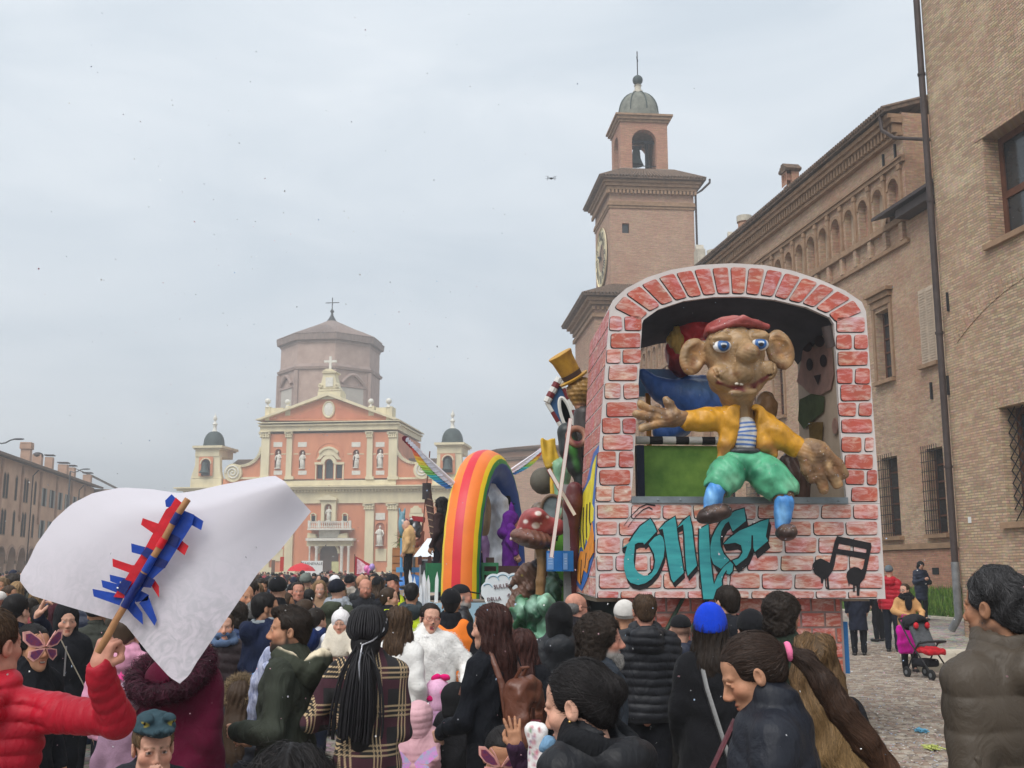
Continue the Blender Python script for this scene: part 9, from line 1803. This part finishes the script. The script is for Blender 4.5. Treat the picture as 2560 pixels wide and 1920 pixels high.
for sg in(-1,1):MB().tube([HM@Vector((sg*.06,.0,.12)),HM@Vector((sg*.11,-.02,.17)),HM@Vector((sg*.12,-.02,.24))],[.02,.016,.004],8).build('horn',mat('horn tan',srgb(190,160,110),.5,.1,9,0),T,True)
T,HM,x,H=P_('performer in black top hat under the rainbow',1262,1330,17.6,20,(0,0,0),dict(skin='fair'),('long','grey'),K('mardark',srgb(70,24,40),'matte',hem=.3),H=1.55,z=zd_,nstr=300);MB().lathe([(0,.085),(.17,.085),(.175,.095),(.10,.10),(.095,.26),(.11,.30),(0,.30)],n=20,M=HM).build('top_hat',cloth('tophat',(.012,.012,.014),'wool'),T,True)
P_('performer with long dark dreadlocks left of the rainbow',1103,1350,16.6,-120,(0,10,0),dict(skin='tan'),('long','black'),K('dkcost',srgb(60,44,44),'matte',hem=.25),H=1.55,z=zd_,nstr=600,strand=dict(w=.01))
P_('performer in tan fur costume bending over the blue frame',1020,1385,23.6,-100,(0,40,0),dict(skin='fair'),('none','blond'),K('tanfur',srgb(206,168,118),'fluffy',bulk=1.2),H=1.5,z=1.5)
# ================================================================== PAPER FLAG
FLT=thing('paper_flag','large white paper flag taped with red and blue strips to a stick','flag',hand_w)
o_=hand_w.copy()
def DQ(x,y):return(x*1.1573,y*1.1573)
Z1=lambda x,y:(x*.446,1180+y*.446)
c0=[Z1(*p)for p in((112,612),(170,690),(400,760),(640,830),(700,852),(850,1040),(950,1150),(1008,1186))]
c1=[DQ(595,1028),DQ(615,1040),DQ(640,1070),DQ(672,1105)]
d0=[Z1(*p)for p in((112,612),(115,570),(160,500),(200,410),(300,270),(400,180),(520,118),(680,86),(850,96),(1000,119),(1090,106),(1250,70),(1400,42))]+[DQ(585,1028),DQ(595,1028)]
d1=[Z1(1008,1186),Z1(1060,1140),Z1(1100,1070),Z1(1300,780),Z1(1450,560),Z1(1569,440),DQ(672,1105)]
FNU,FNV=40,44;FV=[]
for i in range(FNU+1):
 for j in range(FNV+1):
  u,v=i/FNU,j/FNV;a,b,c_,d_=along(c0,u),along(c1,u),along(d0,v),along(d1,v);P00,P10,P01,P11=c0[0],c0[-1],c1[0],c1[-1]
  q=[(1-v)*a[k]+v*b[k]+(1-u)*c_[k]+u*d_[k]-((1-u)*(1-v)*P00[k]+u*(1-v)*P10[k]+(1-u)*v*P01[k]+u*v*P11[k])for k in(0,1)]
  Yf=2.96+.9*max(0,.28-u)**2+.02*sin(5*u+3*v)+.03*sin(3.2*v-1)*u-.10*max(0,u-.7)*(1-v)
  FV.append(am(q[0],q[1],Yf)-o_)
fq=[(i*(FNV+1)+j,(i+1)*(FNV+1)+j,(i+1)*(FNV+1)+j+1,i*(FNV+1)+j+1)for i in range(FNU)for j in range(FNV)]
m,t,p=nodes('flag paper');N=t.nodes.new;l=t.links.new;c=N('ShaderNodeTexCoord')
n1=N('ShaderNodeTexNoise');n1.inputs['Scale'].default_value=2.2;n1.inputs['Detail'].default_value=2;l(c.outputs['Object'],n1.inputs['Vector']);n2=N('ShaderNodeTexNoise');n2.inputs['Scale'].default_value=14;n2.inputs['Detail'].default_value=6;n2.inputs['Distortion'].default_value=3.5;l(c.outputs['Object'],n2.inputs['Vector'])
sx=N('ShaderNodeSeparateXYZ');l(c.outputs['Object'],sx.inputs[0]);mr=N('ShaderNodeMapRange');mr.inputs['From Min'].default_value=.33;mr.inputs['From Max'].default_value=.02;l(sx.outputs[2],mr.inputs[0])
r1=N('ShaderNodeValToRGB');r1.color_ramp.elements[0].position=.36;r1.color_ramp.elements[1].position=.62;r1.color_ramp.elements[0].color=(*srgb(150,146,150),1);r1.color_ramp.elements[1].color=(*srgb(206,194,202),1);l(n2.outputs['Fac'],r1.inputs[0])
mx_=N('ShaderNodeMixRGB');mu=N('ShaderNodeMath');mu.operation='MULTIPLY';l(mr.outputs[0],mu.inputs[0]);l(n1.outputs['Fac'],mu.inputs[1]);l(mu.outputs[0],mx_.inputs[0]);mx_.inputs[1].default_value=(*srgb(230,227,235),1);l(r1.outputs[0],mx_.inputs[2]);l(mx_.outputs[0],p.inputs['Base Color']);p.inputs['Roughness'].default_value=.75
tr_=N('ShaderNodeBsdfTranslucent');l(mx_.outputs[0],tr_.inputs[0]);ms=N('ShaderNodeMixShader');ms.inputs[0].default_value=.38;l(p.outputs[0],ms.inputs[1]);l(tr_.outputs[0],ms.inputs[2]);l(ms.outputs[0],t.nodes['Material Output'].inputs[0]);M_flag=m
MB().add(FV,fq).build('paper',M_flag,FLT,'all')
M_tr=mat('red tape',srgb(200,24,40),.4,.15,30,.2,40,spec=.4);M_tb=mat('blue tape',srgb(20,64,160),.4,.15,30,.2,40,spec=.4);M_tdb=mat('dark blue tape',srgb(14,34,104),.4,.15,30,.2,40,spec=.4)
def tape(pts,m,Yt):
 V_=[am(*Z1(*q),Yt)-o_ for q in pts];V2=[am(*Z1(*q),Yt+.003)-o_ for q in pts];n=len(V_);tri=tessellate_polygon([V_]);m_=MB();m_.add(V_+V2,[tuple(x)for x in tri]+[tuple(i+n for i in x[::-1])for x in tri]+[(i,(i+1)%n,(i+1)%n+n,i+n)for i in range(n)]);m_.build('tape_strip',m,FLT)
for pts in([(800,258),(790,295),(860,345),(960,370),(890,290)],[(630,485),(632,530),(745,572),(790,520),(740,522)],[(1005,372),(1057,415),(1035,467),(980,425)],[(850,640),(892,706),(891,640),(868,606)]):tape(pts,M_tr,2.915)
for pts in([(735,400),(738,450),(850,480),(850,430)],[(1085,240),(1140,275),(1128,326),(1050,285)],[(615,575),(618,612),(700,645),(720,600)],[(568,605),(575,646),(690,690),(705,640)],[(518,655),(525,697),(670,748),(700,690)],[(690,742),(750,810),(802,856),(798,790),(740,710)],[(780,735),(866,862),(880,830),(830,690)],[(925,160),(930,195),(958,200),(988,150),(962,124)],[(780,660),(835,690),(828,720),(760,730)]):tape(pts,M_tb,2.917)
tape([(985,142),(1022,175),(1015,215),(700,708),(636,700),(800,450),(930,210),(958,190)],M_tr,2.911)
tape([(1005,205),(1090,240),(1075,300),(930,530),(800,650),(740,762),(690,735),(700,690),(960,330)],M_tb,2.906)
for pts in([(960,345),(1010,370),(985,425),(925,395)],[(880,475),(940,500),(925,540),(840,520)],[(800,570),(870,605),(845,650),(770,640)],[(820,420),(860,440),(830,490),(790,460)],[(690,600),(740,615),(700,690),(650,660)]):tape(pts,M_tdb,2.903)
s0,s1=am(*Z1(548,1010),2.90)-o_,am(*Z1(1050,152),2.89)-o_
st_=MB();st_.tube([s0.lerp(s1,i/10)+Vector((.002*sin(i*2),0,0))for i in range(11)],[.0112,.0122,.0108,.0112,.0106,.0112,.0104,.0108,.0104,.0108,.011],10);st_.build('stick',mat('bamboo stick',srgb(168,122,84),.6,.15,20,.2),FLT,True)
for f,w_,mm in((.40,.11,M_tdb),(.57,.05,M_tb),(.71,.03,M_tr),(.87,.035,M_tdb)):c_=s0.lerp(s1,f);d=s1-s0;MB().tube([c_-d*w_,c_+d*w_],.0126,10).build('stick_tape',mm,FLT,True)
# ================================================================== CROWD
rc=random.Random(21)
def tmpl_body(skin,fem,seed):
 H=1.7;s,sk=head_sdf(h=.011,skin=skin,hair='dark',fem=fem);v,q,c=s.mesh(sk);k,sh,J=frame_pts(H,None);HM=Matrix.Translation((0,.005,H-.135));parts=[(xf(v,HM),q,c)]
 bs=SDF(.04);bs.chain([(0,.03,sh+.08),(0,.01,.53*H)],[.05,.11],.05)
 for key in 'RL':
  S_,E_,W_=J[key];bs.chain([tuple(S_),tuple(E_),tuple(W_)],[.045,.036,.03],.02);sg=-1 if key=='R' else 1;bs.chain([(sg*.08,0,.52*H),(sg*.09,.02,.05*H)],[.07,.04],.03)
 parts.append(bs.mesh(sk))
 for key in 'RL':
  S_,E_,W_=J[key];hs_,hk=hand_sdf(.5,.4,False,skin,.012);v,q,c=hs_.mesh(hk);parts.append((xf(v,hand_mat(W_,(W_-E_),(1 if key=='R' else-1,0,0))),q,c))
 return npmesh('body',*join(parts),M_skin),HM
TB=[tmpl_body(sk,f,i)for i,(sk,f)in enumerate((('fair',0),('fair',1),('tan',0),('red',0),('olive',1)))]
HM0=TB[0][1];dummy=cloth('crowd0',BLACK)
TC=[]
for i,kw in enumerate((dict(collar='hood',bulk=1.1),dict(collar='collar',bulk=1.05,hem=.4),dict(collar='high',bulk=1.15,puff=(.016,.1)),dict(collar='hood',bulk=1.15,puff=(.012,.09)),dict(collar='collar',bulk=1.,hem=.32,flare=.03,fem=True))):
 TC.append(npmesh('coat',*coat_sdf(1.7,None,h=.02,seed=i,**kw).mesh((.5,.5,.5)),dummy))
ls=SDF(.025);[ls.chain([(sg*.085,.01,.9),(sg*.095,.0,.48),(sg*.095,.02,.04)],[.095,.075,.06],.03)for sg in(-1,1)];TL=npmesh('trousers',*ls.mesh((.5,.5,.5)),dummy)
TH={}
for st,hc in(('short','black'),('short','dark'),('short','brown'),('short','grey'),('long','dark'),('long','brown'),('long','lbrown'),('long','blond'),('pulled','black'),('receding','brown'),('side','grey'),('curly','dark'),('bun','brown')):
 s=hair_sdf(st,.010);v,q,c=sm(s,np.array(HC[hc])*.9);fl=(lambda P:np.stack([P[:,0]*2,.2+0*P[:,1],-1+0*P[:,2]],1))if st=='long' else(lambda P:P-np.array((0,.06,.14)));sr_=strands(s,420,.10 if st=='long' else.035,fl,.008,np.array(HC[hc])*1.3,2,.006,.25,steps=4)
 TH[(st,hc)]=npmesh('hair',*join([(xf(v,HM0),q,c),(xf(sr_[0],HM0),sr_[1],sr_[2])]),M_hair)
def hatmesh(kind):
 s=SDF(.010)
 if kind=='beanie':s.u(ell((0,.024,.055),(.095,.116,.108)),.01);s.cut(rbox((0,0,-.15),(.3,.3,.19),.01,rotm(-12)),.008);s.u(tor((0,.014,.044),.09,.014,rotm(-12),.86,2.2),.008)
 elif kind=='cap':s.u(ell((0,.022,.058),(.087,.107,.083)),.01);s.cut(rbox((0,0,-.15),(.3,.3,.195),.01,rotm(-6)),.008);s.u(ell((0,-.125,.05),(.066,.07,.010),rotm(10)),.01)
 else:s.u(ell((0,.03,.04),(.105,.126,.12)),.01);s.u(ell((0,.03,-.07),(.11,.11,.11)),.05);s.cut(ell((0,-.13,-.02),(.065,.09,.095)),.012)
 v,q,c=s.mesh((.5,.5,.5));return npmesh(kind,xf(v,HM0),q,c,dummy)
TT={k:hatmesh(k)for k in('beanie','cap','hood')}
CC=[('c%d'%i,srgb(*c),kd)for i,(c,kd)in enumerate((((26,27,32),'matte'),((30,34,46),'matte'),((28,28,30),'puffer'),((34,40,58),'puffer'),((60,62,56),'matte'),((78,72,64),'wool'),((24,24,28),'wool'),((96,92,88),'wool'),((120,96,74),'wool'),((70,34,42),'matte'),((140,40,52),'puffer'),((56,74,112),'puffer'),((160,152,142),'fluffy'),((46,62,52),'matte'),((88,90,98),'matte'),((40,40,44),'leather')))]
CW=[7,6,7,6,4,5,5,5,5,2.5,2,3,3,2,4,4]
cname={'c0':'black','c1':'dark navy','c2':'black padded','c3':'navy padded','c4':'olive','c5':'taupe','c6':'black wool','c7':'grey','c8':'brown','c9':'maroon','c10':'red padded','c11':'blue padded','c12':'cream','c13':'dark green','c14':'slate','c15':'black leather'}
HATC=[('h0',(.014,.014,.016)),('h1',srgb(40,44,60)),('h2',srgb(110,112,112)),('h3',srgb(150,40,50)),('h4',srgb(200,196,190)),('h5',srgb(40,70,140))]
HATN={'h0':'black','h1':'navy','h2':'grey','h3':'red','h4':'white','h5':'blue'}
hairn={'short':'short','long':'long','pulled':'tied','receding':'thinning','side':'sparse','curly':'curly','bun':'tied-up'}
cntc=0;used={}
def crowd_person(x,Y,H,yaw,grp,where,tilt=0):
 global cntc
 cntc+=1
 T=bpy.data.objects.new('person',None);COL.objects.link(T);T.location=(x,Y,gz(x,Y));k=H/1.7;T.scale=(k,k,k);T.rotation_euler=(0,0,R(yaw))
 f=rc.random()<.45;bi=rc.choice((1,1,4)if f else(0,2,3));mkobj('body',TB[bi][0],T)
 ci=rc.choices(range(len(CC)),CW)[0];ck,cc,kd=CC[ci];o=mkobj('coat',rc.choice(TC[:4]if not f else TC),T);o.material_slots[0].link='OBJECT';o.material_slots[0].material=cloth(ck,cc,kd)
 o=mkobj('trousers',TL,T);o.material_slots[0].link='OBJECT';o.material_slots[0].material=cloth('lg%d'%(ci%4),(BLACK,JEANS,NAVY,srgb(60,58,56))[ci%4],'denim')
 r=rc.random();desc=''
 if r<.30:
  kd2=rc.choices(('beanie','cap','hood'),(6,2,.8))[0];hc=rc.choices(HATC,(9,4,3,1,1.2,0))[0];o=mkobj(kd2,TT[kd2],T);o.material_slots[0].link='OBJECT';o.material_slots[0].material=cloth('hat'+hc[0],hc[1],'wool');desc=HATN[hc[0]]+' '+kd2
  if kd2!='hood' and f:mkobj('hair',TH[('long',rc.choice(('dark','brown')))],T)
 elif r<.96:
  ks=[k_ for k_ in TH if(k_[0]in('long','pulled','bun'))==f];kk=rc.choice(ks);mkobj('hair',TH[kk],T);desc=hairn[kk[0]]+' '+{'lbrown':'light brown','dark':'dark brown'}.get(kk[1],kk[1])+' hair'
 else:desc='bald head'
 yw=(yaw+180)%360-180;fc_='facing the camera' if abs(yw)<50 else('in profile' if abs(yw)<130 else 'from behind')
 lb='%s and %s coat, %s, %s'%(desc,cname[ck],where,fc_)
 if lb in used:lb='%s and %s coat, %s, %s%s'%(desc,cname[ck],where,'turned away' if fc_=='from behind' else fc_,' '+('taller' if H>used[lb]else 'shorter'))
 lb=' '.join(lb.split()[:16]);used[lb]=H
 tag(T,lb,'person',grp)
 return T
taken=[(o.location.x,o.location.y)for o in bpy.data.objects if o.type=='EMPTY' and o.name.startswith('person')]
def free(x,Y,d):
 for a,b in taken:
  if(a-x)**2+(b-Y)**2<d*d:return False
 return True
def blocked(x,Y):
 l_=fm.I@Vector((x,Y,0))
 if-.8<l_.x<4.4 and-.35<l_.y<6:return True
 if-1.6<x-ctr.x<1.7 and 13.2<Y<23.5:return True
 if 11.8<Y<17.5 and.1<x<1.8:return True
 if 21<Y<44 and-4.6<x<-1.0 and x/Y>-.115:return True
 return False
rows=[(10.3,11.8,9,'mid'),(11.8,14,20,'mid'),(14,20,46,'mid'),(20,32,72,'far'),(32,55,56,'far'),(55,90,24,'far')]
whr={0:'behind front row',1:'mid crowd',2:'deeper crowd',3:'far crowd',4:'distant crowd',5:'farthest crowd'}
for ri,(y0,y1,n,kd)in enumerate(rows):
 made=tries=0
 while made<n and tries<n*30:
  tries+=1;Y=rc.uniform(y0,y1);u=rc.uniform(-.50,.075 if Y>12 else.10)
  if ri>=3:u=rc.uniform(-.48,-.03)
  x=u*Y*1.0
  if blocked(x,Y)or not free(x,Y,.46 if Y<20 else.5):continue
  if-.06<u<.12 and Y<40:continue
  if Y<16 and-.135<u<.03:continue
  if Y<13 and u>-.225:continue
  taken.append((x,Y));made+=1
  H=rc.gauss(1.69,.075)if rc.random()>.07 else rc.uniform(1.15,1.4)
  sd='left of flag' if x/Y<-.36 else('behind paper flag' if x/Y<-.2 else('left of rainbow' if x/Y<-.06 else 'near rainbow'))
  crowd_person(x,Y,H,rc.choice((180,170,190,160,200,150,-120,90,20,-10,40))if Y<25 else rc.uniform(0,360),'crowd on the square',whr[ri]+' '+sd)
for(px_,pyc,Y,yaw,w)in((30,1498,8.8,170,'behind the raised hand'),(245,1500,9.0,180,'behind the black headscarf'),(440,1545,6.8,170,'behind the burgundy coat'),(590,1500,9.0,200,'behind the smiling woman'),(640,1492,9.6,170,'beside the navy jacket'),(1560,1500,7.6,180,'right of the curly man'),(1700,1530,7.0,175,'left of the blue beanie'),(20,1580,6.0,175,'behind the red puffer')):
 Y=YM(Y);x,H=spot(px_,pyc,Y,.02);H=max(1.2,H);taken.append((x,Y));T=crowd_person(x,Y,H,yaw,'crowd on the square',w)
fcw=MB();rf_=random.Random(3);fmats=[cloth('c0',srgb(26,27,32),'matte'),cloth('c5',srgb(78,72,64),'wool'),mat('far skin',srgb(196,150,128),.6,.1,9,0),mat('far hair',(.02,.016,.014),.6,.1,9,0),cloth('c10',srgb(140,40,52),'puffer'),mat('far grey',srgb(130,132,136),.8,.1,4,0)]
for i in range(520):
 Y=rf_.uniform(26,120);x=Y*rf_.uniform(-.47,-.035)
 if blocked(x,Y):continue
 H=rf_.gauss(1.68,.09);cm_i=rf_.choice((0,0,0,0,1,5,4));fcw.tube([(x,Y,0),(x,Y,H*.5),(x,Y,H*.78),(x,Y,H*.84),(x,Y,H*.88)],[.17,.2,.23,.17,.06],8,cm_i);fcw.ball((x,Y,H-.12),(.078,.09,.115),8,6,2)
 fcw.ball((x,Y+rf_.choice((-.0,.03,-.02)),H-.085),(.088,.10,.095),8,6,3 if rf_.random()<.8 else rf_.choice((0,5,4)))
tag(fcw.build('far_crowd',fmats,None,'all'),'dense mass of distant spectators before the church','crowd',kind='stuff')
# ================================================================== CONFETTI
cf=MB();rg=random.Random(77);cm=[mat('confetti %d'%i,c,.7,.05,9,0)for i,c in enumerate(((.45,.45,.46),(.75,.74,.72),(.30,.30,.33),(.6,.35,.4),(.35,.45,.6)))]
def speck(p,s,up=None):
 a=Vector((rg.gauss(0,1),rg.gauss(0,1),rg.gauss(0,1))).normalized()if up is None else Vector(up);b=a.orthogonal().normalized();c_=a.cross(b);cf.add([p+b*s,p+c_*s,p-b*s,p-c_*s],[(0,1,2,3)],rg.randrange(5))
for i in range(900):
 px_=rg.uniform(0,2560)if rg.random()<.35 else rg.gauss(620,420);py_=rg.uniform(0,1500)if rg.random()<.5 else rg.gauss(750,420)
 if 0<py_<1560:speck(at(px_,py_,rg.uniform(5,22)),rg.uniform(.003,.0062))
for i in range(420):speck(at(rg.uniform(0,2560),rg.uniform(1300,1900),rg.uniform(2.6,9)),rg.uniform(.0022,.0042))
tag(cf.build('falling_confetti',cm),'tiny paper confetti drifting through the air','confetti',kind='stuff')
cf=MB();gv=fg.data
nrm=[(v.co.copy(),v.normal.copy())for v in gv.vertices if v.normal.z>.35 or v.normal.y<-.8]
for co,n_ in rg.sample(nrm,240):speck(fm.M@(co+n_*.004),rg.uniform(.003,.007),fm.M.to_3x3()@n_)
for me,n2 in((o.data,60)for o in FG.children if o.name.split('.')[0]in('jacket','shorts','cap','shoe')):
 nr=[(v.co.copy(),v.normal.copy())for v in me.vertices if v.normal.z>.3]
 for co,n_ in rg.sample(nr,min(n2,len(nr))):speck(fm.M@(co+n_*.004),rg.uniform(.003,.006),fm.M.to_3x3()@n_)
tag(cf.build('stuck_confetti',cm),'white confetti specks clinging to the goblin figure','confetti',kind='stuff')
cf=MB()
for i in range(14000):
 Y=8+22*rg.random()**1.5;x=Y*rg.uniform(.22,.46);speck(Vector((x,Y,gz(x,Y)+.024)),rg.uniform(.006,.015),(rg.gauss(0,.15),rg.gauss(0,.15),1))
tag(cf.build('ground_confetti',cm),'trodden confetti scattered over the cobbles on the right','confetti',kind='stuff')
for i,(px_,py_,c_,lb)in enumerate(((2306,1820,srgb(110,176,206),'tangle of pale blue paper streamer on the cobbles'),(2330,1860,srgb(196,204,120),'small tangle of yellow-green streamer on the cobbles'))):
 Y=1.9*1.03/((py_-1425)/2700)*.985;p=at(px_,py_,Y);m_=MB();z0=gz(p.x,Y)+.03;pts=[(p.x+rg.gauss(0,.045),Y+rg.gauss(0,.06),z0+abs(rg.gauss(0,.02)))for k_ in range(60)];m_.tube(pts,.006,4);tag(m_.build('paper_streamer',mat('streamer %d'%i,c_,.6,.2,20,0)),lb,'streamer')
# ================================================================== HAZE
hz=bpy.data.materials.new('haze air');hz.use_nodes=True;hz.node_tree.nodes.clear()
pv=hz.node_tree.nodes.new('ShaderNodeVolumePrincipled');ou=hz.node_tree.nodes.new('ShaderNodeOutputMaterial')
pv.inputs['Color'].default_value=(.97,.98,.99,1);pv.inputs['Density'].default_value=.0021;pv.inputs['Anisotropy'].default_value=.2
hz.node_tree.links.new(pv.outputs[0],ou.inputs['Volume'])
hb=MB().box(-3100,3100,-320,3100,-1,60).build('haze',hz);hb['kind']='stuff';tag(hb,'thin pale winter haze over the whole square','haze')
